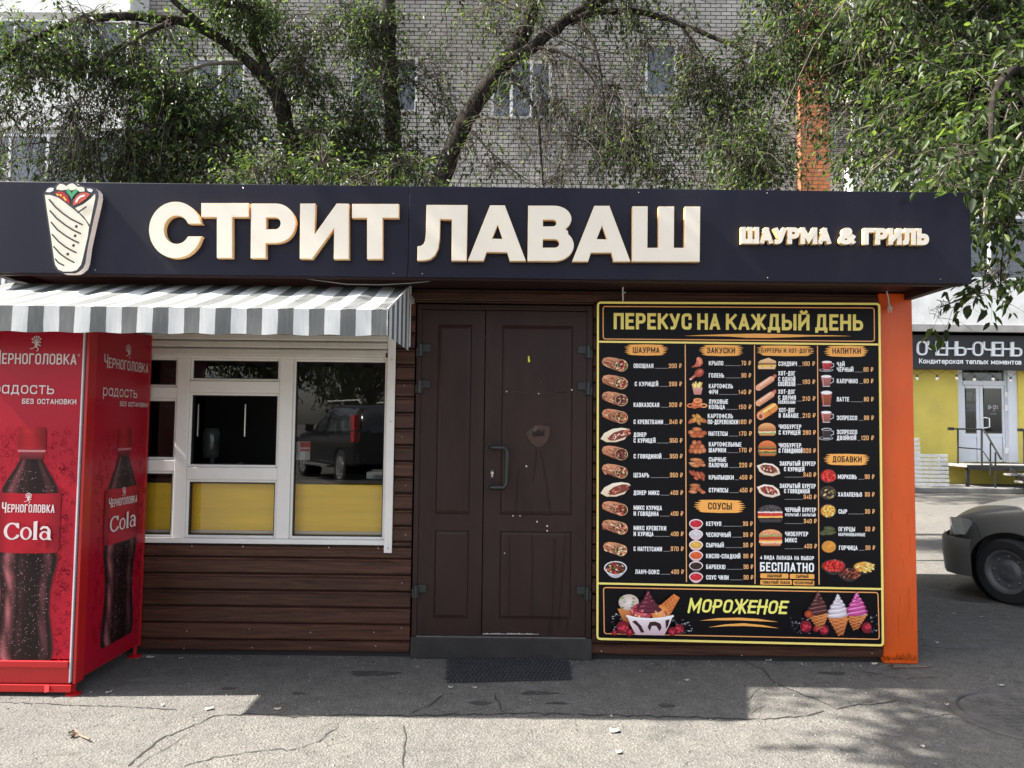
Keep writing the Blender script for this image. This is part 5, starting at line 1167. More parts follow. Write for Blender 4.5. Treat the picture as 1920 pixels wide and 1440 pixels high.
for (a, b, c, d, nm, cur) in wins:
    mb = MB(); y = YB+.10; w = .075
    mb.box(a, b, y, y+.07, c, c+w); mb.box(a, b, y, y+.07, d-w, d); mb.box(a, a+w, y, y+.07, c+w, d-w); mb.box(b-w, b, y, y+.07, c+w, d-w)
    for k in range(nm): x = a+(b-a)*(k+1)/(nm+1); mb.box(x-w/2, x+w/2, y+.002, y+.068, c+w, d-w)
    f = mb.build('window', wfr, apt)
    mb = MB(); mb.quad((a+w*.8, y+.035, c+w*.8), (b-w*.8, y+.035, c+w*.8), (b-w*.8, y+.035, d-w*.8), (a+w*.8, y+.035, d-w*.8)); mb.build('pane', dglass, f, fix=False)
    mb = MB(); mb.quad((a, YB+.30, c), (b, YB+.30, c), (b, YB+.30, d), (a, YB+.30, d)); mb.build('window_backing', window_backing if cur or nm == 0 else room, f, fix=False)  # pale curtain, or a dark sheet standing in for the unlit room
    mb = MB(); mb.box(a-.05, b+.05, YB-.07, YB+.10, c-.05, c-.001); mb.build('sill', slab, f)
# glazed balconies: left stack and right stack
def balcony(x0, x1, y0, z, hpan, htop, nb):
    mb = MB(); mb.box(x0, x1, y0, YB-.002, z-.16, z); sb = mb.build('balcony', slab, apt)
    mb = MB(); mb.box(x0+.01, x1-.01, y0+.02, y0+.07, z+.002, z+hpan); mb.box(x0+.01, x0+.06, y0+.072, YB-.004, z+.002, z+hpan); mb.box(x1-.06, x1-.01, y0+.072, YB-.004, z+.002, z+hpan)
    mb.build('parapet_panel', wpan, sb)
    mb = MB(); zz0, zz1 = z+hpan+.002, z+htop; w = .07
    mb.box(x0, x1, y0+.01, y0+.08, zz0, zz0+w); mb.box(x0, x1, y0+.01, y0+.08, zz1-w, zz1)
    for k in range(nb+1): x = x0+(x1-x0-w)*k/nb; mb.box(x, x+w, y0+.012, y0+.078, zz0+w, zz1-w)
    mb.build('glazing_frame', wfr, sb)
    mb = MB(); mb.quad((x0+.03, y0+.05, zz0+.03), (x1-.03, y0+.05, zz0+.03), (x1-.03, y0+.05, zz1-.03), (x0+.03, y0+.05, zz1-.03)); mb.build('pane', dglass, sb, fix=False)
for z in (2.7, 5.45, 8.22, 10.98): balcony(-13.6, -9.1, 12.5, z, 1.12, 2.62, 5)
for z in (3.86, 6.62, 9.38, 12.1): balcony(8.0, 16.5, 12.75, z, 1.05, 2.60, 8)
mb = MB(); mb.box(7.662, 30, YB+.002, YB+.39, 3.5, 15.4); mb.build('right_wing_wall', grey_brick, apt)
mb = MB(); mb.box(7.662, 30, 12.86, YB-.004, 3.70, 3.84); mb.build('canopy_slab', slab, apt)
yw = pmat('yellow_shop_plaster', lin(222,202,96,.82), .85, var=.09, scale=1.6, dirt=lin(150,140,90), dirt_amt=.35, dscale=1.1)
mb = MB(); dxa, dxb = P(1797, 780, YB).x, P(1887, 780, YB).x; dz0 = .62; dz1 = 2.92
wall_with_holes(mb, 7.662, 30, .0, 3.5, [(dxa, dxb+.30, dz0, dz1)], YB-.001)
mb.build('shop_wall', yw, apt, fix=False)
# shop door, part of the block
wdoor = pmat('white_shop_door', (.62,.65,.70), .4, dirt=(.42,.43,.45), dirt_amt=.3, dscale=2)
Yd = YB+.10
bx = lambda mb, a, b, y0, y1, t_, u: mb.box(P(a, (t_+u)/2, Yd).x, P(b, (t_+u)/2, Yd).x, Yd+y0, Yd+y1, P((a+b)/2, u, Yd).z, P((a+b)/2, t_, Yd).z)
mb = MB(); bx(mb,1797,1806,0,.1,692,867); bx(mb,1885.2,1888,0,.1,692,867); bx(mb,1806.2,1885,.001,.1,714,722)
sd = mb.build('shop_door', wdoor, apt)
mb = MB(); bx(mb,1888.2,1910,-.06,.1,690,867); mb.build('door_pier', wdoor, sd)
for (a, b, g0, g1) in ((1806.6,1838.3,1811,1832.5), (1839,1885,1845,1881)):
    mb = MB(); bx(mb,a,g0,.02,.07,722.5,866); bx(mb,g1,b,.02,.07,722.5,866); bx(mb,g0,g1,.021,.069,722.5,728); bx(mb,g0,g1,.021,.069,813,820); bx(mb,g0,g1,.03,.06,820,858); bx(mb,g0,g1,.021,.069,858,866)
    mb.build('door_leaf', wdoor, sd)
    mb = MB(); q = [P(g0,813,Yd+.045), P(g1,813,Yd+.045), P(g1,728,Yd+.045), P(g0,728,Yd+.045)]; mb.quad(*q); mb.build('pane', dglass, sd, fix=False)
mb = MB(); q = [P(1806,714,Yd+.05), P(1885,714,Yd+.05), P(1885,692,Yd+.05), P(1806,692,Yd+.05)]; mb.quad(*q); mb.build('pane', dglass, sd, fix=False)
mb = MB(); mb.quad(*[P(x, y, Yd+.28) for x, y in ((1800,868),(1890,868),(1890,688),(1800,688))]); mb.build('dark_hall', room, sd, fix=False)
mb = MB(); h = P(1848, 783, Yd-.05); h2 = P(1848, 802, Yd-.05); mb.tube([(h.x,Yd+.02,h.z),(h.x,Yd-.05,h.z),(h.x+.09,Yd-.05,h.z-.02),(h.x+.09,Yd-.05,h2.z+.02),(h.x,Yd-.05,h2.z),(h.x,Yd+.02,h2.z)], .014, 8); mb.build('door_handle', wfr, sd, smooth=True)
for y in (740, 765, 845): q = P(1886.5, y, Yd-.01); mb = MB(); mb.box(q.x-.03, q.x+.05, Yd-.025, Yd-.001, q.z-.07, q.z+.07); mb.build('hinge', wfr, sd)
art = Art(lambda x, y: P(x, y, Yd+.042), (0, -1, 0), .0008); art_text(art, '9-21', 1852.5, 767, 7, lin(190,195,200), width=18.5, t=.13, cw=.62)
art.line([(1856,776),(1868,776)], 1, lin(140,145,150)); art.line([(1860,770.5),(1866,770.5)], .8, lin(150,155,160)); art.build('opening_hours', sd)
art = Art(lambda x, y: P(x, y, Yd+.06), (0, -1, 0), .0008); art.poly([(1812,736),(1823,735),(1823,752),(1812,752)], lin(150,150,140)); art.poly([(1825,739),(1831,739),(1831,752),(1825,752)], lin(170,170,165)); art.poly([(1812,757),(1830,757),(1830,772),(1812,772)], lin(140,142,140))
art.ell(1814.5, 766, 2, 3, lin(60,60,60)); 
for k in range(6): art.line([(1814+k*3, 787), (1813.5+k*3, 812)], 1.5, lin(120,110,100))
art.build('door_notices', sd)
# shop sign
YSS = 13.06
ss = thing('shop_sign', 'black shop sign with white double line letters above the white shop door', 'sign', (11, YSS, 2.85))
a = P(1700, 690, YSS); b = P(1800, 628, YSS); mb = MB(); mb.box(7.75, 17, YSS, YSS+.22, a.z-.02, b.z); mb.build('sign_board', pmat('black_sign_board', (.008,.008,.011), .45), ss, bevel=.01)
sw = pmat('white_sign_letter', (.72,.74,.78), .4)
for ch, mb in solid_text('ОЧЕНЬ-ОЧЕНЬ', lambda x, y: P(x, y, YSS-.05), 1720, 666, 27, (0, .048, 0), width=197, t=.115, cw=.74, gap=.0, kf=0, ks=0, slope=.012): mb.build('letter', sw, ss, fix=False)
art = Art(lambda x, y: P(x, y, YSS-.004), (0, -1, 0), .002); art_text(art, 'Кондитерская теплых моментов', 1723, 681.5, 9.6, lin(236,238,242), width=192, t=.17, cw=.62, gap=.09, slope=.012); art.build('tagline_lettering', ss)
# string of bulbs
sg = thing('string_lights', 'string of small unlit white bulbs hanging under the shop sign', 'string lights', P(1800, 692, 12.98))
cord_m = pmat('black_cable', (.015,.015,.015), .6); bulb_m = pmat('pearl_bulb_glass', (.75,.72,.66), .2)
bl = [(1682,709),(1719.5,710),(1757,710),(1794,709.5),(1827,712),(1862,711),(1895,714),(1930,712)]; pts = []
for i, (x, y) in enumerate(bl):
    if i: pts.append(P((bl[i-1][0]+x)/2, 693, 12.98))
    pts.append(P(x, y-6, 12.98))
mb = MB(); mb.tube(pts, .006, 5)
for x, y in bl: q = P(x, y-4.5, 12.98); mb.cyl(q+Vector((0,0,.03)), q-Vector((0,0,.04)), .022, 8)
mb.build('cable', cord_m, sg)
for x, y in bl: q = P(x, y, 12.98); mb = MB(); mb.ball(q, .036, 5, sc=(1,1,1.2)); mb.build('bulb', bulb_m, sg, smooth=True)
# shop steps and railings
stp = thing('entrance_steps', 'raised entrance platform with open steps and black pipe railing at the shop door', 'steps', (11.5, 12.6, .118))
ps = pmat('grey_step_concrete', (.20,.19,.18), .9, var=.3, scale=6); blk = pmat('black_painted_rail', (.012,.012,.013), .45)
lx = P(1793, 868, 12.75).x
mb = MB(); mb.box(lx, lx+4, 12.35, YB-.004, .56, .62); mb.build('platform', ps, stp)
for k, (y, z) in enumerate(((12.30, .44), (12.02, .30), (11.74, .16))):
    mb = MB(); mb.box(lx+.78+.06*k, lx+3.6, y-.28, y, z-.04, z); mb.build('step', ps, stp)
mb = MB(); mb.bar((lx+.95, 12.34, .54), (lx+.95, 11.5, .10), .05, .08); mb.bar((lx+3.3, 12.34, .54), (lx+3.3, 11.5, .10), .05, .08)
mb.box(lx+.02, lx+3.9, 12.30, 12.348, .50, .60); mb.bar((lx+.1, 12.5, .12), (lx+.1, 12.5, .56), .06, .06); mb.bar((lx+3.7, 12.5, .12), (lx+3.7, 12.5, .56), .06, .06); mb.build('steel_frame', blk, stp)
def rail(pts, y0, y1, r2=.02):
    mb.tube([P(x, y, y0+(y1-y0)*t_) for (x, y, t_) in pts], r2, 8)
mb = MB(); yr = 12.32
rail([(1783,804,0),(1842,805,0),(1848,811,0.1),(1877,861,1)], yr, 11.5); rail([(1796,839,0),(1841,842.5,0),(1863,876,.7)], yr, 11.5, .014)
rail([(1796,804,0),(1796,869,0)], yr, yr); rail([(1841,805,0),(1841,872,0)], yr, yr); rail([(1857,830,0),(1857,893,0)], 12.0, 12.0, .016); rail([(1866.5,848,0),(1866.5,915,0)], 11.6, 11.6, .018)
mb.box(P(1783,804,yr).x-.06, P(1783,804,yr).x+.05, yr-.035, yr+.035, P(1783,804,yr).z-.035, P(1783,804,yr).z+.035); mb.build('railing', blk, stp)
mb = MB(); rail([(1911,806,0),(1990,808,0)], yr, yr); rail([(1920,806,0),(1920,870,0)], yr, yr); q = P(1913,806,yr); mb.box(q.x-.05, q.x+.05, yr-.035, yr+.035, q.z-.035, q.z+.035); mb.build('railing', blk, stp)
# white slatted panels by the yellow wall
wsl = pmat('white_painted_slat', (.60,.60,.58), .55, var=.12, scale=9, dirt=(.30,.29,.27), dirt_amt=.5, dscale=7)
for (lab, xr, yt, yb, Yp, n, w) in (('low white slatted wooden panel leaning by the yellow wall', 1778, 850.5, 919, 12.40, 8, 1.5), ('taller white slatted panel standing behind the low slatted one', 1725.5, 820, 919, 12.95, 11, 1.1)):
    a = P(xr, yt, Yp); b = P(xr, yb, Yp); zb = .122
    t = thing('slatted_panel', lab, 'slatted panel', (a.x-w/2, Yp, zb), 'white slatted panels')
    mb = MB(); hh = (a.z-zb)/n
    for k in range(n):
        dx = rng.uniform(-.006, .006); mb.box(a.x-w+dx, a.x+dx+.01*(n-k)/n, Yp-.012+.004*k, Yp+.012+.004*k, zb+k*hh+.006, zb+(k+1)*hh-.020)
    mb.build('slat_rows', wsl, t, bevel=.002)
    for x in (a.x-.14, a.x-w+.12): mb = MB(); mb.box(x-.035, x+.035, Yp+.042, Yp+.09, zb, a.z-.02); mb.build('upright', wsl, t)
# ================================================================== CARS
def bake(o):
    dg = bpy.context.evaluated_depsgraph_get(); dg.update(); me = bpy.data.meshes.new_from_object(o.evaluated_get(dg)); o.modifiers.clear(); old = o.data; o.data = me; bpy.data.meshes.remove(old)
def car_build(root, st, wheels, wr, paint, wins, zwin, steer=0, alloy=None, cglass=None):
    """st: stations (x, zbottom, zbelt, ztop, half width, half roof); local frame: x to the rear, z up"""
    T = Matrix.Translation(root.location) @ root.rotation_euler.to_matrix().to_4x4()
    mb = MB(); n = None; vs = []
    for (x, zb, zs, zt, hw, hr) in st:
        half = [(hw*.80,zb),(hw*.95,zb+.05),(hw*.99,zb+(zs-zb)*.38),(hw,zb+(zs-zb)*.72),(hw*.965,zs-.03),(hw*.925,zs+.012 if zt-zs > .15 else zs+.01),(hr,zt-.07 if zt-zs > .15 else zt-.02),(hr*.82,zt-.008),(hr*.4,zt+.012)]
        ring = half + [(-a, b) for a, b in reversed(half)]; n = len(ring); vs += [(x, y, z) for y, z in ring]
    fs = [(i*n+j, i*n+(j+1) % n, (i+1)*n+(j+1) % n, (i+1)*n+j) for i in range(len(st)-1) for j in range(n)]
    fs += [tuple(range(n)), tuple((len(st)-1)*n+j for j in reversed(range(n)))]
    me = bpy.data.meshes.new('body'); me.from_pydata(vs, [], fs); bm = bmesh.new(); bm.from_mesh(me); bmesh.ops.recalc_face_normals(bm, faces=bm.faces[:]); bm.to_mesh(me); bm.free()
    o = link_mesh('body', me); sub = o.modifiers.new('s', 'SUBSURF'); sub.levels = 2; sub.render_levels = 2
    cm = MB()
    for (wx, wy) in wheels: cm.cyl((wx, -1.2 if wy < 0 else .45, wr+.01), (wx, -.45 if wy < 0 else 1.2, wr+.01), wr*1.17, 36)
    cme = bpy.data.meshes.new('cut'); cme.from_pydata([tuple(v) for v in cm.v], [], cm.f); bm = bmesh.new(); bm.from_mesh(cme); bmesh.ops.recalc_face_normals(bm, faces=bm.faces[:]); bm.to_mesh(cme); bm.free()
    co_ = link_mesh('cut', cme); bo = o.modifiers.new('b', 'BOOLEAN'); bo.operation = 'DIFFERENCE'; bo.object = co_; bo.solver = 'EXACT'
    bake(o); bpy.data.objects.remove(co_); bpy.data.meshes.remove(cme)
    me = o.data; wf = []; groups = {}
    for p in me.polygons:
        c = p.center; nr = p.normal
        g_ = None
        if zwin[0] < c.z < zwin[1]:
            if abs(nr.y) > .55:
                for k, (a, b) in enumerate(wins):
                    if a < c.x < b: g_ = ('side_window', k, c.y > 0)
            elif nr.x < -.35: g_ = ('windscreen', 0, 0)
            elif nr.x > .45: g_ = ('rear_window', 0, 0)
        if g_: groups.setdefault(g_, []).append(p.index)
    cg = cglass or glass_mat_dark()
    allw = set(i for v in groups.values() for i in v)
    for g_, idx in groups.items():
        vv = {}; v2 = []; f2 = []
        for i in idx:
            f = []
            for vi in me.polygons[i].vertices:
                if vi not in vv: vv[vi] = len(v2); v2.append(tuple(me.vertices[vi].co))
                f.append(vv[vi])
            f2.append(f)
        m2 = bpy.data.meshes.new(g_[0]); m2.from_pydata(v2, [], f2); m2.materials.append(cg); m2.polygons.foreach_set('use_smooth', [True]*len(f2)); m2.update(); link_mesh(g_[0], m2, root)
    bm = bmesh.new(); bm.from_mesh(me); bm.faces.ensure_lookup_table(); bmesh.ops.delete(bm, geom=[bm.faces[i] for i in allw], context='FACES'); bm.to_mesh(me); bm.free()
    me.materials.clear(); me.materials.append(paint); me.polygons.foreach_set('use_smooth', [True]*len(me.polygons)); me.polygons.foreach_set('material_index', [0]*len(me.polygons))
    try: me.set_sharp_from_angle(angle=R(40))
    except Exception: pass
    o.parent = root
    tyre = pmat('black_tyre_rubber', (.014,.014,.015), .85, bump=.3, bscale=60); rimm = pmat('dull_steel_rim', (.16,.16,.165), .45, metal=.5, var=.2, scale=10)
    lining = pmat('wheel_arch_lining', (.008,.008,.008), .9)
    for (wx, wy) in wheels:
        s_ = -1 if wy < 0 else 1; mw = Matrix.Translation((wx, wy, wr)) @ Matrix.Rotation(steer if wx < 1.2 else 0, 4, 'Z')
        def put(mb): mb.v = [mw @ v for v in mb.v]; return mb
        mb = MB(); w = wr*.30; mb.lathe((0, -s_*w, 0), (0, s_, 0), [(0,wr*.66),(.0,wr*.92),(w*.15,wr*.99),(w*.5,wr),(w*1.5,wr),(w*1.85,wr*.99),(w*2,wr*.92),(w*1.98,wr*.72),(w*1.9,wr*.66)], 40); local(put(mb), 'tyre', tyre, root)
        mb = MB(); mb.lathe((0, -s_*w, 0), (0, s_, 0), [(w*1.96,wr*.67),(w*1.88,wr*.60),(w*1.5,wr*.54),(w*1.45,wr*.36),(w*1.65,wr*.22),(w*1.7,wr*.12),(w*1.72,0)], 32)
        for k in range(8): t_ = k*math.pi/4; mb.ball((wr*.45*math.cos(t_), s_*w*.5, wr*.45*math.sin(t_)), wr*.05, 4)
        for k in range(4): t_ = k*math.pi/2+.4; mb.cyl((wr*.17*math.cos(t_), s_*w*.6, wr*.17*math.sin(t_)), (wr*.17*math.cos(t_), s_*w*.85, wr*.17*math.sin(t_)), wr*.045, 6)
        if alloy:
            for k in range(6):
                t_ = k*math.pi/3; e = Vector((math.cos(t_), 0, math.sin(t_))); mb.bar(Vector((0, s_*w*.9, 0))+e*wr*.1, Vector((0, s_*w*.86, 0))+e*wr*.62, wr*.16, wr*.08, up=(0, 1, 0))
        local(put(mb), 'rim', alloy or rimm, root)
        mb = MB(); mb.lathe((wx, wy-s_*.28, wr+.01), (0, s_, 0), [(0,0),(0,wr*1.165),(.26,wr*1.165)], 30); local(mb, 'wheel_arch', lining, root)
    return o
def glass_mat_dark():
    return pmat('dark_car_glass', (.012,.014,.016), .04, spec=.8)
def local(mb, name, mats, root, **kw):
    me_o = mb.build(name, mats, None, **kw); me_o.parent = root; return me_o
# small hatchback at the right edge
ca = thing('parked_car', 'dusty grey-beige small hatchback parked beyond the orange pillar', 'car', (0, 0, 0))
ang = R(-43); ca.rotation_euler = (0, 0, ang)
wloc = Vector((.50, -.70, 0)); cpt = PG(1899, 1132); rot = Matrix.Rotation(ang, 3, 'Z'); ca.location = cpt - rot @ wloc
paint = pmat('dusty_grey_car_paint', (.098,.095,.086), .48, metal=.2, spec=.5, var=.08, scale=4, dirt=(.12,.115,.105), dirt_amt=.5, dscale=3, coat=.2)
ST = [(.0,.34,.52,.56,.46,.40),(.03,.24,.60,.64,.62,.55),(.12,.19,.66,.70,.71,.62),(.30,.18,.72,.76,.755,.66),(.62,.17,.78,.83,.77,.68),(1.02,.17,.85,.92,.78,.70),(1.14,.17,.87,.97,.78,.70),(1.62,.17,.90,1.42,.785,.58),(2.0,.17,.91,1.46,.785,.585),(2.6,.17,.92,1.45,.785,.58),(3.05,.18,.93,1.40,.775,.57),(3.34,.22,.93,1.20,.76,.56),(3.46,.30,.90,.98,.72,.55),(3.50,.40,.80,.84,.62,.5)]
car_build(ca, ST, [(.50,-.70),(.50,.70),(2.92,-.70),(2.92,.70)], .262, paint, [(1.5,2.1),(2.2,2.85),(2.95,3.2)], (.95,1.36), steer=R(-22))
glm = pmat('clear_lamp_lens', (.26,.27,.26), .14, spec=.8, var=.15, scale=20); amber = pmat('amber_lamp', (.55,.12,.015), .25); gplast = pmat('grey_bumper_plastic', (.060,.058,.054), .6, var=.15, scale=8)
for s_ in (-1, 1):
    mb = MB(); mb.add([(.035,s_*.50,.53),(.02,s_*.50,.64),(.06,s_*.62,.655),(.16,s_*.713,.665),(.26,s_*.757,.655),(.20,s_*.755,.53),(.10,s_*.715,.52)], [(0,1,2,6),(2,3,5,6),(3,4,5)]); mb.add([(.035+.0,s_*.50,.53)],[]); 
    for i, v in enumerate(mb.v): mb.v[i] = Vector((v.x-.012, v.y*1.008, v.z))
    local(mb, 'headlight', glm, ca)
    mb = MB(); mb.box(.96, 1.02, s_*.782, s_*.792, .655, .685); local(mb, 'side_indicator', amber, ca, bevel=.004)
    mb = MB(); mb.add([(1.42,s_*.79,.93),(1.50,s_*.79,.93),(1.50,s_*.94,.95),(1.44,s_*.95,.95),(1.42,s_*.80,1.05),(1.50,s_*.80,1.05),(1.50,s_*.93,1.05),(1.44,s_*.94,1.04)], [(0,3,2,1),(4,5,6,7),(0,1,5,4),(1,2,6,5),(2,3,7,6),(3,0,4,7)]); local(mb, 'wing_mirror', gplast, ca, bevel=.015)
    mb = MB(); mb.box(3.40, 3.49, s_*.55, s_*.70, .62, .86); local(mb, 'tail_light', pmat('red_lamp_lens', (.35,.012,.014), .15), ca, bevel=.01)
    mb = MB(); mb.box(2.05, 2.15, s_*.786, s_*.80, .78, .81); local(mb, 'door_handle', gplast, ca, bevel=.005)
# bumper with a moulded block and a dark seam
mb = MB(); path = [(.235,-.782),(.12,-.752),(.03,-.665),(-.025,-.50),(-.045,-.2),(-.045,.2),(-.025,.50),(.03,.665),(.12,.752),(.235,.782)]
pr = [(0,.205),(.012,.19),(.028,.30),(.04,.36),(.038,.475),(.02,.495),(0,.50)]
vs = []
for i, (x, y) in enumerate(path):
    a = Vector(path[max(i-1, 0)]); b = Vector(path[min(i+1, len(path)-1)]); d = (b-a).normalized(); nn = Vector((-d.y, d.x));  nn = nn if nn.x < 0 or abs(nn.y) > .9 and nn.y*y > 0 else -nn
    for (o_, z) in pr: vs.append((x+nn.x*o_*.7, y+nn.y*o_*.5, z))
k = len(pr); mb.add(vs, [(i*k+j, i*k+j+1, (i+1)*k+j+1, (i+1)*k+j) for i in range(len(path)-1) for j in range(k-1)]); local(mb, 'bumper', pmat('dusty_bumper', (.105,.102,.093), .5, var=.12, scale=6, dirt=(.11,.105,.095), dirt_amt=.5, dscale=4), ca, smooth=True)
mb = MB(); mb.tube([(.24,-.787,.50),(.12,-.757,.506),(.03,-.672,.51),(-.03,-.50,.512)], .004, 5); mb.tube([(.36,-.772,.46),(.30,-.782,.52),(.27,-.782,.62),(.22,-.77,.67)], .003, 5); local(mb, 'panel_seam', gasket, ca)
# big dark off-roader across the yard: the one mirrored in the kiosk window
sv = thing('offroad_car', 'black off-road car with roof rails and red tail lamps, mirrored in the kiosk window', 'car', (0, 0, 0))
hd = R(58); sv.rotation_euler = (0, 0, hd); v = PG(645, 908); wl = Vector((3.85, .80, 0)); sv.location = Vector((v.x, .06-v.y, 0)) - Matrix.Rotation(hd, 3, 'Z') @ wl
bpaint = pmat('black_car_paint', (.004,.004,.005), .16, spec=.16, coat=.05)
SS = [(.0,.45,.85,.92,.66,.58),(.06,.34,.98,1.04,.84,.74),(.3,.32,1.06,1.12,.91,.8),(.95,.32,1.10,1.18,.93,.82),(1.5,.32,1.13,1.24,.935,.82),(1.62,.32,1.14,1.28,.935,.82),(2.1,.32,1.16,1.80,.94,.70),(2.7,.32,1.16,1.85,.94,.71),(3.6,.32,1.17,1.85,.94,.71),(4.4,.34,1.18,1.80,.93,.70),(4.72,.42,1.18,1.55,.92,.72),(4.82,.5,1.10,1.24,.88,.70),(4.86,.56,.95,1.02,.8,.62)]
car_build(sv, SS, [(.95,-.80),(.95,.80),(3.85,-.80),(3.85,.80)], .39, bpaint, [(2.0,2.65),(2.75,3.5),(3.6,4.3)], (1.21,1.73), alloy=pmat('bright_alloy_rim', (.62,.62,.63), .25, metal=.8), cglass=pmat('sky_lit_car_glass', (.10,.11,.12), .03, spec=1, metal=.6))
for s_ in (-1, 1):
    mb = MB(); mb.box(4.60, 4.83, s_*.80, s_*.945, .98, 1.22); mb.box(4.56, 4.80, s_*.80, s_*.935, 1.24, 1.58); local(mb, 'tail_light', pmat('red_tail_lens', (.55,.015,.025), .1, spec=.8), sv, bevel=.02)
    mb = MB(); mb.tube([(2.0,s_*.66,1.86),(2.15,s_*.66,1.93),(4.3,s_*.66,1.92),(4.45,s_*.66,1.84)], .022, 8); local(mb, 'roof_rail', alu, sv)
    mb = MB(); mb.box(1.5, 3.35, s_*.90, s_*1.06, .36, .42); local(mb, 'running_board', pmat('bright_step', (.5,.5,.5), .3, metal=.8), sv, bevel=.01)
    mb = MB(); mb.box(.02, .2, s_*.62, s_*.90, .86, 1.02); local(mb, 'headlight', glm, sv, bevel=.02)
    mb = MB(); mb.box(1.85, 2.0, s_*.95, s_*1.15, 1.18, 1.36); local(mb, 'wing_mirror', bpaint, sv, bevel=.03)
mb = MB(); mb.box(4.72, 4.92, -.86, .86, .5, .72); local(mb, 'rear_bumper', bpaint, sv, bevel=.04)
# ================================================================== SMALL THINGS ON THE GROUND AND WALL
rub = pmat('black_rubber', (.018,.019,.021), .75, var=.3, scale=20)
c0, c1, c2, c3 = PG(838,1233), PG(1066,1231), PG(1073,1277), PG(834,1283)
t = thing('door_mat', 'black honeycomb rubber mat lying on the asphalt in front of the door', 'door mat', (c0+c2)/2)
mb = MB(); nx, ny = 30, 10
for j in range(ny):
    for i in range(nx):
        u, v = (i+.5+(.5 if j % 2 else 0))/(nx+.5), (j+.5)/ny
        p = c0.lerp(c1, u).lerp(c3.lerp(c2, u), v); q = .006+.004*math.sin(u*9+v*5)
        mb.lathe((p.x, p.y, .003+q*.3), (0,0,1), [(0,.0135),(.008,.0135),(.012,.0115),(.012,.0085),(.007,.0075),(.0,.0075)], 8)
mb.build('rubber_rings', rub, t, smooth=True)
mb = MB(); mb.plate([p+Vector((0,0,.0045)) for p in (c0+Vector((.01,-.01,0)), c1+Vector((-.01,-.01,0)), c2+Vector((-.01,.012,0)), c3+Vector((.01,.012,0)))][::-1], (0,0,-.003)); mb.build('mat_base', rub, t)
wc = pmat('white_cable', (.55,.53,.49), .5)
q0, q1 = P(1168,527,-.10), P(1168,563,-.06); mb = MB(); mb.tube([(q0.x,-.2,q0.z+.03),(q0.x+.004,-.10,q0.z-.01),(q0.x+.002,-.08,(q0.z+q1.z)/2),(q1.x,-.062,q1.z+.004),(q1.x,-.05,q1.z-.01)], .0045, 8); mb.tube([(q1.x+.012,-.085,q1.z+.045),(q1.x-.004,-.085,q1.z+.04)], .004, 6)
tag(mb.build('power_cable', wc), 'short white cable running down to the top of the menu board', 'cable')
t = thing('hanging_plug', 'white cable with a plug dangling against the orange pillar', 'cable', P(1667,580,-.06))
pts = [P(x, y, -.06) for x, y in ((1660,520),(1662,533),(1663,548),(1666,560),(1667,573))]; mb = MB(); mb.tube(pts, .0045, 8); mb.build('cable', wc, t)
p = P(1668,578,-.06); mb = MB(); mb.tube([p+Vector((0,0,.022)), p+Vector((.001,0,.006)), p+Vector((.002,0,-.008))], [.006,.013,.015], 10); 
for d in (-.008, .008): mb.cyl(p+Vector((.002+d,0,-.008)), p+Vector((.002+d,0,-.026)), .0025, 6)
mb.build('plug', wc, t)
gcab = pmat('grey_wire', (.20,.20,.19), .6)
pts = [P(x, y, -.46) for x, y in ((560,521),(590,525),(650,533),(715,534),(768,531),(800,528),(812,524))]; mb = MB(); mb.tube(pts, .0028, 6); tag(mb.build('loose_wire', gcab), 'thin grey wire sagging under the sign above the awning', 'wire')
mb = MB(); q0, q1 = P(770,532,-.04), P(767,650,-.04); mb.tube([(q0.x,-.03,q0.z),(q0.x,-.035,q1.z)], .005, 6); tag(mb.build('thin_pipe', alu), 'thin pale pipe running down the wall at the right end of the awning', 'pipe')
# manhole cover
p = PG(1935, 1345); t = thing('manhole_cover', 'round cast iron manhole cover set in the asphalt at the right edge', 'manhole cover', p)
cast = pmat('worn_cast_iron', (.085,.08,.074), .8, var=.3, scale=9, bump=.3, bscale=30, dirt=(.14,.13,.115), dirt_amt=.6, dscale=8)
mb = MB(); mb.lathe(p, (0,0,1), [(.002,.36),(.012,.355),(.014,.325),(.004,.32)], 48); mb.build('rim', cast, t, smooth=True)
mb = MB(); mb.lathe(p, (0,0,1), [(.004,.312),(.010,.305),(.010,0)], 48)
for i in range(-6, 7):
    for j in range(-6, 7):
        x, y = i*.045+(.0225 if j % 2 else 0), j*.045
        if x*x+y*y < .27**2: mb.box(p.x+x-.012, p.x+x+.012, p.y+y-.012, p.y+y+.012, .0095, .0135)
mb.build('lid', cast, t)
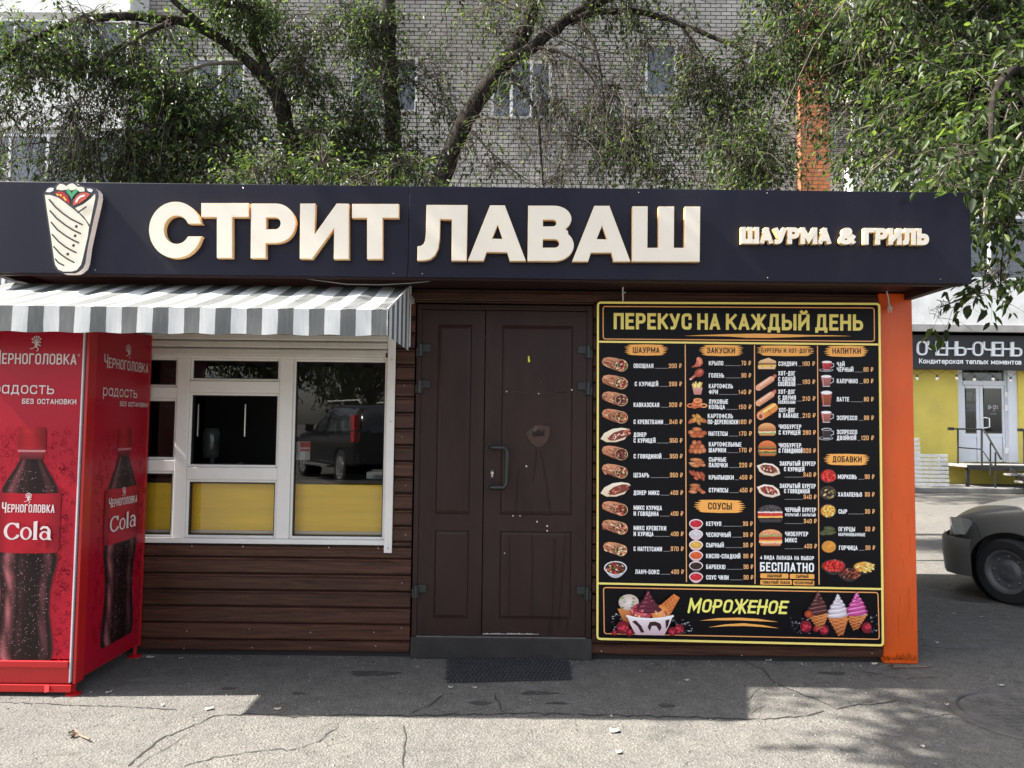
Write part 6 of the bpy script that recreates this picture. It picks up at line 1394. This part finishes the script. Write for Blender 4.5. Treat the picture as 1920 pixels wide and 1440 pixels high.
# litter
pap = pmat('white_paper_scrap', (.46,.44,.40), .8); but = pmat('cigarette_end_paper', (.55,.48,.38), .8); stick = pmat('dry_twig', (.16,.12,.085), .9)
lit = [(1241,1235,.075,.02,.1),(392,1331,.05,.018,.6),(204,1300,.035,.015,.4),(170,1300,.02,.012,1.2),(845,1290,.03,.008,.0),(890,1291,.03,.012,.5),(783,1252,.02,.007,.3),(1097,1345,.02,.015,.1),(1146,1345,.018,.012,.9),(1195,1281,.022,.014,.4),(1152,1372,.055,.03,.05),(1160,1412,.03,.022,.2),(785,1362,.03,.012,.2),(803,1374,.022,.012,.6),(1840,1158,.03,.012,.4),(1757,1206,.03,.012,.0),(1877,1287,.035,.02,.2),(1776,1323,.03,.01,0),(1860,1366,.03,.01,.1),(1730,1402,.022,.012,.2),(1686,1382,.075,.008,.25),(1441,1240,.05,.008,.05),(281,1234,.045,.022,.0),(340,1236,.03,.012,.3),(977,1372,.018,.01,.2),(305,1324,.02,.014,.9),(520,1331,.04,.012,.1),(1700,1160,.02,.012,.5),(1788,1152,.03,.014,.3),(1640,1246,.05,.012,.1),(1288,1277,.028,.018,.4),(1348,1260,.018,.01,.2),(755,1343,.018,.012,.8),(850,1232,.035,.012,.1)]
for i, (x, y, a, b, r0) in enumerate(lit):
    if i in (7, 9, 12, 13, 18, 20, 24, 31, 32): continue
    a *= .8; b *= .8
    p = PG(x, y); mb = MB(); c, s_ = math.cos(r0), math.sin(r0); ps_ = []
    for (u, w) in ((-.5,-.5),(-.1,-.6),(.5,-.4),(.45,.1),(.5,.5),(0,.42),(-.45,.55)): ps_.append((p.x+a*u*c-b*1.6*w*s_*.6, p.y+a*u*s_+b*1.6*w*c, .004+.012*abs(u*w)+rng.uniform(0, .006)))
    n = len(ps_); mb.add(ps_+[(x_, y_, z_-.0015) for x_, y_, z_ in ps_], [tuple(range(n)), tuple(reversed(range(n, 2*n)))]+[(k, n+k, n+(k+1) % n, (k+1) % n) for k in range(n)])
    tag(mb.build('litter_scrap', but if i % 3 == 2 else pap), 'small pale scrap of litter lying on the asphalt', 'litter', 'litter scraps on the asphalt')
for (lab, pts) in (('dry twig with a withered leaf on the sunlit asphalt in front of the cabinet', [(128,1378),(140,1374),(152,1383),(168,1392)]), ('long dry twig lying at the foot of the orange pillar', [(1674,1253),(1700,1254),(1737,1253),(1748,1250)])):
    t = thing('dry_twig', lab, 'twig', PG(*pts[0])); mb = MB(); mb.tube([PG(x, y)+Vector((0,0,.008+.006*(k % 2))) for k, (x, y) in enumerate(pts)], .004, 5); mb.build('stem', stick, t)
    mb = MB()
    for k in range(5):
        p = PG(pts[0][0]+rng.uniform(-6, 16), pts[0][1]+rng.uniform(-6, 5)); q = rng.uniform(0, 6.28); e = Vector((math.cos(q), math.sin(q), .3))*.022; f = Vector((-math.sin(q), math.cos(q), .5))*.010; p = p+Vector((0,0,.008))
        mb.add([p-e, p+f, p+e, p-f+Vector((0,0,.008))], [(0,1,2,3)])
    mb.build('withered_leaf', pmat('withered_leaf', (.07,.035,.022), .8), t)
# fine grit along the foot of the wall and over the yard
mb = MB(); rg = random.Random(11)
for k in range(2600):
    if k < 900: x, y = rg.uniform(-2.2, 2.4), -.03-abs(rg.gauss(0, .05)); y = min(y, -.045)
    elif k < 1500: x, y = rg.uniform(2.5, 4.2), rg.uniform(-1.0, 1.6)
    else: x, y = rg.uniform(-2.8, 3.2), rg.uniform(-1.7, -.1)
    s_ = rg.uniform(.002, .0055)*(1.5 if rg.random() < .06 else 1); q = rg.uniform(0, 6); 
    mb.add([(x+s_*math.cos(q), y+s_*math.sin(q), .001), (x+s_*math.cos(q+2.1), y+s_*math.sin(q+2.1), .001), (x+s_*math.cos(q+4.2), y+s_*math.sin(q+4.2), .001), (x, y, .001+s_*.9)], [(0,1,3),(1,2,3),(2,0,3)], rg.choice((0, 0, 1, 2)))
o = mb.build('grit', [pmat('grey_grit', (.09,.085,.08), .95), pmat('pale_grit', (.30,.28,.25), .95), pmat('dark_grit', (.035,.03,.027), .95)]); kind(o, 'stuff')
# ================================================================== TREES
bark = bpy.data.materials.new('dark_furrowed_bark'); bark.use_nodes = True
def bark_nodes(mt, c0, c1):
    n = mt.node_tree.nodes; l = mt.node_tree.links; b = n['Principled BSDF']; b.inputs['Roughness'].default_value = .95; b.inputs['Specular IOR Level'].default_value = .1
    tc = n.new('ShaderNodeTexCoord'); mp = n.new('ShaderNodeMapping'); mp.inputs['Scale'].default_value = (16, 16, 3.2); mp.inputs['Rotation'].default_value = (0, R(12), 0); l.new(tc.outputs['Object'], mp.inputs[0])
    nz = n.new('ShaderNodeTexNoise'); nz.inputs['Scale'].default_value = 1.4; nz.inputs['Detail'].default_value = 8; nz.inputs['Roughness'].default_value = .7; nz.inputs['Distortion'].default_value = .8; l.new(mp.outputs[0], nz.inputs['Vector'])
    cr = n.new('ShaderNodeValToRGB'); cr.color_ramp.elements[0].position = .38; cr.color_ramp.elements[1].position = .66; cr.color_ramp.elements[0].color = (*c0, 1); cr.color_ramp.elements[1].color = (*c1, 1)
    l.new(nz.outputs['Fac'], cr.inputs[0]); l.new(cr.outputs[0], b.inputs['Base Color'])
    bp = n.new('ShaderNodeBump'); bp.inputs['Strength'].default_value = 1; bp.inputs['Distance'].default_value = .04; l.new(nz.outputs['Fac'], bp.inputs['Height']); l.new(bp.outputs[0], b.inputs['Normal'])
bark_nodes(bark, (.012,.010,.008), (.052,.044,.036))
def island_mat(name, cols, rough, trans=0., tcol=None, spec=.3):
    mt = bpy.data.materials.new(name); mt.use_nodes = True; n = mt.node_tree.nodes; l = mt.node_tree.links; b = n['Principled BSDF']
    g_ = n.new('ShaderNodeNewGeometry'); cr = n.new('ShaderNodeValToRGB'); els = cr.color_ramp.elements
    while len(els) < len(cols): els.new(.5)
    for i, (p, c) in enumerate(cols): els[i].position = p; els[i].color = (*c, 1)
    l.new(g_.outputs['Random Per Island'], cr.inputs[0]); l.new(cr.outputs[0], b.inputs['Base Color']); b.inputs['Roughness'].default_value = rough; b.inputs['Specular IOR Level'].default_value = spec
    if trans:
        tr = n.new('ShaderNodeBsdfTranslucent'); m2 = n.new('ShaderNodeMix'); m2.data_type = 'RGBA'; m2.blend_type = 'MULTIPLY'; m2.inputs[0].default_value = 1
        l.new(cr.outputs[0], m2.inputs[6]); m2.inputs[7].default_value = (*tcol, 1); l.new(m2.outputs[2], tr.inputs[0])
        mx = n.new('ShaderNodeMixShader'); mx.inputs[0].default_value = trans; l.new(b.outputs[0], mx.inputs[1]); l.new(tr.outputs[0], mx.inputs[2]); l.new(mx.outputs[0], n['Material Output'].inputs[0])
    return mt
leafm = island_mat('green_leaf', [(0,(.018,.027,.013)),(.5,(.029,.045,.016)),(.8,(.046,.070,.021)),(1,(.11,.135,.036))], .45, .36, (2.2,2.5,1.2), .2)
twigm = island_mat('grey_brown_twig', [(0,(.026,.021,.016)),(.5,(.066,.055,.044)),(1,(.17,.148,.12))], .9, spec=.1)
class Tree:
    def __init__(s, name, label, cat, base, seed, group=None):
        s.root = thing(name, label, cat, base, group); s.rg = random.Random(seed); s.trunk = MB(); s.wood = MB(); s.limbs = []; s.lp = []; s.ld = []; s.ln = []; s.ls = []
    def limb(s, pts, r0, r1, n=12, world=False, sub=4):
        """pts: (px, py, depth) or world points; smooth tapered limb"""
        w = [Vector(p) if world else PD(*p) for p in pts]; q = []
        for i in range(len(w)-1):
            a, b, c, d = w[max(i-1, 0)], w[i], w[i+1], w[min(i+2, len(w)-1)]
            for k in range(sub):
                t = k/sub; q.append(.5*((2*b)+(c-a)*t+(2*a-5*b+4*c-d)*t*t+(3*b-a-3*c+d)*t**3))
        q.append(w[-1]); m_ = len(q)-1
        rs = [(r0+(r1-r0)*i/m_)*(1+.05*s.rg.uniform(-1, 1)) for i in range(m_+1)]
        q = [p+Vector((s.rg.gauss(0, r*.10), s.rg.gauss(0, r*.10), s.rg.gauss(0, r*.1))) for p, r in zip(q, rs)]
        (s.trunk if r0 > .028 else s.wood).tube(q, rs, n if r0 > .05 else (7 if r0 > .02 else 4), cap=False)
        s.limbs += q
        return q
    def twig(s, p, d, L, r, droop, leaf, lsz, wob=.35, every=.032):
        rg = s.rg; n = max(4, int(L/.07)); st = L/n; pts = [p.copy()]; d = d.normalized(); acc = 0
        for i in range(n):
            d = (d+Vector((rg.gauss(0, wob), rg.gauss(0, wob), rg.gauss(0, wob)))*.5*math.sqrt(st/.07)*.5+Vector((0, 0, -droop*st))).normalized(); p = p+d*st; pts.append(p.copy())
            if leaf > 0 and i > 0:
                acc += st
                while acc > every:
                    acc -= every
                    if rg.random() < leaf:
                        sd = d.cross(Vector((rg.gauss(0, 1), rg.gauss(0, 1), rg.gauss(0, 1)))).normalized()
                        ld = (d*.55+sd*.8+Vector((0, 0, -.45))).normalized(); s.leaf(p+ld*.012, ld, lsz*rg.uniform(.6, 1.25))
        s.wood.tube(pts, [r*(1-.75*i/n) for i in range(n+1)], 3, cap=False)
        return pts
    def leaf(s, p, d, sz):
        rg = s.rg; nn = Vector((rg.gauss(0, .55), rg.gauss(0, .55)-.15, 1+rg.gauss(0, .35))); s.lp.append(p); s.ld.append(d); s.ln.append(nn); s.ls.append(sz)
    def spray(s, c, rad, nsec, ntw, L, leaf, lsz, droop=1.2, bare=.3, src=None, secr=.012, dirn=None, bow=.25, tr=.0042, every=.032, world=False):
        """fill an ellipsoid (picture px, depth or world; radius in metres per axis) with secondary branches grown from the nearest limb, and twigs on them"""
        rg = s.rg; c = Vector(c) if world else PD(*c); pool = []
        for k in range(nsec):
            u = Vector((rg.gauss(0, 1), rg.gauss(0, 1), rg.gauss(0, 1))).normalized()*rg.random()**.4
            e = c+Vector((u.x*rad[0], u.y*rad[1], u.z*rad[2]))
            near = sorted(s.limbs, key=lambda q: (q-e).length_squared)[:6]; a = rg.choice(near)
            if pool and rg.random() < .55:
                b = min(pool, key=lambda q: (q-e).length_squared)
                if (b-e).length < (a-e).length: a = b
            dist = (e-a).length; mid = (a+e)/2+Vector((rg.gauss(0, .1)*dist, rg.gauss(0, .1)*dist, bow*dist*rg.uniform(.3, 1.2)))
            pts = [a*(1-t)**2+mid*2*t*(1-t)+e*t*t for t in [i/9 for i in range(10)]]
            pts = [p+Vector((rg.gauss(0, .02), rg.gauss(0, .02), rg.gauss(0, .02))) if 0 < i else p for i, p in enumerate(pts)]
            s.wood.tube(pts, [secr*(1-.7*i/9)*min(1.6, .6+dist*.3) for i in range(10)], 5, cap=False); pool += pts[3:]
        for k in range(ntw):
            p = rg.choice(pool); o = (p-c); d = Vector((rg.gauss(0, 1)+o.x/rad[0]*.5, rg.gauss(0, 1)+o.y/rad[1]*.4, rg.gauss(-.1, .7)))
            if dirn: d = d*.6+Vector(dirn)
            b_ = rg.random() < bare
            s.twig(p, d, L*rg.uniform(.45, 1.3)*(1.2 if b_ else 1), tr*rg.uniform(.6, 1.3), droop*rg.uniform(.4, 1.6), 0 if b_ else leaf, lsz, every=every)
    def done(s, trunk_mat=None):
        if s.trunk.v: s.trunk.build('trunk', trunk_mat or bark, s.root, smooth=True, angle=80, fix=False)
        if s.wood.v: s.wood.build('twigs', twigm, s.root, fix=False, smooth=True, angle=180)
        n = len(s.lp)
        if n:
            p = np.array(s.lp); d = np.array(s.ld); nn = np.array(s.ln); sz = np.array(s.ls)[:, None]
            d /= np.linalg.norm(d, axis=1)[:, None]; sd = np.cross(d, nn); sd /= np.linalg.norm(sd, axis=1)[:, None]+1e-9; up = np.cross(sd, d)
            b = np.array(rootloc(s.root)); r0 = np.random.RandomState(n); cu = r0.uniform(-.05, .22, (n, 1)); wd = r0.uniform(.17, .25, (n, 1))
            prof = [(0, 0, 0), (.28, 1, .10), (.62, .82, .06), (1.0, 0, -.1), (.62, -.82, .06), (.28, -1, .10)]
            V = np.stack([p+d*sz*t+sd*sz*wd*2*w*.5+up*sz*(k-cu*t*t) for (t, w, k) in prof], 1)-b
            F = np.arange(n)[:, None, None]*6+np.array([[0, 1, 2, 3], [0, 3, 4, 5]])[None]
            me = bpy.data.meshes.new('crown'); me.vertices.add(n*6); me.vertices.foreach_set('co', V.astype(np.float32).ravel())
            me.loops.add(n*8); me.loops.foreach_set('vertex_index', F.astype(np.int32).ravel()); me.polygons.add(n*2)
            me.polygons.foreach_set('loop_start', (np.arange(n*2)*4).astype(np.int32)); me.polygons.foreach_set('loop_total', np.full(n*2, 4, np.int32)); me.polygons.foreach_set('use_smooth', [True]*(n*2))
            me.materials.append(leafm); me.update(calc_edges=True); me.validate(); link_mesh('crown', me, s.root)
        return n
NL = 0
# ---- the great arching tree on the left: trunk behind the kiosk, limbs bending over to the left
t = Tree('maple_tree', 'old tree left of centre with thick limbs arching over to the left behind the sign', 'tree', (-2.7, 5.0, 0), 21)
D = 9.4
t.limb([(-2.75, 5.0, -.1), (-2.8, 4.95, 2.2), tuple(PD(560, 345, D)), tuple(PD(538, 240, D)), tuple(PD(518, 172, D)), tuple(PD(494, 143, D))], .125, .092, world=True)
L1 = t.limb([(494,143,D),(450,100,D),(393,62,D-.1),(333,38,D-.2),(233,31,D-.4),(187,33,D-.5),(127,43,D-.6),(80,66,D-.7),(33,90,D-.8),(-40,150,D-.9)], .075, .024)
t.limb([(395,63,D-.1),(360,30,D-.2),(327,2,D-.3),(270,-70,D-.4),(200,-180,D-.6)], .05, .025); t.limb([(510,160,D),(478,85,D+.1),(460,50,D+.1),(430,8,D+.1),(415,-40,D),(395,-160,D-.2)], .066, .035)
t.limb([(333,40,D-.2),(250,70,D-.3),(190,110,D-.5),(110,130,D-.7)], .03, .012); t.limb([(258,43,D-.3),(245,110,D-.5),(222,150,D-.5),(200,190,D-.5),(184,270,D-.6),(196,345,D-.6)], .022, .006)
t.limb([(318,40,D-.3),(250,75,D-.5),(200,120,D-.6),(150,190,D-.7)], .026, .006); t.limb([(455,118,D),(390,120,D-.3),(345,140,D-.4),(310,190,D-.5),(285,240,D-.5),(205,320,D-.6)], .026, .006)
t.limb([(440,130,D),(380,180,D-.2),(330,210,D-.4),(260,275,D-.5),(205,345,D-.6)], .022, .006); t.limb([(430,215,D-.1),(400,260,D-.3),(375,300,D-.3),(355,345,D-.3)], .016, .006)
t.limb([(430,10,D),(300,-250,7.5),(150,-600,5.0),(80,-900,4.2)], .07, .03)          # bough that comes forward over the kiosk roof
NT = 1.85
for (c, rad, ns, ntw, L, lf, droop, bare) in [
    ((55,60,8.6),(.55,.5,.5),10,170,.55,.85,1.5,.15), ((40,150,8.5),(.5,.5,.5),8,110,.6,.6,2.2,.3), ((100,230,8.6),(.75,.5,.45),12,190,.75,.22,3.4,.65), ((40,310,8.6),(.5,.5,.4),8,120,.6,.45,2.8,.45),
    ((180,290,8.7),(.6,.5,.35),10,130,.65,.3,3.2,.6), ((250,190,8.9),(.6,.5,.6),10,140,.7,.3,3,.6), ((290,140,9.1),(.6,.5,.5),10,200,.5,.85,1.6,.2), ((330,230,9.1),(.7,.5,.5),12,230,.5,.8,2,.3), ((400,200,9.3),(.7,.5,.6),12,240,.5,.85,1.8,.25),
    ((290,310,9.0),(.8,.5,.3),10,200,.5,.7,2.2,.35), ((430,310,9.2),(.8,.5,.35),10,220,.5,.7,2.2,.35), ((440,30,9.3),(.6,.5,.4),8,150,.5,.9,1.4,.15), ((300,60,9.0),(.5,.4,.35),6,60,.5,.7,1.6,.3), ((580,120,9.4),(.6,.5,.9),12,180,.6,.5,2.6,.45), ((600,290,9.4),(.7,.5,.4),12,230,.5,.8,1.8,.25), ((640,200,9.6),(.6,.5,.6),10,170,.55,.75,2,.3),
    ((600,20,9.5),(.7,.5,.4),8,110,.55,.75,2,.3), ((180,80,8.9),(.6,.4,.3),6,80,.6,.2,3,.7)]:
    t.spray(c, rad, ns, int(ntw*NT), L, lf, .064, droop, bare)
t.spray((-4.1, -.9, 6.3), (1.1, .6, .5), 14, 120, .5, .8, .08, 1.2, .15, world=True, secr=.014); t.spray((-2.7, -1.4, 5.6), (.5, .3, .4), 10, 130, .5, .95, .10, 1.2, .1, world=True, secr=.016); t.spray((-3.3, -1.75, 5.9), (.6, .25, .35), 10, 150, .5, .95, .10, 1.2, .1, world=True, secr=.016); t.spray((-1.9, -1.2, 5.5), (.5, .4, .4), 10, 130, .5, .95, .10, 1.2, .1, world=True, secr=.016)
NL += t.done()
# ---- straight dark trunk in the middle
t = Tree('slim_tree', 'slim upright dark trunk standing in the middle behind the sign seam', 'tree', (-1.55, 5.2, 0), 5)
D = 9.7
t.limb([(-1.5, 5.1, -.1), tuple(PD(738, 345, D)), tuple(PD(736, 240, D)), tuple(PD(731, 120, D)), tuple(PD(728, 0, D)), tuple(PD(726, -120, D)), tuple(PD(735, -300, D))], .112, .085, world=True)
t.limb([(742,152,D-.1),(785,155,D-.2),(830,195,D-.3),(862,222,D-.3)], .016, .006); t.limb([(745,115,D-.1),(770,150,D-.1),(815,200,D-.1),(825,260,D-.1)], .014, .005); t.limb([(718,80,D),(690,75,D),(655,95,D)], .012, .005)
t.limb([(780,190,D-.2),(782,250,D-.2),(783,310,D-.2)], .010, .005)
for (c, rad, ns, ntw, L, lf, droop, bare) in [((705,150,9.4),(.42,.35,.5),10,210,.5,.75,2.2,.35), ((690,60,9.7),(.35,.4,.6),10,260,.5,.75,2,.3), ((690,280,9.6),(.5,.4,.45),11,330,.45,.85,1.7,.2), ((735,40,9.4),(.2,.2,.45),5,70,.35,.9,1.4,.1), ((820,110,9.6),(.5,.4,.6),10,150,.6,.5,2.6,.45), ((850,210,9.5),(.35,.4,.3),6,60,.5,.75,2.2,.3), ((745,300,9.3),(.3,.3,.3),6,110,.4,.9,1.4,.15), ((790,310,9.5),(.4,.4,.2),5,40,.5,.35,2.6,.5)]:
    t.spray(c, rad, ns, ntw, L, lf, .058, droop, bare, secr=.009)
t.limb([tuple(PD(735,-300,9.7)), (-1.4, 7.5, 10.5), (-1.2, 9.5, 11.8), (-.6, 11.0, 12.3)], .08, .03, world=True); t.spray((-1.2, 10.9, 12.2), (2.4, 1.5, .9), 24, 420, .8, .9, .14, 1.2, .1, world=True, every=.05, secr=.018)  # unseen limb and crown above the view, added to shade the shop front ground
NL += t.done()
# ---- the leaning, forked trunk
t = Tree('leaning_tree', 'thick leaning dark trunk that forks to the right above the sign', 'tree', (-1.6, 4.6, 0), 9)
D = 9.2
t.limb([(-1.75, 4.6, -.1), (-1.35, 4.6, 2.3), tuple(PD(826, 345, D)), tuple(PD(856, 262, D)), tuple(PD(880, 210, D)), tuple(PD(930, 142, D)), tuple(PD(966, 96, D)), tuple(PD(984, 55, D)), tuple(PD(1000, 0, D)), tuple(PD(1015, -90, D)), tuple(PD(1000, -260, D))], .128, .082, 14, world=True)
R1 = t.limb([(950,118,D-.05),(1000,88,D-.1),(1057,40,D-.1),(1110,10,D-.1),(1165,-15,D-.2),(1300,-70,D-.4),(1420,-160,D-.6)], .082, .04)
R2 = t.limb([(1070,42,D-.12),(1105,26,D-.15),(1150,20,D-.2),(1210,25,D-.3),(1273,44,D-.4),(1330,66,D-.6),(1400,100,D-.8),(1480,165,D-1.)], .05, .016)
t.limb([(955,135,D-.2),(987,180,D-.25),(1007,217,D-.25),(1015,300,D-.25),(1018,348,D-.25)], .030, .008); t.limb([(1008,90,D-.2),(1045,97,D-.2),(1078,112,D-.3),(1108,145,D-.3),(1125,175,D-.3)], .022, .008); t.limb([(1085,42,D-.2),(1108,72,D-.25),(1122,110,D-.3),(1130,167,D-.3),(1136,225,D-.3),(1150,300,D-.3)], .024, .006)
t.limb([(930,0,D),(968,20,D-.2),(1000,32,D-.2),(1040,65,D-.3),(1100,90,D-.4),(1160,100,D-.4)], .018, .006); t.limb([(885,245,D-.2),(915,280,D-.2),(950,310,D-.2),(985,335,D-.2),(1010,350,D-.2)], .015, .006); t.limb([(1275,45,D-.4),(1300,80,D-.5),(1340,140,D-.6),(1365,200,D-.6)], .018, .006); t.limb([(1010,200,D-.3),(1008,260,D-.3),(1000,345,D-.3)], .010, .005)
for (c, rad, ns, ntw, L, lf, droop, bare) in [((1060,150,8.9),(.6,.4,.45),12,150,.8,.12,3.4,.8), ((1160,190,8.8),(.6,.4,.6),14,260,.8,.2,3.4,.7), ((1100,280,8.9),(.7,.4,.4),12,220,.7,.25,3,.65), ((1210,280,8.7),(.6,.4,.4),12,220,.55,.6,2.4,.4), ((1290,240,8.6),(.5,.4,.55),12,290,.6,.6,2.4,.4), ((1270,330,8.6),(.6,.4,.2),8,140,.5,.75,2,.3), ((1190,100,8.9),(.6,.4,.4),10,90,.8,.1,3,.8), ((990,165,8.9),(.4,.3,.4),8,110,.6,.4,2.8,.5), ((1240,110,8.7),(.4,.3,.35),8,110,.6,.5,2.6,.45), ((1000,20,9.0),(.9,.4,.3),12,150,.6,.6,2.2,.35), ((970,100,9.0),(.25,.25,.3),5,40,.35,.9,1.4,.15), ((900,120,9.1),(.4,.4,.6),8,80,.6,.25,2.6,.6), ((960,250,9),(.5,.4,.5),10,80,.6,.25,2.8,.6), ((1200,15,8.9),(.7,.4,.3),8,120,.5,.8,1.8,.25), ((1340,150,8.5),(.5,.4,.6),12,260,.55,.7,2.2,.35), ((870,310,9.1),(.5,.4,.2),8,90,.45,.6,2,.3), ((1060,-40,8.9),(1.,.5,.3),8,120,.6,.7,2,.3), ((1390,260,8.3),(.36,.4,.55),12,280,.55,.75,2.2,.3)]:
    t.spray(c, rad, ns, ntw, L, lf, .056, droop, bare, secr=.010)
t.limb([tuple(PD(1000,-260,9.2)), (.3, 4.8, 9.0), (.9, 4.4, 9.8)], .08, .04, world=True); t.spray((.6, 4.6, 8.5), (1.5, 1.7, .6), 20, 200, .7, .85, .11, 1.2, .1, world=True, every=.045, secr=.016)
NL += t.done()
# ---- low dense saplings behind the roof edge
for i, (lab, x0, w, n, top, dep, sd) in enumerate((('dense low green bush crown rising just behind the sign left of the slim trunk', 560, .95, 14, 300, 8.3, 31), ('small leafy bush top behind the sign at the foot of the slim trunk', 735, .6, 9, 318, 8.0, 32), ('loose leafy bush top behind the sign near the orange pilaster', 1370, .6, 10, 310, 8.0, 33))):
    b = PD(x0, 700, dep); t = Tree('bush', lab, 'bush', (b.x, b.y, 0), sd)
    for k in range(n): q = PD(x0+(k-n/2)*w*140/n*1.4, top+abs(k-n/2)*3, dep+rng.uniform(-.2, .2)); t.limb([(b.x+(k-n/2)*.03, b.y, 0), (b.x*.6+q.x*.4, b.y, 2.2), tuple(q)], .016, .005, world=True)
    t.spray((x0, top+25, dep), (w, .4, .45), n, 330 if i == 0 else 200, .42, .85, .06, 1.2, .15); NL += t.done()
# ---- big tree beyond the right edge, its crown hanging over the kiosk's right end
t = Tree('overhanging_tree', 'leafy tree at the right whose drooping crown hangs over the end of the sign', 'tree', (5.4, 2.6, 0), 14)
t.limb([(5.4, 2.6, -.1), (5.35, 2.5, 1.8), (5.2, 2.3, 3.6), (5.05, 2.0, 5.2), (4.9, 1.8, 7.5)], .19, .10, world=True)
t.limb([(5.2, 2.3, 3.8), (4.6, 1.9, 4.9), (3.9, 1.5, 5.4), (3.1, 1.2, 5.5), (2.2, 1.0, 5.3)], .09, .02, world=True); t.limb([(5.1, 2.1, 4.8), (4.4, 1.2, 5.6), (3.7, .4, 5.5), (3.1, -.1, 4.9), (2.75, -.4, 4.1)], .08, .015, world=True); t.limb([(5.3, 2.5, 3.0), (4.5, 1.5, 3.9), (3.7, .7, 4.0), (3.1, .1, 3.6), (2.85, -.2, 3.0)], .06, .010, world=True)
t.limb([(5.0, 2.0, 5.4), (4.2, 2.6, 6.4), (3.4, 3.0, 6.8), (2.5, 3.2, 6.6)], .07, .02, world=True)
for (c, rad, ns, ntw, L, lf, lsz, droop, bare) in [
    ((1560,60,7.6),(.7,.6,.5),12,495,.5,.85,.066,1.8,.2), ((1680,60,6.8),(.6,.6,.5),12,495,.5,.9,.068,1.6,.15), ((1800,60,6.0),(.6,.6,.5),12,540,.5,.9,.07,1.6,.12), ((1900,150,5.6),(.4,.5,.5),10,390,.5,.9,.072,1.6,.1), ((1635,170,7.2),(.42,.6,.45),12,450,.5,.8,.066,2,.25), ((1700,200,6.6),(.5,.5,.5),12,390,.5,.8,.068,2,.25), ((1820,230,5.8),(.5,.5,.45),10,360,.5,.85,.07,1.8,.18),
    ((1470,120,8.),(.45,.5,.5),12,360,.55,.8,.064,2,.3), ((1435,285,7.8),(.3,.5,.4),10,225,.5,.75,.064,2,.35), ((1640,300,6.7),(.55,.5,.3),10,285,.45,.8,.066,2,.3), ((1760,320,5.9),(.5,.4,.25),10,315,.4,.9,.068,1.8,.15), ((1880,320,5.3),(.35,.4,.35),9,300,.4,.9,.07,1.8,.15)]:
    t.spray(c, rad, ns, int(ntw*.78), L, lf, lsz, droop, bare, secr=.011)
t.spray((1590,230,7.4), (.5,.5,.7), 12, 60, .8, .1, .06, 3, .85, secr=.008); t.spray((1650,120,7.0), (.6,.5,.6), 12, 70, .8, .1, .06, 2.5, .85, secr=.008)
# the near sprays in front of the sign's right end
t.limb([tuple(PD(1915, 250, 4.6)), tuple(PD(1880, 300, 4.3)), tuple(PD(1850, 360, 4.05)), tuple(PD(1845, 420, 3.95))], .010, .004, world=True); t.limb([tuple(PD(1925, 300, 4.7)), tuple(PD(1900, 380, 4.4)), tuple(PD(1880, 470, 4.3)), tuple(PD(1875, 560, 4.3))], .009, .004, world=True); t.limb([tuple(PD(1800, 270, 4.5)), tuple(PD(1770, 320, 4.1)), tuple(PD(1745, 355, 3.95))], .006, .003, world=True); t.limb([tuple(PD(1935, 420, 4.6)), tuple(PD(1870, 520, 4.5)), tuple(PD(1800, 560, 4.5)), tuple(PD(1765, 575, 4.5))], .007, .003, world=True)
for (c, rad, ns, ntw, L, lf, droop, bare) in [((1880,330,4.3),(.14,.15,.14),6,60,.26,.9,1.6,.1), ((1875,410,4.25),(.12,.12,.14),6,46,.24,.9,2,.1), ((1865,500,4.35),(.11,.12,.12),6,30,.22,.9,2,.15), ((1893,540,4.4),(.07,.12,.08),5,12,.22,.9,2.4,.1), ((1830,562,4.5),(.09,.1,.05),5,11,.24,.9,2.6,.15), ((1770,345,4.05),(.10,.1,.05),4,12,.2,.85,2.6,.1), ((1790,300,4.4),(.25,.2,.1),6,60,.28,.9,1.8,.1), ((1770,580,4.5),(.08,.1,.04),4,5,.25,.5,2.4,.4)]:
    t.spray(c, rad, ns, ntw, L, lf, .074, droop, bare, secr=.004, tr=.0022, every=.03)
NL += t.done()
# ---- trees across the yard, seen only as reflections in the window: one, then copies
t = Tree('yard_tree', 'broad dark green tree across the yard, mirrored in the kiosk window', 'tree', (0, 0, 0), 40, 'trees across the yard')
t.limb([(0,0,-.1),(.05,0,1.5),(.1,.1,3.2),(0,.1,6.5)], .2, .08, world=True)
for a in range(6): q = a*1.05; t.limb([(.05,0,1.6+.5*(a % 3)), (1.1*math.cos(q), 1.1*math.sin(q), 3+.6*(a % 3)), (2.4*math.cos(q), 2.4*math.sin(q), 3.6+.8*(a % 3))], .07, .02, world=True)
t.spray((0, 0, 4.2), (3.0, 3.0, 2.6), 60, 900, .9, .9, .17, .8, .03, world=True, every=.06); NL += t.done()
y0 = t.root; kids = list(y0.children); y0.location = (-10.2, -27, 0)
for (x, y, rz, sc, lab) in ((-5.6, -25, 1.2, 1.0, None), (-1.2, -29, 2.2, 1.15, None), (-14.6, -24.5, 3.0, .95, None), (-7.8, -31, 4.1, 1.3, None), (3.5, -26, 5.2, 1.0, None)):
    r2 = y0.copy(); COL.objects.link(r2); r2.location = (x, y, 0); r2.rotation_euler = (0, 0, rz); r2.scale = (sc, sc, sc)
    for k in kids: c2 = k.copy(); COL.objects.link(c2); c2.parent = r2
print('LEAVES', NL)
